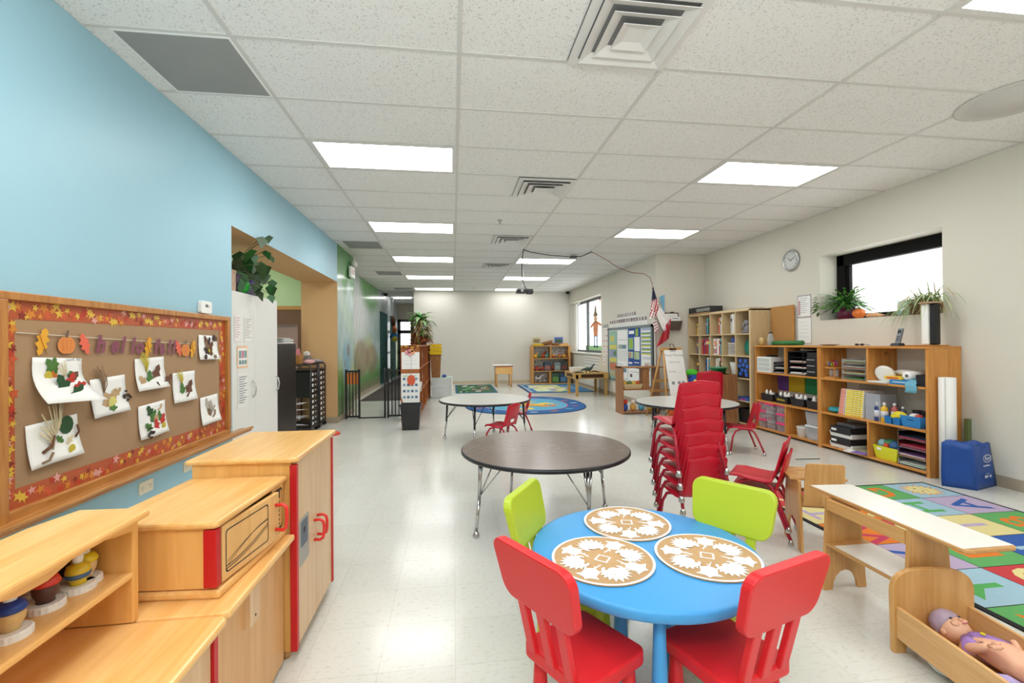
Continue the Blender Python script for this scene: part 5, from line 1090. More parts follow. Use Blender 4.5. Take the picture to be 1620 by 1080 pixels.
# printed face: the side from bot[1] to bot[2]
a = Vector((-.078, -.095, 0)); b = Vector((.243, -.012, 0)); ex = (b-a).normalized(); ez = Vector((-.06, -.002, .385)).normalized(); nrm = ex.cross(ez).normalized()
FM = Matrix((ex, ez, nrm)).transposed().to_4x4(); FM.translation = a+nrm*.016
pr = MB()
def oval(cx, cy, rx, ry, wd):
    n = 28; v = [(cx+(rx-d)*math.cos(2*PI*i/n), cy+(ry-d)*math.sin(2*PI*i/n), 0) for d in (0, wd) for i in range(n)]
    pr.add([tuple(FM @ Vector(p)) for p in v], [(i, (i+1) % n, n+(i+1) % n, n+i) for i in range(n)])
oval(.20, .265, .07, .034, .006); pr.text('Ford', .048, FM @ Mt(.20, .265, 0, ), off=.001, shear=.3)
pr.text('AutoNation', .022, FM @ Mt(.175, .205, 0), off=.0008); pr.text('Powered by', .012, FM @ Mt(.175, .135, 0)); pr.text('MW', .03, FM @ Mt(.15, .108, 0), off=.002); pr.text('SG', .028, FM @ Mt(.215, .108, 0), off=.002)
pr.obj('printed_logos', mat('#e8ecf4', .5), t)

# ------------------------------------------------------------------ near right wall and window sill
t = wallthing('wall_clock', 'round silver wall clock high on the right wall', 'clock', 'R', (XN, 5.79, 2.44))
MB().lathe([(0, 0), (.15, 0), (.155, .02), (.145, .034), (.125, .03), (.122, .02)], 40).obj('rim', mat('#b9bcbe', .25, metal=.8), t)
MB().lathe([(0, .021), (.123, .021)], 40).obj('face', mat('#cfd2ce', .3), t)
m = MB()
for k in range(12): a = k*PI/6; m.T = Matrix.Rotation(a, 4, 'Z'); m.box(-.003, .095, .022, .003, .112, .023)
m.T = Matrix.Identity(4); m.obj('hour_marks', INK, t)
m = MB()
for a, L, w_ in ((.9, .06, .006), (-1.1, .09, .0045)): m.T = Matrix.Rotation(a, 4, 'Z'); m.box(-w_/2, -.01, .024, w_/2, L, .025)
m.T = Matrix.Identity(4); m.cyl((0, 0, .022), (0, 0, .028), .006); m.obj('hands', INK, t)
m = MB().rect(-.12, -.152, .12, .152, .002, 0)
for x0, y0, x1, y1 in ((-.12, -.152, -.108, .152), (.108, -.152, .12, .152), (-.12, .14, .12, .152), (-.12, -.152, .12, -.14)): m.rect(x0, y0, x1, y1, .003, 1)
for k in range(8): m.rect(-.08, .11-.028*k, .06-.02*(k % 3), .115-.028*k, .003, 2)
m.rect(-.1, -.12, -.07, .08, .0032, 3)
walltag('wall_notice', 'framed notice with lilac border on the wall left of the window', 'notice', 'R', (XN-.002, 5.57, 1.772), m, [PAPER, mat('#a49cb0', .6), mat('#9a9aa4', .6), mat('#c89a94', .6)])
m = MB().rect(-.12, -.172, .12, .172, .002, 0).rect(-.12, -.172, -.115, .172, .003, 1).rect(.115, -.172, .12, .172, .003, 1).rect(-.12, -.172, .12, -.166, .003, 1)
for k in range(5): m.rect(-.09, .12-.05*k, .07, .1225-.05*k, .003, 1)
walltag('wall_notice', 'plain white sheet hanging below the lilac framed notice', 'notice', 'R', (XN-.002, 5.57, 1.436), m, [PAPER, mat('#b0b0b8', .6)])
item('cork_board', 'bare cork board leaning between the oak cubby and the notices', 'cork board', 4.735, 5.95, ZT, [('cork_sheet', MB().box(0, -.22, 0, .018, .22, .56), mat('#b9894f', .9, var=.15, scale=90)), ('edge_strip', MB().box(-.002, -.226, 0, .02, -.22, .565).box(-.002, -.226, .56, .02, .22, .566), PINE)])
# sill things
SZ = NZ0
def holly(t, r, n, rad, L, mts, up=.5, cz=.18):
    m = MB()
    for k in range(n):
        a = r.uniform(0, 6.283); el = r.uniform(-.1, 1.1); L_ = L*r.uniform(.7, 1.1); p = Vector((0, 0, cz)); d = Vector((math.cos(a)*math.cos(el), math.sin(a)*math.cos(el)*1.25, math.sin(el)*up)).normalized()
        seg = 4
        for q in range(seg):
            q1 = p+d*L_/seg; side = d.cross(Vector((0, 0, 1))).normalized()*.018; mid = (p+q1)/2
            m.add([tuple(p), tuple(mid+side), tuple(q1), tuple(mid-side)], [(0, 1, 2, 3)], r.randrange(len(mts)))
            p = q1; d = (d+Vector((0, 0, -.24))).normalized()
            if p.y > .22: p.x = min(p.x, -.17)
            p.x = min(p.x, .13)
    return m.obj('foliage', mts, t, solid=.0015)
t = thing('christmas_cactus', 'bushy green cactus plant in a purple pot at the far end of the window sill', 'plant', (4.90, 5.04, SZ))
MB().lathe([(0, .0), (.105, 0), (.11, .012), (.0, .013)], 28).obj('saucer', mat('#8a3a2a', .5), t)
MB().lathe([(.085, .013), (.10, .13), (.088, .13), (.08, .11)], 28).obj('pot', mat('#6a2444', .35), t); MB().lathe([(.1, .13), (.105, .19), (.095, .19), (.09, .17), (0, .17)], 28).obj('inner_pot', BLKPL, t)
holly(t, random.Random(3), 170, .1, .36, [mat('#3c7a2a', .4), mat('#2c6424', .4), mat('#67a83a', .4)], .9, .19)
item('pumpkin', 'small orange pumpkin on the window sill beside the purple pot', 'pumpkin', 4.84, 4.80, SZ, [('pumpkin_body', MB().add(*pumpkin_geo(.07, .06)), mat('#e0762a', .45)), ('stem', MB().cyl((0, 0, .11), (.006, 0, .135), .009, .006, 8), mat('#7a8a4a', .7))])
item('gourd', 'pale orange gourd lying on the window sill', 'gourd', 4.84, 4.62, SZ, [('gourd_body', MB().ball((0, 0, .028), (.04, .09, .028), 16).ball((0, -.09, .02), (.022, .05, .018), 12), mat('#dda878', .5, var=.15)), ('stem', MB().cyl((0, -.135, .02), (0, -.155, .024), .005, n=8), mat('#8a6a4a', .7))])
item('sill_dish', 'flat dark dish of small seeds on the window sill', 'dish', 4.85, 4.42, SZ, [('dish', MB().lathe([(0, 0), (.06, 0), (.08, .012), (.076, .014), (.055, .005), (0, .005)], 24), mat('#8a6a58', .5)), ('seeds', sum_mb([MB().ball((.04*math.cos(k), .05*math.sin(k*1.7), .012), (.01, .012, .006), 8) for k in range(9)]), mat('#5a463c', .7))])
item('glass_tank', 'small glass tank in the middle of the window sill', 'tank', 4.92, 4.27, SZ, [('glass_walls', MB().bin(.12, .16, .12, .16, 0, .17, .004), mat('#bfe0d8', .05, var=0, alpha=.35)), ('contents', MB().box(-.05, -.07, .005, .05, .07, .04), mat('#8a8a5c', .7))])
t = thing('spider_plant', 'pale striped spider plant spilling over the near end of the window sill', 'plant', (4.88, 4.0, SZ))
MB().bin(.15, .30, .17, .34, 0, .12, .01).obj('trough', mat('#7a4630', .6), t); MB().box(-.07, -.14, .09, .07, .14, .1).obj('soil', mat('#3c2c22', .9), t)
m = MB(); r = random.Random(8); sm_ = [mat('#9ab87c', .5), mat('#c2d0a0', .5), mat('#7a9c5c', .5), mat('#b88a5c', .6)]
for k in range(190):
    a = r.uniform(1.4, 4.2) if k % 4 else r.uniform(0, 6.28); L_ = r.uniform(.2, .5); d = Vector((math.cos(a)*.6, math.sin(a)*1.1, r.uniform(-.1, .8) if k % 3 else r.uniform(.8, 1.8))).normalized(); p = Vector((-.05, r.uniform(-.12, .12), .11))
    w_ = .007; pts = [p.copy()]; dr_ = r.uniform(.22, .5)
    for q in range(7): p = p+d*L_/7; d = (d+Vector((-.03, 0, -dr_))).normalized(); p.x = min(p.x, .12 if p.y > -.13 else -.14); pts.append(p.copy())
    side = Vector((-math.sin(a), math.cos(a), 0))*w_
    vs = [tuple(q+side*(1-i/8)) for i, q in enumerate(pts)]+[tuple(q-side*(1-i/8)) for i, q in enumerate(pts)]
    m.add(vs, [(i, i+1, 8+i+1, 8+i) for i in range(7)], r.choice([0, 1, 2, 0, 1, 3]))
m.obj('foliage', sm_, t, solid=.001)
# ------------------------------------------------------------------ oak cubby bookcase (5 x 5) on the near right wall
cb = thing('cubby_bookcase', 'pale oak five by five cubby bookcase standing between easel and pine shelves', 'bookcase', (0, 0, 0))
C0, PITCH = 6.215, .352
MB().box(SX, C0-.02, 0, SB, C0+.018, 1.79).obj('side_panel', OAK, cb, bevel=.002)
MB().box(SX, C0+5*PITCH, 0, SB, C0+5*PITCH+.02, 1.79).obj('side_panel', OAK, cb, bevel=.002)
MB().box(SX, C0-.02, 1.765, SB, C0+5*PITCH+.02, 1.805).obj('top_board', OAK, cb, bevel=.002)
CZ = [.04, .385, .73, 1.075, 1.42]      # cell floors
for z in CZ: MB().box(SX+.001, C0+.018, z-.018, SB, C0+5*PITCH, z).obj('shelf', OAK, cb)
for k in range(1, 5): MB().box(SX+.002, C0+k*PITCH-.008, .04, SB, C0+k*PITCH+.008, 1.765).obj('divider', OAK, cb)
MB().box(SB-.006, C0, .04, SB, C0+5*PITCH, 1.78).obj('back_panel', mat('#c9b692', .7), cb)
colw = ['nearest', 'second', 'middle', 'fourth', 'farthest']; roww = ['bottom', 'fourth', 'third', 'second', 'top']
def book(x, y, z, d, th, h, col, label, grp, lean=0, band=None, name='book'):
    t = thing(name, label, 'book', (x, y, z), 0, grp)
    m = MB().box(0, -th/2, 0, d, th/2, h, 0).box(.002, -th/2+.002, h, d, th/2-.002, h+.001, 1)
    m.obj('cover', [mat(col, .45, var=.05), PAPER], t, rot=(lean, 0, 0))
    MB().box(-.001, -th/2, h*.62, -.0002, th/2, h*.78).obj('spine_band', mat(band or '#e8e2d0', .5), t, rot=(lean, 0, 0))
    return t
cnames = {'#c42a34': 'red', '#2c5aa0': 'blue', '#3c8a5a': 'green', '#e2b83c': 'yellow', '#e8e4da': 'white', '#22262c': 'black', '#d8782c': 'orange', '#7a4a8c': 'purple', '#58b0b8': 'teal', '#8a5a3c': 'brown', '#b8b8b4': 'grey'}
def cell_books(ci, ri, cols, side='far', hs=None, w=None, seed=0):
    r = random.Random(seed+ci*7+ri); y = C0+(ci+1)*PITCH-.012 if side == 'far' else C0+ci*PITCH+.012
    s_ = -1 if side == 'far' else 1; counts = {}
    for k, c in enumerate(cols):
        th = (w or .028)*r.uniform(.8, 1.25); h = (hs or .25)*r.uniform(.9, 1.08); y += s_*th/2
        nm = cnames[c]; counts[nm] = counts.get(nm, 0)+1
        o = ['', 'second ', 'third ', 'fourth ', 'fifth '][counts[nm]-1]
        book(SX+.004+r.uniform(0, .02), y, CZ[ri], .22, th*.94, h, c, '%s%s book in the %s cubby of the %s row' % (o, nm, colw[ci], roww[ri]), 'books in the oak cubby', 0, r.choice(['#e8e2d0', '#f0d060', '#2a2a2a', '#d8d8e8']))
        y += s_*th/2
R_, B_, G_, Y_, W_, K_, O_, P_, T_, N_, S_ = list(cnames)
cell_books(4, 4, [T_, Y_, O_], 'near', .2)
cell_books(3, 4, [Y_, K_, T_, G_, P_], 'near', .28, .024)
cell_books(2, 4, [W_, S_, R_, O_], 'near', .27, .026)
cell_books(1, 4, [W_, W_, S_, W_], 'near', .3, .034)
cell_books(4, 3, [T_, G_, R_, P_], 'near', .24, .024)
cell_books(3, 3, [T_, R_, R_, N_, R_, B_, R_], 'near', .28, .034)
cell_books(2, 3, [Y_, T_, R_, W_, W_, P_], 'near', .27, .032)
cell_books(4, 2, [K_, N_, N_], 'near', .24, .03)
cell_books(3, 2, [G_, T_, B_, W_, G_, B_], 'near', .27, .022)
cell_books(2, 2, [N_, R_, K_, W_, S_, W_], 'near', .27, .028)
cell_books(4, 1, [B_, O_, G_], 'near', .26); cell_books(3, 1, [R_, N_, Y_], 'near', .26); cell_books(2, 1, [W_, B_], 'near', .26)
item('number_book', 'white book with a large red number five in the middle cubby of the second row', 'book', SX+.03, C0+2*PITCH+.235, CZ[3], [('cover', MB().box(0, -.055, 0, .02, .055, .27), mat('#f2ecdc', .5)), ('numeral', sum_mb([MB().text('5', .12, Matrix.Translation((-.002, 0, .185)) @ Euler(FACE['R']).to_matrix().to_4x4(), off=.004)]), mat('#c42a2a', .5)), ('cover_pattern', MB().box(-.0015, -.05, .02, -.0005, .05, .10), mat('#c88a8a', .6, var=.5, scale=60))])
cy = lambda k, f=.5: C0+(k+f)*PITCH
item('soft_elephant', 'grey soft toy elephant sitting in the top nearest cubby', 'soft toy', SX+.12, cy(0, .62), CZ[4], [('body', MB().ball((0, 0, .07), (.055, .06, .07), 16).ball((-.03, .04, .02), (.05, .025, .022), 12).ball((-.03, -.04, .02), (.05, .025, .022), 12), mat('#8a8a90', .9, var=.08, scale=30)), ('head', MB().ball((-.01, 0, .165), (.045, .045, .042), 16).ball((0, .055, .17), (.012, .035, .035), 12).ball((0, -.055, .17), (.012, .035, .035), 12).tube([(-.05, 0, .16), (-.075, 0, .13), (-.08, 0, .09)], [.016, .013, .010], 8), mat('#94949a', .9, var=.08, scale=30)), ('eyes', MB().ball((-.05, .018, .178), .005, 8).ball((-.05, -.018, .178), .005, 8), BLACK)])
item('red_tin', 'red and white cylinder beside the grey soft elephant', 'tin', SX+.09, cy(0, .18), CZ[4], [('tin_body', MB().lathe([(0, 0), (.032, 0), (.036, .12), (.03, .17), (.02, .19), (0, .195)], 20), mat('#c43c34', .5, var=.1)), ('white_bands', MB().lathe([(.0365, .05), (.0372, .07)], 20).lathe([(.0375, .09), (.0375, .11)], 20), WHITE)])
item('dark_box', 'dark violet box behind the soft elephant in the top nearest cubby', 'box', SX+.22, cy(0, .3), CZ[4], [('box_body', MB().box(-.05, -.08, 0, .08, .08, .28), mat('#3c2c44', .5)), ('box_label', MB().box(-.0515, -.06, .1, -.05, .06, .2), mat('#8a6a8c', .5))])
item('mixing_bowl', 'blue bowl on the white drawers in the second row', 'bowl', SX+.12, cy(1, .4), CZ[3]+.2, [('bowl_body', MB().lathe([(0, 0), (.05, .0), (.085, .05), (.07, .085), (0, .1)], 20), mat('#2c4a9c', .4)), ('rim', MB().lathe([(.088, .02), (.09, .028), (.086, .034)], 20), mat('#4a6ab8', .4))])
item('mini_drawers', 'small clear drawer tower in the second cubby of the second row', 'drawers', SX+.12, cy(1, .4), CZ[3], [('cabinet', MB().box(-.09, -.095, .19, .1, .095, .2).box(-.09, -.095, 0, .1, .095, .006).box(.09, -.095, 0, .1, .095, .2), WHITE), ('clear_drawer', MB().box(-.088, -.09, .01, .09, .09, .065), CLEAR), ('clear_drawer', MB().box(-.088, -.09, .07, .09, .09, .125), CLEAR), ('clear_drawer', MB().box(-.088, -.09, .13, .09, .09, .185), CLEAR)])
item('teal_disc', 'round teal green cushion standing in the nearest cubby of the second row', 'cushion', SX+.15, cy(0, .55), CZ[3], [('disc_body', MB().lathe([(0, -.02), (.12, -.02), (.13, -.01), (.13, .01), (.12, .02), (0, .02)], 28), mat('#1c8a7c', .5), dict(loc=(0, 0, .13), rot=(0, PI/2, 0))), ('seam', MB().lathe([(.131, -.003), (.1325, 0), (.131, .003)], 28), mat('#14685e', .5), dict(loc=(0, 0, .13), rot=(0, PI/2, 0)))])
item('white_board', 'thin white board slotted beside the teal cushion', 'board', SX+.05, cy(0, .14), CZ[3], [('board_body', MB().box(0, -.02, 0, .25, .0, .3), WHITE), ('board_edge', MB().box(-.002, -.022, 0, 0, .002, .3), PAPER)])
m = MB().bin(.22, .28, .22, .28, 0, .33, .006)
bl_ = MB()
for k, (yy, zz) in enumerate(((.07, .24), (-.05, .24), (.0, .18), (.09, .16), (-.09, .16), (.03, .1), (-.05, .09), (.07, .04), (-.07, .03))): bl_.box(-.118, yy-.03, zz, -.10, yy+.03, zz+.05)
item('black_organizer', 'black organizer showing bright blue pieces in the nearest cubby, third row', 'organizer', SX+.13, cy(0, .5), CZ[2], [('organizer_case', MB().box(-.11, -.15, 0, .11, .15, .32), BLKPL), ('blue_pieces', bl_, mat('#2c64c8', .4))])
item('white_bucket', 'white plastic bucket in the second cubby of the third row', 'bucket', SX+.12, cy(1, .35), CZ[2]+.03, [('bucket_body', MB().bin(.12, .10, .17, .15, 0, .2, .004), WHITE), ('rim', MB().box(-.09, -.08, .2, .09, -.072, .206).box(-.09, .072, .2, .09, .08, .206), WHITE)])
item('blue_box', 'flat blue and pink box at the bottom of the nearest cubby, fourth row', 'box', SX+.13, cy(0, .5), CZ[1], [('box_body', MB().box(-.12, -.12, 0, .12, .12, .04), mat('#2c6cc0', .5)), ('box_lid', MB().box(-.12, -.12, .04, .12, .12, .055), mat('#2a4a8c', .5)), ('pink_label', MB().box(-.122, -.05, .005, -.12, .08, .03), mat('#a83c8c', .5))])
item('black_crate', 'black crate in the bottom nearest cubby', 'crate', SX+.14, cy(0, .5), CZ[0], [('crate_body', MB().bin(.22, .24, .24, .27, 0, .22), BLKPL), ('contents', MB().box(-.1, -.11, .01, .1, .11, .17), mat('#3a3a40', .8))])
item('bundle_box', 'long dark equipment box lying on top of the oak bookcase at its far end', 'box', 4.52, 7.62, 1.806, [('box_body', MB().box(-.10, -.36, 0, .14, .34, .115), mat('#26262a', .5, var=.1)), ('clear_lid', MB().box(-.12, -.36, .03, -.10, .05, .085), mat('#8a8c86', .3, var=.3, scale=40)), ('orange_strip', MB().box(-.12, -.36, 0, -.10, .30, .012), mat('#c08a5c', .6))])
item('flat_lid', 'flat grey board lying on top of the oak bookcase near its middle', 'board', 4.60, 6.55, 1.806, [('board_body', MB().box(-.14, -.25, 0, .1, .2, .012), mat('#8a8c8c', .4)), ('board_edge', MB().box(-.142, -.25, .003, -.14, .2, .009), mat('#b8b8b8', .4))])
# tall brown box with green bowl in front of the bookcase
item('tall_wooden_bin', 'tall brown wood grain bin in front of the second cubby column', 'bin', 4.28, 6.72, 0, [('bin_body', MB().bin(.24, .46, .24, .46, 0, .78, .015), WALNUT), ('trim_line', MB().box(-.122, -.23, .66, -.12, .23, .668), mat('#7c5236', .5))])
item('green_bowl', 'green plastic tub resting on the tall brown wooden bin', 'tub', 4.28, 6.80, .78, [('tub_body', MB().lathe([(0, 0), (.10, 0), (.13, .09), (.135, .09), (.135, .1), (.125, .1), (.095, .008), (0, .008)], 28), mat('#2f8a5c', .4)), ('rim', MB().lathe([(.134, .085), (.14, .09), (.134, .1)], 28), mat('#3a9a6a', .4))])
item('plush_pile', 'green, blue and yellow soft toy piled between easel and oak bookcase', 'soft toy', 4.22, 7.45, .50, [('plush_body', MB().ball((0, .06, .24), (.09, .16, .07), 16, 0).ball((-.03, -.03, .13), (.10, .14, .09), 16, 1).ball((-.05, -.15, .10), (.05, .05, .05), 12, 2), [mat('#4cc02c', .8), mat('#1c4ca8', .8), mat('#d8c46a', .8)]), ('dark_pattern', MB().ball((-.10, -.02, .17), (.03, .08, .04), 10), mat('#22305c', .8))])
item('toy_crate', 'brown crate holding the soft toy next to the easel', 'crate', 4.22, 7.45, 0, [('crate_body', MB().bin(.30, .42, .32, .46, 0, .50, .012), mat('#6c4a34', .6)), ('crate_trim', MB().box(-.162, -.2, .4, -.158, .2, .42), mat('#8a6244', .6))])

# ------------------------------------------------------------------ easel with morning message
t = thing('easel', 'wooden A frame easel holding a white chart paper with handwriting', 'easel', (3.70, 7.25, 0), math.radians(6))
EW = wood('#d2a468', '#bb8748', 'z', 1.5, .4)
for s in (-1, 1):
    MB().cyl((s*.15, .0, 1.19), (s*.27, -.30, 0), .018, n=4).obj('leg', EW, t)
    MB().cyl((s*.15, .05, 1.19), (s*.27, .36, 0), .018, n=4).obj('leg', EW, t)
MB().box(-.18, -.03, 1.15, .18, .08, 1.20).obj('top_rail', EW, t); MB().box(-.245, -.24, .36, .245, -.21, .40).obj('cross_rail', EW, t)
MB().box(-.22, .22, .60, .22, .24, .64).obj('rear_rail', EW, t); MB().box(-.25, .27, .42, .25, .30, .46).obj('rear_rail', EW, t)
pm = MB(); pm.T = Matrix.Translation((0, -.13, .77)) @ Euler((PI/2-.245, 0, 0)).to_matrix().to_4x4()
pm.box(-.165, -.40, 0, .185, .40, .004, 0); pm.obj('chart_paper', PAPER, t)
pm = MB(); pm.T = Matrix.Translation((0, -.13, .77)) @ Euler((PI/2-.245, 0, 0)).to_matrix().to_4x4()
pm.text('Good Morning', .058, Mt(.01, .31, .005)).text('Today we are', .04, Mt(.0, .19, .005)).text('learning _____', .04, Mt(-.01, .03, .005))
for x in (-.08, .03, .11): pm.box(x-.025, -.19, .005, x+.025, -.14, .006)
pm.obj('handwriting', mat('#8d9398', .7), t)
pm = MB().tube([(-.04, -.02, 1.21), (-.05, -.03, 1.26), (.02, -.02, 1.26), (.06, .0, 1.20)], .006, 6).box(-.06, -.06, 1.165, .06, -.03, 1.185); pm.obj('clip', BLACK, t)
0 and item('black_case', 'dark case standing on the floor behind the easel against the jog wall', 'case', 3.55, 7.86, 0, [('case_body', MB().box(-.08, -.06, 0, .08, .06, 1.16), mat('#22242a', .5)), ('case_latch', MB().box(-.03, -.066, .6, .03, -.06, .64), GREY)])

# ------------------------------------------------------------------ toy shelf end by the chart board
t = thing('toy_divider_shelf', 'walnut toned low shelf with toy basket, in front of the chart board', 'shelf', (0, 0, 0))
MB().box(3.0, 7.72, 0, 3.03, 8.06, .85).obj('side_panel', WALNUT, t, bevel=.002); MB().box(3.68, 7.72, 0, 3.71, 8.0, .85).obj('side_panel', WALNUT, t, bevel=.002)
MB().box(3.40, 7.74, .45, 3.52, 7.9, .84).obj('centre_post', WALNUT, t)
MB().box(3.0, 7.71, .83, 3.79, 8.06, .85).obj('top_board', WALNUT, t); MB().box(3.03, 7.72, .43, 3.68, 8.0, .45).obj('shelf', WALNUT, t); MB().box(3.03, 7.72, .02, 3.68, 8.0, .045).obj('base_board', WALNUT, t)
bk = MB().bin(.30, .18, .36, .22, 0, .09, .008)
for k in range(4): bk.box(-.17-.002*k, -.105-.002*k, .01+.022*k, .17+.002*k, -.101-.002*k, .02+.022*k)
item('wicker_basket', 'small wicker basket of toy food on the low walnut shelf', 'basket', 3.22, 7.85, .45, [('basket_body', bk, mat('#d8c090', .8, var=.2, scale=60))])
r = random.Random(6)
for k, (x, c, l) in enumerate(((3.10, '#e0b84c', 'yellow toy food piece at the left of the wicker basket'), (3.19, '#6a8a4a', 'green toy food piece in the wicker basket'), (3.27, '#e6c85a', 'pale yellow toy food piece in the wicker basket'), (3.34, '#e0602c', 'round orange toy food at the right of the wicker basket'))):
    item('toy_food', l, 'toy', x, 7.85, .50, [('toy_body', MB().ball((0, 0, .05), (.045, .04, .04), 12).ball((.02, .02, .07), (.025, .03, .025), 10), mat(c, .5, var=.1))], 'toy food in the wicker basket')
for x, c1, c2, l in ((3.09, '#c8382c', '#2c4aa0', 'red and blue soft toy figure on the bottom of the walnut shelf'), (3.24, '#e8d8c8', '#d8a04c', 'cream and tan soft toy on the bottom of the walnut shelf'), (3.40, '#8a5a3c', '#58a8c8', 'brown and blue toy on the bottom of the walnut shelf'), (3.56, '#6cc03c', '#d8c22c', 'lime green and yellow toy on the bottom of the walnut shelf')):
    item('soft_toy', l, 'soft toy', x, 7.82, .045, [('body', MB().ball((0, 0, .07), (.055, .05, .07), 14), mat(c2, .8)), ('head', MB().ball((0, -.01, .17), (.045, .045, .045), 14).ball((.03, 0, .20), .015, 8).ball((-.03, 0, .20), .015, 8), mat(c1, .8))], 'toys on the bottom of the walnut shelf')
item('yellow_toys', 'heap of orange and yellow toys under the grey table beside the walnut shelf', 'toys', 3.83, 7.35, 0, [('orange_piece', MB().ball((-.08, 0, .08), (.08, .08, .08), 12), mat('#d8622c', .6)), ('yellow_piece', MB().box(-.02, -.1, 0, .22, .08, .05).cyl((.02, -.05, .09), (.2, .03, .07), .03), mat('#e0b03c', .6))])
item('white_cup_stand', 'white cup and small clear holder hanging by the walnut shelf', 'cup', 3.74, 7.90, .45, [('cup_body', MB().lathe([(0, 0), (.05, 0), (.06, .2), (.055, .2), (.045, .01)], 20), WHITE), ('holder', MB().bin(.06, .05, .08, .07, .22, .38, .004), mat('#c8d4c8', .4))])

# ------------------------------------------------------------------ chart board on the far right wall
t = wallthing('chart_board', 'large grey framed board covered with class charts on the far right wall', 'board', 'R', (XF, 0, 0))
# local x = -Y
MB().box(-10.6, .42, 0, -8.14, 1.62, .02).obj('board_surface', mat('#dfe3e0', .4), t)
FR = mat('#6c7a80', .4)
MB().box(-10.62, .40, 0, -10.56, 1.64, .035).box(-8.2, .40, 0, -8.14, 1.64, .035).box(-10.62, 1.59, 0, -8.14, 1.64, .035).box(-10.62, .40, 0, -8.14, .44, .035).obj('frame', FR, t)
def poster(label, y, z, w, h, base, rects, mats, dz=.024, name='class_chart', grp='charts pinned on the chart board'):
    m = MB().rect(-w/2, -h/2, w/2, h/2, 0, 0)
    for i, (x0, y0, x1, y1, mi) in enumerate(rects): m.rect(-w/2+w*x0, -h/2+h*y0, -w/2+w*x1, -h/2+h*y1, .001+.0003*i, mi)
    return walltag(name, label, 'chart', 'R', (XF-dz, y, z), m, [base]+mats, grp)
c_ = lambda h: mat(h, .7, var=.12, scale=25)
poster('farthest column of green, purple and red picture posters on the chart board', 10.27, 1.0, .50, 1.12, c_('#8fb8a8'), [(.05, .72, .95, .97, 1), (.05, .62, .95, .71, 2), (.05, .45, .95, .6, 3), (.05, .35, .95, .44, 2), (.05, .18, .95, .33, 4), (.1, .05, .9, .16, 5), (.15, .78, .6, .9, 2), (.55, .48, .9, .58, 6)], [c_('#9cc4b0'), c_('#d8cf6a'), c_('#9aa0c0'), c_('#c87a5c'), c_('#b8b090'), c_('#5c8a5c')])
poster('white calendar sheets with grid lines on the chart board', 9.69, 1.03, .58, 1.05, PAPER, [(.05, .80, .95, .81, 1), (.1, .62, .9, .70, 2), (.14, .635, .5, .685, 3)]+[(.04, .36+.04*k, .96, .365+.04*k, 1) for k in range(7)]+[(.04+.13*k, .36, .046+.13*k, .60, 1) for k in range(8)]+[(.06, .1, .5, .3, 4), (.55, .12, .9, .2, 2)], [mat('#98a4a8', .6), c_('#6a8a9c'), c_('#a8b8a0'), c_('#dfe0e2')])
poster('royal blue pocket chart with white and green cards', 9.02, 1.18, .66, .86, c_('#1c4a94'), [(.08, .84, .5, .92, 1), (.62, .78, .82, .96, 2), (.05, .45, .45, .75, 3), (.08, .47, .40, .72, 2), (.52, .42, .95, .76, 1), (.05, .24, .42, .40, 4), (.50, .22, .92, .40, 4), (.58, .24, .66, .38, 2), (.12, .25, .22, .38, 5), (.05, .10, .35, .14, 1), (.5, .13, .9, .15, 1), (.05, .02, .3, .08, 6), (.4, .02, .7, .08, 6)], [PAPER, c_('#9ab84c'), c_('#7ab0c0'), c_('#b8c8a8'), c_('#c86a5c'), c_('#3c74b4')])
poster('chart with yellow, blue and green stripes at the near end of the board', 8.42, 1.33, .48, .58, PAPER, [(.06, .84, .94, .94, 1)]+[(.03, .02+.135*k, .97, .07+.135*k, 2+(k % 2)) for k in range(6)]+[(.03, .075+.135*k, .97, .10+.135*k, 4) for k in range(6)], [c_('#a8b8d0'), c_('#c8c83c'), c_('#a0c060'), c_('#3c7ab0')])
poster('small picture sheet under the striped chart', 8.40, .86, .46, .36, PAPER, [(.25, .1, .85, .6, 1), (.35, .2, .6, .5, 2), (.1, .75, .9, .9, 3), (.55, .15, .78, .4, 4)], [c_('#d8d0c0'), c_('#c89a8a'), c_('#d8dce0'), c_('#8a9a7c')])
poster('lower white sheet with a small brown picture behind the walnut shelf', 8.85, .60, .95, .33, PAPER, [(.08, .35, .2, .55, 1), (.6, .25, .85, .4, 2), (.1, .7, .9, .72, 1)], [c_('#5c4a48'), c_('#c8a080')])
# strips over the board
def strip(label, y0, y1, z0, z1, n, seed):
    m = MB(); w = y1-y0; r = random.Random(seed)
    for k in range(n):
        x = -w/2+w*k/n; m.rect(x, (z1-z0)*0-.5*(z1-z0), x+w/n*.86, .5*(z1-z0), 0, 0); m.rect(x+w/n*.1, .04*(z1-z0), x+w/n*.76, .46*(z1-z0), .001, 1+r.randrange(3))
    return walltag('name_card_strip', label, 'card strip', 'R', (XF-.003, (y0+y1)/2, (z0+z1)/2), m, [PAPER, c_('#9a8a88'), c_('#b0a4a0'), c_('#8a7c7c')], 'photo cards above the chart board')
strip('upper short row of photo name cards above the chart board', 8.95, 10.05, 1.76, 1.95, 9, 1)
strip('long row of photo name cards directly above the chart board', 8.40, 10.55, 1.64, 1.82, 15, 2)
m = MB(); r = random.Random(3)
m.text('SHAPES', .13, Mt(0, .36, .001), 1)
for j in range(7):
    for k in range(2 if j < 5 else 1): m.rect(-.18+.19*k, .20-.135*j, -.02+.19*k, .32-.135*j, 0, 0); m.flat(ngon(.04, [3, 4, 5, 6, 12][(j+k) % 5], -.10+.19*k, .26-.135*j), .001, 2+(j+k) % 3)
walltag('shape_cards', 'column of white shape cards between the far window and the chart board', 'cards', 'R', (XF-.003, 10.86, 1.34), m, [PAPER, mat('#8a9094', .6), c_('#d87a6c'), c_('#d8b878'), c_('#c86070')])
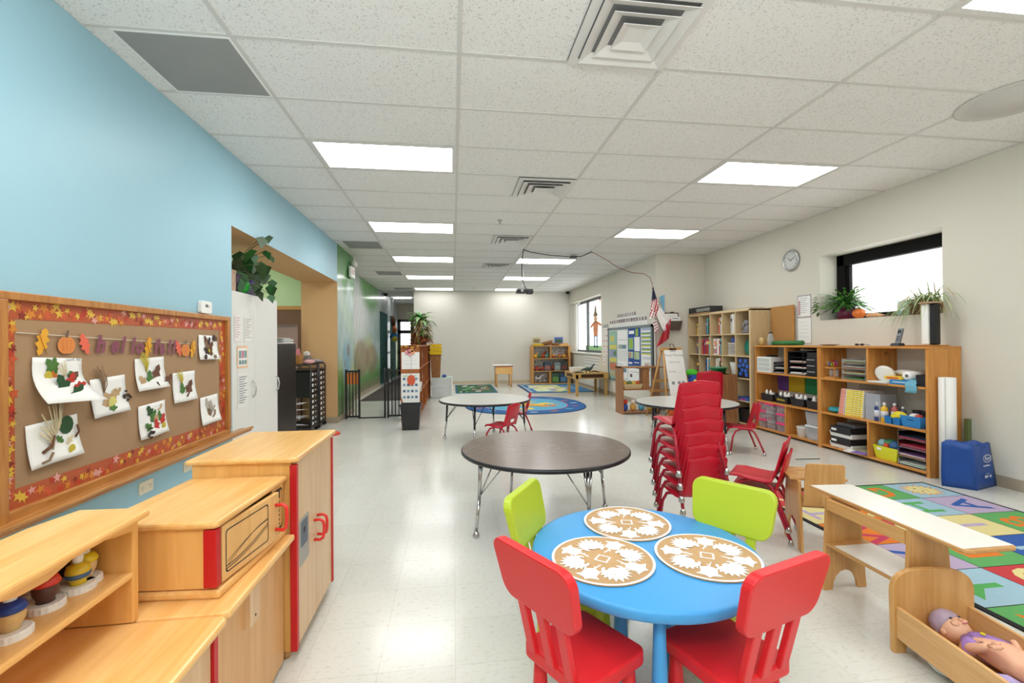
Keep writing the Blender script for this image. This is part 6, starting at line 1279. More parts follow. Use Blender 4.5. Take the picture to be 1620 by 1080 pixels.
m = MB(); r = random.Random(4)
for k in range(11):
    x = -.62+.124*k; m.rect(x, -.14, x+.07, .14, 0, 0)
    for z in (-.09, .0, .07): m.rect(x+.012, z-.012, x+.058, z+.012, .001, 1)
walltag('paper_people_chain', 'row of white strips with dark marks below the far window', 'decoration', 'R', (XF-.003, 12.1, .78), m, [PAPER, mat('#5c4c50', .6)])
# flags and wall file on the corner
t = thing('flag_group', 'American flag on a short pole fixed at the wall corner', 'flag', (3.76, 7.9, 1.70))
MB().tube([(.03, .06, -.02), (-.10, -.02, .62)], .006, 8).ball((-.102, -.022, .63), .014, 8).obj('pole', mat('#d0c8b0', .4), t)
def cloth(p0, p1, q0, q1, n=12, rows=13, colf=None, w=.02):
    m = MB(); P = lambda u, v: tuple(Vector(p0)*(1-u)*(1-v)+Vector(p1)*u*(1-v)+Vector(q0)*(1-u)*v+Vector(q1)*u*v+Vector((w*.5*math.sin(u*9+v*3), w*math.sin(u*11+v*2), 0)))
    m.add([P(i/n, j/rows) for j in range(rows+1) for i in range(n+1)], [(j*(n+1)+i, j*(n+1)+i+1, (j+1)*(n+1)+i+1, (j+1)*(n+1)+i) for j in range(rows) for i in range(n)], [colf(i/n, j/rows) for j in range(rows) for i in range(n)], True)
    return m
RDF, WHF, BLF = mat('#b5303c', .8), mat('#ece8e6', .8), mat('#2c3050', .8, var=.2, scale=60)
cloth((-.10, -.03, .60), (-.10, -.03, .60), (-.17, -.05, .02), (.07, -.06, .14), 12, 14, lambda u, v: 2 if v < .42 else (0 if int(u*7+v*9) % 2 else 1)).obj('flag_cloth', [RDF, WHF, BLF], t)
t = thing('red_white_flag', 'red and white flag hanging diagonally below the American flag', 'flag', (3.80, 7.84, 1.70))
cloth((-.02, -.04, .25), (-.12, -.05, .10), (.16, -.04, -.05), (.04, -.05, -.22), 10, 10, lambda u, v: 1, .012).obj('white_half', [RDF, WHF], t)
cloth((.18, -.04, .04), (.03, -.05, -.16), (.14, -.04, -.34), (-.11, -.06, -.50), 10, 10, lambda u, v: 0, .02).obj('red_half', [RDF, WHF], t)
MB().tube([(.0, .0, .0), (-.06, -.03, .2)], .005, 6).obj('pole', mat('#d0c8b0', .4), t)
m = cloth((.0, 0, .30), (.10, 0, .34), (.08, 0, .0), (.10, 0, .02), 6, 6, lambda u, v: 0, .01)
tag(m.obj('blue_pennant', mat('#7ab0cc', .8), loc=(3.82, 7.93, 1.84)), 'pale blue pennant half hidden behind the flags', 'pennant')
item('striped_pennant', 'small crumpled striped pennant hanging left of the red flag', 'pennant', 3.70, 7.86, 1.45, [('pennant_cloth', cloth((-.06, 0, .24), (.03, 0, .25), (.0, 0, .0), (.08, 0, .1), 8, 8, lambda u, v: int(v*8) % 2, .01), [WHF, mat('#b07a84', .8)])])
t = wallthing('wall_file', 'dark brown wall file holder with clipboard and papers on the jog wall', 'file holder', 'F', (4.09, 8.028, 1.52))
m = MB(); m.add([(-.17, 0, 0), (.15, 0, 0), (.15, 0, .08), (-.17, 0, .08), (-.2, .17, 0), (.19, .17, 0), (.19, .17, .09), (-.2, .17, .09)], [(0, 1, 2, 3), (0, 1, 5, 4), (3, 2, 6, 7), (0, 3, 7, 4), (1, 2, 6, 5)]); m.obj('file_pocket', mat('#5c5048', .4), t, solid=.006)
MB().box(-.16, .06, .02, .14, .33, .03).box(-.02, .325, .03, .05, .345, .036).obj('clipboard', mat('#4a3a34', .5), t)
MB().box(-.12, .06, .032, .12, .31, .036).box(-.08, .06, .06, .16, .25, .064).obj('papers', PAPER, t)
m = MB()
for k in range(4): m.box(-.07, .28-.02*k, .0365, .09-.02*k, .283-.02*k, .037)
m.box(-.0, .21, .0645, .12, .225, .065); m.obj('handwriting', GREY, t)

# ------------------------------------------------------------------ far corner: rugs, light table, desk, shelf
def oval_rug():
    t = MB(); n = 72; cx, cy_, a, b = 1.48, 9.35, 1.25, 1.33
    def ring(r0, r1, z, mi):
        v = [(cx+a*r*math.copysign(abs(math.cos(2*PI*i/n))**.85, math.cos(2*PI*i/n)), cy_+b*r*math.copysign(abs(math.sin(2*PI*i/n))**.85, math.sin(2*PI*i/n)), z) for r in (r0, r1) for i in range(n)]
        t.add(v, [(i, (i+1) % n, n+(i+1) % n, n+i) for i in range(n)], mi)
    pts = [(cx+a*math.copysign(abs(math.cos(2*PI*i/n))**.85, math.cos(2*PI*i/n)), cy_+b*math.copysign(abs(math.sin(2*PI*i/n))**.85, math.sin(2*PI*i/n))) for i in range(n)]
    t.prism(pts, 0, .008, 'z', 0); ring(.98, .72, .0085, 1); ring(.72, .70, .0088, 5); ring(.70, .0, .0086, 2)
    r = random.Random(2)
    for k in range(22):
        aa = r.uniform(0, 6.28); rr = r.uniform(.0, .55); x, y = cx+a*rr*math.cos(aa), cy_+b*rr*math.sin(aa); w_ = r.uniform(.08, .22)
        t.flat([(x+w_*(1+.3*math.sin(q*2.1+k))*math.cos(q*PI/5), y+w_*.7*(1+.3*math.cos(q*1.7+k))*math.sin(q*PI/5)) for q in range(10)], .009+.0001*k, r.choice([3, 4, 6, 3, 7]))
    for k in range(16):
        aa = k*PI/8; x, y = cx+a*.85*math.cos(aa), cy_+b*.85*math.sin(aa)
        t.flat([(x+.09*math.cos(q*PI/4), y+.05*math.sin(q*PI/4)) for q in range(8)], .0092, [8, 6, 2, 5][k % 4])
    return tag(t.obj('oval_rug', [mat(h, .95, var=.08, scale=40) for h in ('#16386c', '#1f5f9c', '#5aa8c8', '#d8963c', '#6cb08c', '#b04a78', '#c86a4a', '#e0c860', '#a8c4d4')]), 'large oval blue world map rug in the middle of the far floor', 'rug')
oval_rug()
m = MB().box(0.05, 11.7, 0, 1.16, 14.0, .007, 0).rect(.10, 11.8, 1.1, 13.9, .0073, 1); r = random.Random(1)
for k in range(9): m.rect(.10, 11.95+.23*k, 1.1, 12.0+.23*k, .0076, 2)
for k in range(4): m.rect(.25+.25*k, 11.8, .29+.25*k, 13.9, .0078, 2)
for k in range(16): x = r.uniform(.15, .9); y = r.uniform(11.85, 13.6); m.rect(x, y, x+.14, y+.18, .008, r.choice([3, 4, 3, 5]))
tag(m.obj('road_rug', [mat(h, .95, var=.06) for h in ('#2c6484', '#2c6a3c', '#4c5458', '#d8d8cc', '#c88a7c', '#6ab06a')]), 'green town map play rug near the back wall', 'rug')
m = MB().box(1.93, 11.4, 0, 3.70, 13.7, .007, 0).rect(2.0, 11.48, 3.63, 13.62, .0073, 1).rect(2.08, 11.58, 3.55, 13.52, .0076, 2).rect(2.2, 11.7, 3.1, 13.4, .0079, 3)
for k in range(22): x = r.uniform(2.2, 3.4); y = r.uniform(11.6, 13.3); m.flat([(x+.13*math.cos(q*PI/4), y+.12*math.sin(q*PI/4)) for q in range(8)], .0082+.0001*k, r.choice([4, 5, 6, 7]))
for k in range(12): m.flat(ngon(.05, 8, 2.04, 11.6+.17*k), .0082, 6+k % 2)
tag(m.obj('picture_rug', [mat(h, .95, var=.06) for h in ('#2a4a78', '#4f8ab4', '#3a74a8', '#cfd8a8', '#d8603c', '#c8c03c', '#8ab8d0', '#e8dcc0')]), 'rectangular picture rug with blue border in the far right corner', 'rug')
# light table in far right area (open drawers)
LW = wood('#c9a25c', '#b48a46', 'y', 1.5, .35)
t = thing('sensory_table', 'light wooden play table with dark drawer slots on the far right wall', 'table', (0, 0, 0))
for x, y in ((2.92, 11.15), (2.95, 10.52), (3.70, 11.4), (3.70, 10.6)): MB().box(x-.03, y-.03, 0, x+.03, y+.03, .52).obj('leg', LW, t)
MB().box(2.89, 10.49, .42, 2.93, 11.45, .56).box(3.70, 10.49, .42, 3.74, 11.45, .56).box(2.93, 10.49, .42, 3.70, 10.53, .44).box(2.93, 10.49, .53, 3.70, 10.53, .56).box(2.93, 11.41, .42, 3.7, 11.45, .56).box(2.93, 10.49, .44, 3.05, 10.53, .53).box(3.62, 10.49, .44, 3.7, 10.53, .53).obj('apron', LW, t)
MB().box(2.93, 10.53, .535, 3.70, 11.41, .55).obj('tabletop', mat('#c8a23c', .4), t)
MB().box(3.05, 10.535, .44, 3.62, 10.54, .53).box(2.885, 10.7, .45, 2.889, 11.25, .53).obj('drawer_slot', mat('#4a3016', .7), t)
item('white_dish', 'shallow white dish on the far light wooden table', 'dish', 3.12, 11.1, .55, [('dish_body', MB().bin(.30, .30, .34, .34, 0, .12, .01), WHITE), ('stripe', MB().box(-.16, -.172, .05, .16, -.17, .06), PAPER)])
item('toy_dinosaur', 'grey green toy dinosaur standing on the far light wooden table', 'toy', 3.30, 10.75, .55, [('body', MB().ball((0, 0, .09), (.10, .04, .05), 14).tube([(.08, 0, .1), (.13, 0, .18), (.17, 0, .21)], [.03, .02, .018], 8).tube([(-.08, 0, .09), (-.2, 0, .06)], [.03, .006], 8), mat('#4c5c5c', .6)), ('leg', MB().cyl((.05, .02, 0), (.05, .02, .08), .015), mat('#4c5c5c', .6)), ('leg', MB().cyl((-.05, -.02, 0), (-.05, -.02, .08), .015), mat('#4c5c5c', .6))])
item('toy_reptile', 'dark flat toy reptile left of the dinosaur on the far table', 'toy', 3.05, 10.72, .55, [('body', MB().tube([(-.15, 0, .012), (0, .01, .02), (.12, -.01, .012)], [.008, .022, .01], 8), mat('#5a5048', .6)), ('leg', MB().tube([(-.02, -.04, .006), (0, 0, .012), (-.02, .04, .006)], .006, 6), mat('#5a5048', .6))])
item('toy_lizard', 'small dark red toy by the near edge of the far table', 'toy', 3.45, 10.70, .55, [('body', MB().tube([(-.1, 0, .02), (0, .01, .04), (.1, -.01, .02)], [.008, .022, .01], 8), mat('#6a4440', .6)), ('tail', MB().tube([(.1, -.01, .02), (.15, .02, .01)], [.01, .004], 6), mat('#6a4440', .6))])
# school desk at back wall
t = thing('child_desk', 'small wooden desk with red edge strip alone by the back wall', 'desk', (1.46, 13.45, 0))
for x in (-.19, .24): 
    for y in (-.24, .26): MB().cyl((x, y, 0), (x, y, .4), .022, n=10).obj('leg', TOYW, t)
MB().box(-.22, -.27, .38, .28, .28, .60).obj('desk_box', BIRCHX, t, bevel=.006)
MB().box(-.3, -.30, .625, .28, .30, .645).obj('desk_lid', WHITE, t, bevel=.006); MB().box(-.22, -.29, .598, .29, .3, .625).obj('red_edge', mat('#a8402c', .5), t)
# back shelf
t = thing('toy_shelf', 'honey wood toy shelf in the back right corner', 'shelf', (0, 0, 0))
HW = wood('#cf9a55', '#b98140', 'z', 1.5, .4)
MB().box(2.43, 13.85, 0, 2.50, 14.22, 1.20).obj('side_panel', HW, t); MB().box(3.62, 13.85, 0, 3.69, 14.22, 1.20).obj('side_panel', HW, t)
for z in (.0, .39, .79, 1.18): MB().box(2.5, 13.85, z, 3.62, 14.22, z+.025).obj('shelf', HW, t)
MB().box(3.03, 13.85, .815, 3.07, 14.2, 1.18).obj('divider', HW, t); MB().box(3.0, 13.85, .025, 3.06, 14.2, .39).obj('divider', HW, t)
BP = mat('#dcdcda', .6, var=.25, scale=22)
MB().box(2.5, 14.2, .03, 3.62, 14.215, 1.18).obj('back_panel', BP, t)
r = random.Random(12)
blk = MB()
for k in range(46): x = 2.53+1.05*r.random(); z = r.choice([.55, .65, .72, 1.0, 1.06, 1.12]); blk.rect(x, z, x+.03, z+.03, 0, 0)
blk.v = [(x, 14.197, y) for x, y, z in blk.v]; blk.obj('panel_print', mat('#55564c', .6), t)
def shelf_toy(x, z, c1, c2, label, kind=0, s=1):
    if kind == 0: parts = [('body', MB().ball((0, 0, .06*s), (.07*s, .05*s, .06*s), 12), mat(c1, .6)), ('head', MB().ball((.05*s, 0, .13*s), (.04*s, .035*s, .04*s), 10), mat(c2, .6))]
    elif kind == 1: parts = [('body', MB().box(-.08*s, -.05, 0.02, .08*s, .05, .06*s+.02), mat(c1, .5)), ('cab', MB().box(-.04*s, -.04, .06*s+.02, .04*s, .04, .10*s+.02), mat(c2, .5)), ('wheel', MB().cyl((-.05*s, -.06, .025), (-.05*s, .06, .025), .025, n=12), BLACK), ('wheel', MB().cyl((.05*s, -.06, .025), (.05*s, .06, .025), .025, n=12), BLACK)]
    elif kind == 2: parts = [('box_body', MB().box(-.10*s, -.12, 0, .10*s, .12, .26*s), mat(c1, .5, var=.2, scale=15)), ('box_print', MB().box(-.08*s, -.122, .04, .08*s, -.12, .16*s), mat(c2, .5, var=.2, scale=30))]
    elif kind == 3: parts = [('body', MB().ball((0, 0, .16), (.11, .05, .06), 14).tube([(.08, 0, .18), (.14, 0, .25)], [.035, .025], 8).ball((.17, 0, .25), (.045, .022, .025), 10), mat(c1, .6)), ('saddle', MB().ball((0, 0, .19), (.05, .055, .04), 10), mat(c2, .6))]+[('leg', MB().cyl((dx, dy, 0), (dx*.9, dy, .13), .014, n=8), mat(c1, .6)) for dx in (-.08, .08) for dy in (-.02, .02)]
    return item('shelf_toy', label, 'toy', x, 14.0, z, parts, 'toys on the back corner shelf')
Zs = (.026, .416, .816, 1.206)
shelf_toy(2.57, Zs[2], '#e8b82c', '#e0a020', 'yellow toy at the left of the upper shelf bay')
shelf_toy(2.72, Zs[2], '#4a7a4c', '#3c5c44', 'green toy beside the yellow one on the upper shelf', 0)
shelf_toy(2.82, Zs[2], '#a8442c', '#8a3424', 'rust red toy figure in the upper left bay', 0, 1.25)
shelf_toy(2.94, Zs[2], '#6a9a90', '#5a8a8a', 'grey green toy by the centre divider', 0, 1.1)
shelf_toy(3.16, Zs[2], '#c8602c', '#e0b83c', 'orange toy car in the upper right bay', 1)
shelf_toy(3.36, Zs[2], '#b8863c', '#c83c2c', 'tan toy truck in the upper right bay', 1)
shelf_toy(3.52, Zs[2], '#e0a83c', '#7a4a2c', 'yellow brown toy at the right of the upper bay', 0)
shelf_toy(2.62, Zs[1], '#b8402c', '#a83424', 'red toy vehicle at the left of the middle shelf', 1, 1.2)
shelf_toy(2.80, Zs[1], '#a83428', '#c8502c', 'red wooden toy vehicle, second on the middle shelf', 1)
shelf_toy(2.95, Zs[1], '#3c4a5c', '#a8645c', 'dark blue box with a pink face on the middle shelf', 2)
shelf_toy(3.12, Zs[1], '#8a3c2c', '#b8603c', 'red brown toy figure right of the dark blue box', 0, 1.3)
shelf_toy(3.27, Zs[1], '#7a8a8c', '#9aa89c', 'grey box on the middle shelf', 2)
shelf_toy(3.49, Zs[1], '#3c4440', '#7a3c34', 'dark patterned box at the right of the middle shelf', 2, 1.05)
shelf_toy(2.66, Zs[0], '#d8d8d8', '#2c2c30', 'white and black toy horse on the bottom shelf', 3)
shelf_toy(2.88, Zs[0], '#9a9c9c', '#5c6064', 'grey toy animal lying beside the horse', 0)
shelf_toy(3.20, Zs[0], '#3c5c44', '#6c9a4c', 'green dinosaur picture box on the bottom shelf', 2, 1.2)
shelf_toy(3.46, Zs[0], '#34506c', '#5c8ab0', 'blue picture box on the bottom shelf', 2, 1.15)
item('yellow_tray', 'flat yellow tray on top of the back corner toy shelf', 'tray', 2.66, 14.0, Zs[3], [('tray_body', MB().bin(.30, .24, .36, .28, 0, .045, .008), mat('#e8c81c', .4)), ('tray_rim', MB().box(-.18, -.142, .04, .18, -.138, .05), mat('#f0d84c', .4))])
def book_display(x, label, c1, c2):
    item('picture_book', label, 'book', x, 14.12, Zs[3]+.06, [('cover', MB().box(-.14, -.01, 0, .14, .01, .21), mat(c1, .5, var=.15, scale=20)), ('cover_picture', MB().box(-.10, -.012, .03, .10, -.01, .15), mat(c2, .5, var=.3, scale=20)), ('stand', MB().box(-.05, 0, -.06, .05, .04, .02), TOYW)])
book_display(2.64, 'beige picture book standing on the left of the back toy shelf', '#cfc8a4', '#8a7c5c')
book_display(3.37, 'blue landscape picture book standing on the right of the back toy shelf', '#4a6cb0', '#3c5c3c')
item('wooden_log', 'hollow wooden log lying on top of the back toy shelf', 'log', 2.98, 13.98, Zs[3], [('log_body', MB().cyl((-.18, 0, .05), (.14, 0, .10), .05, .075), mat('#8a5c34', .8, var=.2)), ('cut_end', MB().cyl((.14, 0, .10), (.145, 0, .101), .055), mat('#d0a870', .8))])
item('branch_pieces', 'small brown branch pieces beside the hollow log', 'branch', 3.22, 13.98, Zs[3], [('branch', MB().tube([(-.1, 0, .03), (0, .02, .05), (.1, 0, .03)], .03, 8), mat('#8a5c34', .8)), ('branch', MB().tube([(-.05, -.05, .02), (.08, -.04, .08)], .022, 8), mat('#9a6a3c', .8))])
item('wooden_block', 'pale wooden block at the right end of the back shelf top', 'block', 3.50, 13.98, Zs[3], [('block_body', MB().box(-.14, -.1, 0, .13, .1, .06), mat('#d8a868', .6)), ('block_top', MB().box(-.1, -.08, .06, .1, .08, .075), mat('#c89858', .6))])

# ------------------------------------------------------------------ low bookcase divider on the left with plant, bin, gates
t = thing('divider_bookcase', 'tall narrow orange brown bookcase dividing the room from the mural corridor', 'bookcase', (0, 0, 0))
DW = wood('#b86c30', '#9c5420', 'z', 1.5, .4)
MB().box(-.86, 7.55, 0, -.56, 7.58, 1.27).obj('end_panel', DW, t); MB().box(-.86, 11.17, 0, -.56, 11.2, 1.27).obj('end_panel', DW, t)
MB().box(-.86, 7.55, 1.25, -.56, 11.2, 1.275).obj('top_board', DW, t)
MB().box(-.86, 7.58, .02, -.845, 11.17, 1.25).obj('back_panel', mat('#7a4420', .7), t)
for z in (.06, .45, .86): MB().box(-.845, 7.58, z, -.57, 11.17, z+.02).obj('shelf', DW, t)
for y in (8.45, 9.35, 10.26): MB().box(-.845, y-.012, .08, -.57, y+.012, 1.25).obj('divider', DW, t)
r = random.Random(31); dcols = [R_, N_, O_, W_, P_, T_, K_, G_]; bays = [(7.60, 'nearest'), (8.50, 'second'), (9.40, 'third'), (10.30, 'last')]
for bi, (y0, bn) in enumerate(bays):
    for zi, (z, sn) in enumerate(((.88, 'upper'), (.47, 'middle'), (.08, 'lower'))):
        nb = 5 if bi < 2 else 3; y = y0+.02; seen = {}
        for k in range(nb):
            c = dcols[(k*3+bi*2+zi*5+r.randrange(3)) % 8]; nm = cnames[c]; seen[nm] = seen.get(nm, 0)+1
            th = r.uniform(.03, .05); h = r.uniform(.24, .32)
            o = thing('book', '%s%s book on the %s shelf of the divider bookcase, %s bay' % (['', 'second ', 'third ', 'fourth ', 'fifth '][seen[nm]-1], nm, sn, bn), 'book', (-.585, y+th/2, z), 0, 'books in the divider bookcase')
            MB().box(-.2, -th/2, 0, 0, th/2, h).obj('cover', mat(c, .5), o); MB().box(0, -th/2, h*.6, .001, th/2, h*.8).obj('spine_band', mat('#e8e2d0', .5), o)
            y += th+.004
def ends(label, x0, z0, x1, z1, mb, mats, grp=None): 
    return walltag('class_poster', label, 'poster', 'F', ((x0+x1)/2, 7.546, (z0+z1)/2), mb, mats, grp)
m = MB().rect(-.14, -.14, .15, .14, 0, 0).rect(-.1, -.06, .1, -.055, .001, 1).rect(-.12, .0, .1, .004, .001, 1)
ends('white sheet pinned on the end of the divider bookcase, above the rounded poster', -.85, .88, -.56, 1.16, m, [PAPER, mat('#c8ccd0', .6)])
m = MB(); m.flat([(-.15, .26), (.15, .26), (.15, -.26), (-.05, -.26), (-.12, -.22), (-.15, -.12)], 0, 0)
for j in range(4):
    for k in range(4): m.rect(-.12+.065*k, .15-.10*j, -.08+.065*k, .19-.10*j, .001, 1+(j+k) % 2)
m.rect(-.12, .21, .1, .225, .001, 3)
ends('rounded white chart of small blue pictures on the end of the bookcase', -.85, .29, -.56, .81, m, [PAPER, mat('#4c6c94', .6), mat('#7aa0bc', .6), mat('#a8c89a', .6)])
m = MB().flat(ngon(.065, 20, 0, 0, 0, .085), 0, 0).rect(-.002, .08, .002, .5, .0, 1)
walltag('paper_apple', 'red orange paper shape hanging on a string over the rounded chart', 'decoration', 'F', (-.69, 7.535, .70), m, [mat('#e0603c', .6), GREY])
m = MB()
for dx, dz, mi in ((-.05, 0, 0), (.0, .02, 0), (.05, .0, 1), (0, -.03, 0), (.03, .035, 1)): m.flat(ngon(.035, 8, dx, dz), .001*mi, mi)
walltag('paper_flowers', 'pink and orange paper flowers pinned at the top of the bookcase end', 'decoration', 'F', (-.71, 7.53, 1.16), m, [mat('#e89aa0', .7), mat('#e8a070', .7)])
m = MB(); r = random.Random(3)
for k in range(9): m.ball((-.13+.032*k, -.01, .0+.012*math.sin(k)), (.02, .014, .02), 8, k % 3)
tag(m.obj('leaf_garland', [mat('#b8802c', .7), mat('#8a3a24', .7), mat('#c8a040', .7)], loc=(-.71, 7.535, 1.245)), 'small autumn leaf garland along the top edge of the bookcase end', 'garland')
item('white_cups', 'white plastic cup on the middle shelf of the divider bookcase', 'cup', -.60, 7.95, .47, [('cup_body', MB().lathe([(0, 0), (.04, 0), (.055, .16), (.05, .16), (.035, .01)], 18), WHITE), ('rim', MB().lathe([(.055, .155), (.058, .16), (.055, .165)], 18), WHITE)])
item('waste_bin', 'black rectangular waste bin at the end of the divider bookcase', 'bin', -.645, 6.98, 0, [('bin_body', MB().bin(.24, .20, .30, .27, 0, .38, .006), BLKPL, dict(bevel=.006)), ('rim', MB().box(-.158, -.142, .365, .158, -.136, .385).box(-.158, .136, .365, .158, .142, .385).box(-.158, -.142, .365, -.15, .142, .385).box(.15, -.142, .365, .158, .142, .385), BLKPL)])
# plant on the divider
t = thing('potted_plant', 'big leafy potted plant with dried brown skirt on the divider bookcase', 'plant', (-.62, 8.9, 1.276))
MB().lathe([(0, 0), (.10, 0), (.13, .16), (.12, .16), (.1, .02)], 24).obj('pot', mat('#6c3c24', .6), t)
m = MB(); r = random.Random(5)
def strap(m, p, d, L_, w_, droop, mi, seg=6):
    p = Vector(p); d = Vector(d).normalized(); side = Vector((-d.y, d.x, 0)); side = side.normalized() if side.length > .01 else Vector((1, 0, 0)); pts = [p.copy()]
    for q in range(seg): p = p+d*L_/seg; d = (d+Vector((0, 0, -droop))).normalized(); pts.append(p.copy())
    ws = [w_*math.sin(PI*(.12+.88*i/seg)) for i in range(seg+1)]
    vs = [tuple(q+side*ws[i]) for i, q in enumerate(pts)]+[tuple(q-side*ws[i]) for i, q in enumerate(pts)]
    m.add(vs, [(i, i+1, seg+2+i, seg+1+i) for i in range(seg)], mi)
for k in range(44): a = r.uniform(0, 6.28); strap(m, (0, 0, .38+.18*r.random()), (math.cos(a), math.sin(a), r.uniform(.1, 1.2)), r.uniform(.26, .42), .032, .26, r.choice([0, 0, 1]))
m.tube([(0, 0, .1), (.01, 0, .5)], .02, 8, 3)
for k in range(130): a = r.uniform(0, 6.28); strap(m, (.05*math.cos(a), .05*math.sin(a), r.uniform(.12, .48)), (math.cos(a), math.sin(a), r.uniform(-.2, .8)), r.uniform(.14, .28), .02, .4, r.choice([2, 1, 4, 5]))
m.obj('foliage', [mat('#3f8a30', .4), mat('#6c9a48', .5), mat('#8a7a4a', .6), mat('#5c4030', .7), mat('#b0a070', .6), mat('#a04a34', .6)], t, solid=.001)
m = MB()
for k in range(160): a = r.uniform(0, 6.28); strap(m, (.10*math.cos(a), .12*math.sin(a), r.uniform(.04, .2)), (math.cos(a), math.sin(a), r.uniform(-.3, .6)), r.uniform(.10, .2), .026, .35, r.choice([0, 1, 2]), 3)
m.obj('dried_leaves', [mat('#a0562c', .8), mat('#7a3c20', .8), mat('#b87840', .8)], t, solid=.001)
# white stepped unit, wooden vase, yellow bins
t = thing('white_step_unit', 'pale grey white two step plastic unit beside the divider bookcase', 'play unit', (0, 0, 0))
MB().box(-.52, 10.8, 0, -.03, 11.3, .25).box(-.52, 10.83, .26, -.03, 11.3, .48).obj('unit_body', mat('#d6dcda', .4), t, bevel=.01)
MB().box(-.53, 10.79, .25, -.02, 11.31, .262).box(-.05, 10.77, 0, -.02, 10.8, .50).obj('unit_trim', WHITE, t); MB().box(-.5, 10.85, .481, -.05, 11.25, .484).obj('green_surface', mat('#a8d0b8', .4), t)
item('wooden_stand', 'tall brown tapering wooden stand carrying yellow trays', 'stand', -.42, 10.98, .485, [('stand_body', MB().taper(.20, .2, .25, .25, 0, .54), wood('#a8703c', '#8a5426', 'z', 2, .4)), ('stand_rim', MB().box(-.13, -.13, .52, .13, .13, .55), mat('#8a5426', .5))])
for k, l in enumerate(('lowest of three yellow trays on the brown stand', 'middle of three yellow trays on the brown stand', 'topmost yellow tray on the brown stand')):
    item('yellow_tray', l, 'tray', -.42+.005*k, 10.96, 1.037+.085*k, [('tray_body', MB().bin(.26-.02*k, .26, .32-.02*k, .30, 0, .08, .006), mat('#f0c814', .4)), ('tray_contents', MB().ball((-.04, -.09, .06), (.04, .03, .025), 8, 0).ball((.05, -.08, .06), (.03, .03, .03), 8, 1), [mat('#c83c2c', .5), mat('#3c4ca0', .5)])], 'yellow trays on the brown stand')
item('blue_ball', 'small blue toy on the white step unit behind the brown stand', 'toy', -.22, 10.95, .485, [('toy_body', MB().ball((0, 0, .03), (.06, .06, .03), 12), mat('#2c4cb0', .5)), ('toy_knob', MB().ball((0, 0, .06), (.02, .02, .015), 8), mat('#4c6cc8', .5))])
# gates
GB = mat('#1e1e22', .4, var=.02)
def gate(label, x0, x1, ex=None):
    t = thing('safety_gate', label, 'gate', (0, 8.12, 0)); MB().box(x0, -.015, .81, x1, .015, .84).box(x0, -.015, .02, x1, .015, .05).box(x0, -.018, 0, x0+.03, .018, .86).box(x1-.03, -.018, 0, x1, .018, .86).obj('gate_frame', GB, t)
    n = 4
    for k in range(1, n): x = x0+.02+(x1-x0-.04)*k/n; MB().cyl((x, 0, .05), (x, 0, .81), .009, n=8).obj('bar', GB, t)
    return t
g1 = gate('black metal gate section against the mural wall with an orange panel', -1.87, -1.62)
MB().box(-1.84, .016, .60, -1.64, .02, .80).obj('orange_panel', mat('#f08a3c', .6), g1)
g2 = gate('black metal gate section with latch beside the divider bookcase', -1.16, -.88)
MB().cyl((-1.20, 0, .0), (-1.20, 0, .87), .016).box(-1.215, -.02, -.0, -1.185, .02, .04).obj('gate_post', GB, g2)
MB().box(-.98, -.05, .68, -.88, .0, .72).obj('latch', GB, g2)
tag(MB().box(-1.62, 8.11, 0, -1.21, 8.13, .02).obj('gate_threshold', GB), 'thin black threshold bar on the floor between the gate sections', 'threshold bar')
tag(MB().box(-2.12, 10.55, 0, -1.05, 16.8, .008).obj('floor_mat', mat('#4a4340', .9, var=.08)), 'dark brown runner mat on the corridor floor', 'mat')

# ------------------------------------------------------------------ office behind the opening
GW = mat('#e9e9e5', .45, var=.015)
def cabinet(label, y0, y1, hy):
    t = thing('storage_cabinet', label, 'cabinet', (0, 0, 0))
    MB().box(-2.42, y0, 0, -2.02, y1, 1.80).obj('carcass', GW, t)
    d = MB().box(-2.02, y0+.003, .03, -2.0, y1-.003, 1.80).obj('door', GW, t, bevel=.002)
    MB().tube([(-2.0, hy, .78), (-1.975, hy, .80), (-1.965, hy, .86), (-1.975, hy, .92), (-2.0, hy, .94)], .007, 8).obj('handle', mat('#c4c6c8', .3, metal=.5), d)
cabinet('tall white office cupboard with notices taped on its door', 4.27, 4.857, 4.80)
cabinet('plain tall white office cupboard next to the black cabinet', 4.857, 5.443, 5.40)
def doc(y0, z0, y1, z1, mb, mats, label): return walltag('taped_notice', label, 'notice', 'L', (-1.997, (y0+y1)/2, (z0+z1)/2), mb, mats, 'notices taped on the white cupboard')
def lines(w, h, n, mi=1):
    m = MB().rect(-w/2, -h/2, w/2, h/2, 0, 0)
    for k in range(n): m.rect(-w*.4, h*.38-h*.8*k/n, w*(.4-.15*(k % 3)), h*.38-h*.8*k/n+h*.025, .001, mi)
    return m
doc(4.42, 1.33, 4.55, 1.58, lines(.13, .25, 9), [mat('#f0eae8', .7), mat('#c8b0b4', .7)], 'upper left pale notice taped on the white cupboard')
doc(4.62, 1.33, 4.78, 1.58, lines(.16, .25, 10), [mat('#eeeeec', .7), mat('#b8a8a4', .7)], 'upper right pale notice taped on the white cupboard')
m = MB().rect(-.11, -.105, .11, .105, 0, 1).rect(-.09, -.085, .09, .085, .001, 0)
for k in range(3): m.rect(-.075+.055*k, -.01, -.03+.055*k, .06, .002, 2+k)
for k in range(3): m.rect(-.075+.055*k, -.07, -.03+.055*k, -.03, .002, 2)
doc(4.47, 1.08, 4.69, 1.29, m, [PAPER, mat('#f0c8a0', .7), mat('#7a9a98', .7), mat('#c87a90', .7), mat('#6ca0a0', .7)], 'orange bordered picture notice on the white cupboard')
doc(4.48, .70, 4.69, 1.03, lines(.2, .33, 12), [mat('#eeeeea', .7), mat('#8c9094', .7)], 'lowest printed notice in a plastic sleeve on the white cupboard')
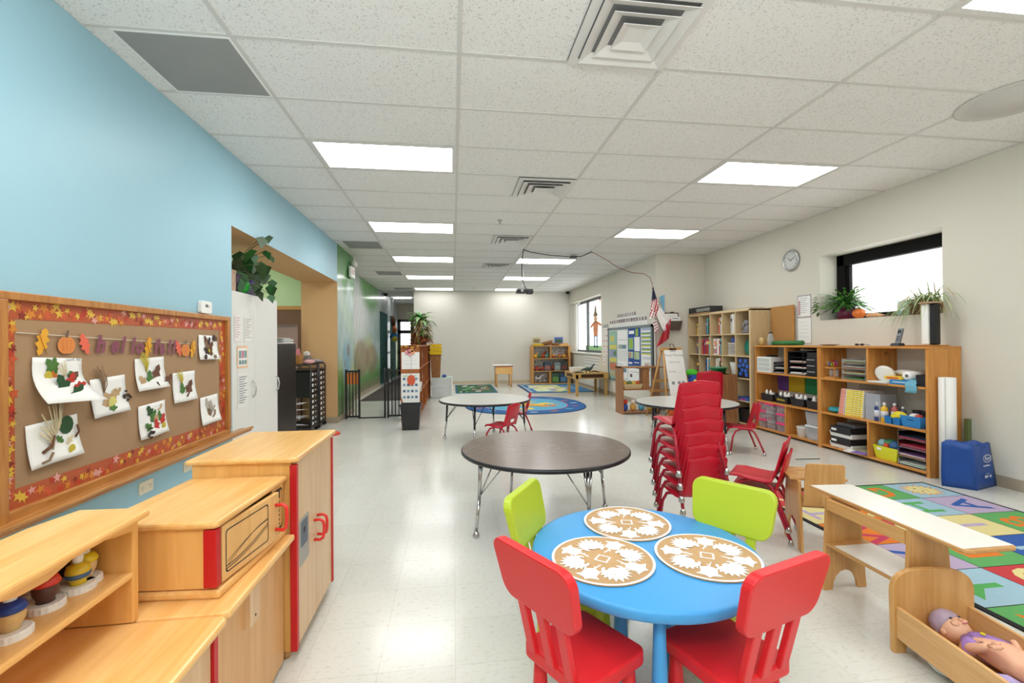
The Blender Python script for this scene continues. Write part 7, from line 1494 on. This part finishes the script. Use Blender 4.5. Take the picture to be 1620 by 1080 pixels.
item('black_cabinet', 'tall black filing cabinet right of the white cupboards', 'cabinet', -2.21, 5.77, 0, [('cabinet_body', MB().box(-.2, -.31, 0, .2, .31, 1.31), mat('#1c1614', .35)), ('drawer_line', MB().box(.2, -.3, .655, .202, .3, .66), BLACK)])
item('magazine_pile', 'pile of white papers on top of the black cabinet', 'papers', -2.15, 5.85, 1.31, [('papers', sheets(.24, .34, 9, 0, .008, 5, .02, 2), [PAPER, mat('#6c7480', .6)])])
item('mauve_partition', 'mauve office partition panel behind the black cabinet', 'partition', -2.75, 7.55, 0, [('fabric_panel', MB().box(-.6, -.02, .02, .28, .02, 1.58), mat('#a58a84', .85, var=.05)), ('top_rail', MB().box(-.6, -.025, 1.58, .28, .025, 1.62), mat('#7c6a66', .5))])
item('brown_partition', 'brown partition with light wood top farther inside the office', 'partition', -3.2, 8.6, 0, [('fabric_panel', MB().box(-.6, -.02, .02, .7, .02, 1.93), mat('#7a5848', .85)), ('top_rail', MB().box(-.6, -.03, 1.93, .7, .03, 2.0), mat('#c08a4c', .5))])
def cart(label, y, full):
    t = thing('drawer_cart', label, 'cart', (-2.26, y, 0)); T = MB()
    for x in (-.18, .19):
        for yy in (-.17, .17): T.cyl((x, yy, .07), (x, yy, .96), .011, n=8)
    T.tube([(-.18, -.17, .96), (-.18, -.17, .985), (-.17, -.16, 1.0), (.18, -.16, 1.0), (.19, -.17, .985), (.19, -.17, .96)], .011, 8).tube([(-.18, .17, .96), (-.17, .16, 1.0), (.18, .16, 1.0), (.19, .17, .96)], .011, 8).box(-.19, -.18, .07, .2, .18, .09).box(-.19, -.18, .91, .2, .18, .925)
    T.obj('cart_frame', BLKPL, t)
    for x in (-.17, .18):
        for yy in (-.16, .16): MB().cyl((x, yy-.015, .03), (x, yy+.015, .03), .03, n=14).obj('caster', BLACK, t)
    for k in range(10):
        z = .10+.08*k; dr_ = MB().box(.185, -.155, z, .2, .155, z+.07).obj('drawer', BLKPL, t)
        MB().box(.2, -.12, z+.018, .202, -.06, z+.058).cyl((.2, .02, z+.04), (.212, .02, z+.04), .008, n=8).obj('name_card', PAPER, dr_)
    if full: MB().box(-.17, -.155, .52, .185, .155, .9).obj('drawer_bodies', mat('#121214', .6), t)
    return t
cart('black rolling drawer cart nearest the black cabinet with name cards', 7.03, True)
cart('second black rolling drawer cart against the tan wall', 7.45, True)
m = MB()
for k, (z, tilt) in enumerate(((.46, .05), (.36, .12), (.27, .05), (.13, .22))):
    for q in range(9): x = -.17+.042*q; m.tube([(x, -.30, z+tilt*.3), (x, -.0, z)], .0028, 5)
    for q in range(4): yy = -.30+.1*q; m.tube([(-.17, yy, z+tilt*.3*(1-q/3)), (.17, yy, z+tilt*.3*(1-q/3)+.0)], .0028, 5)
tag(m.obj('wire_baskets', mat('#c8c8cc', .3, metal=.7), loc=(-2.26, 6.83, 0)), 'silver wire baskets sliding out of the nearer cart side', 'wire baskets')
item('cardboard_box', 'small orange brown box on the nearer drawer cart', 'box', -2.30, 7.02, 1.012, [('box_body', MB().bin(.12, .12, .12, .12, 0, .13, .004), mat('#b07a3c', .8)), ('pink_paper', MB().poly([(-.02, 0, .1), (.05, .02, .1), (.03, 0, .24), (-.03, 0, .2)]), mat('#e08a94', .7))])
item('soft_badger', 'grey and white soft toy on the drawer carts', 'soft toy', -2.22, 7.25, 1.012, [('body', MB().ball((0, 0, .06), (.07, .09, .06), 14), mat('#7a7470', .9, var=.15, scale=20)), ('head', MB().ball((.0, -.05, .14), (.05, .045, .045), 12).ball((.02, -.09, .13), (.02, .02, .018), 8), mat('#d8d4d0', .9, var=.3, scale=30))])
item('pink_cloth', 'pink and white cloth bundle lying on top of the carts', 'cloth', -2.14, 7.02, 1.012, [('cloth_folds', MB().ball((0, 0, .03), (.07, .10, .035), 12).ball((.02, .08, .03), (.05, .07, .03), 10), mat('#e0a8a8', .9, var=.2, scale=25))])
item('lilac_tumbler', 'lilac tumbler standing on the nearer drawer cart', 'tumbler', -2.38, 6.90, 1.012, [('tumbler_body', MB().lathe([(0, 0), (.03, 0), (.038, .12), (0, .12)], 18), mat('#9a8ac0', .4)), ('lid', MB().lathe([(.04, .12), (.04, .135), (0, .138)], 18), mat('#a8c8c8', .4))])
item('patterned_cloth', 'black and white patterned cloth on the farther cart', 'cloth', -2.16, 7.50, 1.012, [('cloth_folds', MB().ball((0, 0, .025), (.08, .12, .03), 12), mat('#a8a4a4', .9, var=.8, scale=40)), ('cloth_tail', MB().ball((.06, 0, .01), (.03, .08, .02), 10), mat('#6c6868', .9, var=.8, scale=40))])
item('red_floor_disc', 'flat red orange plastic piece on the floor by the cart wheels', 'toy', -1.75, 6.75, 0, [('disc_body', MB().lathe([(0, 0), (.12, 0), (.11, .03), (0, .04)], 24), mat('#e0502c', .5)), ('disc_rim', MB().lathe([(.12, 0), (.125, .006), (.12, .012)], 24), mat('#c8442c', .5))])
# plant and odd things on top of the white cupboards
t = thing('trailing_plant', 'dark trailing plant with heart shaped leaves on the white cupboards', 'plant', (-2.15, 4.62, 1.80))
MB().lathe([(0, 0), (.09, 0), (.12, .18), (.11, .18), (.08, .02)], 20).obj('pot', mat('#3c3040', .5), t)
m = MB(); r = random.Random(15)
for k in range(80):
    a = r.uniform(-1.2, 1.6); p = Vector((0, 0, .2)); d = Vector((math.sin(a)*.2+.15, math.cos(a)*1.0, r.uniform(-.1, .7))).normalized(); L_ = r.uniform(.1, .55)
    for q in range(4): p = p+d*L_/4; d = (d+Vector((0, 0, -.2))).normalized()
    w_ = r.uniform(.05, .085); up_ = Vector((r.uniform(-.4, .4), r.uniform(-.4, .4), -1)).normalized(); aa_ = r.uniform(-.3, 1.0); sd = Vector((math.cos(aa_), math.sin(aa_), r.uniform(-.3, .3))).normalized()
    m.add([tuple(p), tuple(p+sd*w_*.8+up_*w_*.5), tuple(p+up_*w_*1.9), tuple(p-sd*w_*.8+up_*w_*.5)], [(0, 1, 2, 3)], k % 2)
    m.tube([(0, 0, .18), tuple(p*.5+Vector((0, 0, .12))), tuple(p)], .003, 4, 2)
m.obj('foliage', [mat('#1f5a28', .4), mat('#33502c', .4), mat('#4a5a34', .5)], t, solid=.001)
item('green_ball', 'shiny green ball on top of the white cupboards', 'ball', -2.08, 4.73, 1.80, [('ball_body', MB().ball((0, 0, .085), .085, 20), mat('#18a028', .3)), ('valve', MB().cyl((.084, 0, .085), (.0865, 0, .085), .008, n=10), mat('#0c6a18', .4))])
item('purple_helmet', 'grey and purple toy helmet behind the green ball', 'toy', -2.12, 4.90, 1.80, [('helmet_body', MB().lathe([(.10, 0), (.12, .05), (.11, .13), (.07, .19), (0, .21)], 20), mat('#6c6a7c', .4)), ('visor', MB().ball((.08, -.03, .12), (.05, .05, .035), 12), mat('#5a3a94', .3))])
item('patterned_box', 'small beige patterned box at the near end of the white cupboards', 'box', -2.08, 4.38, 1.80, [('box_body', MB().box(-.08, -.08, 0, .08, .08, .17), mat('#c8a890', .7, var=.4, scale=30)), ('lid', MB().box(-.085, -.085, .17, .085, .085, .19), mat('#b89a80', .7))])
item('brown_parcel', 'brown cardboard carton stacked high on the cupboard behind the plant', 'carton', -2.32, 4.50, 1.80, [('carton_body', MB().box(-.09, -.14, 0, .09, .14, .44), mat('#a8744c', .8)), ('tape', MB().box(.09, -.02, 0, .092, .02, .44), mat('#c89a6c', .5))])

# ------------------------------------------------------------------ added fill lamp, unseen, aimed up to brighten the ceiling
ld = bpy.data.lights.new('bounce_fill', 'AREA'); ld.shape = 'DISK'; ld.size = 1.0; ld.energy = 60; ld.color = (1, 1, 1)
lo = bpy.data.objects.new('bounce_fill', ld); COL.objects.link(lo); lo.location = (.2, -1.2, 1.9); lo.rotation_euler = (PI-.25, 0, 0)
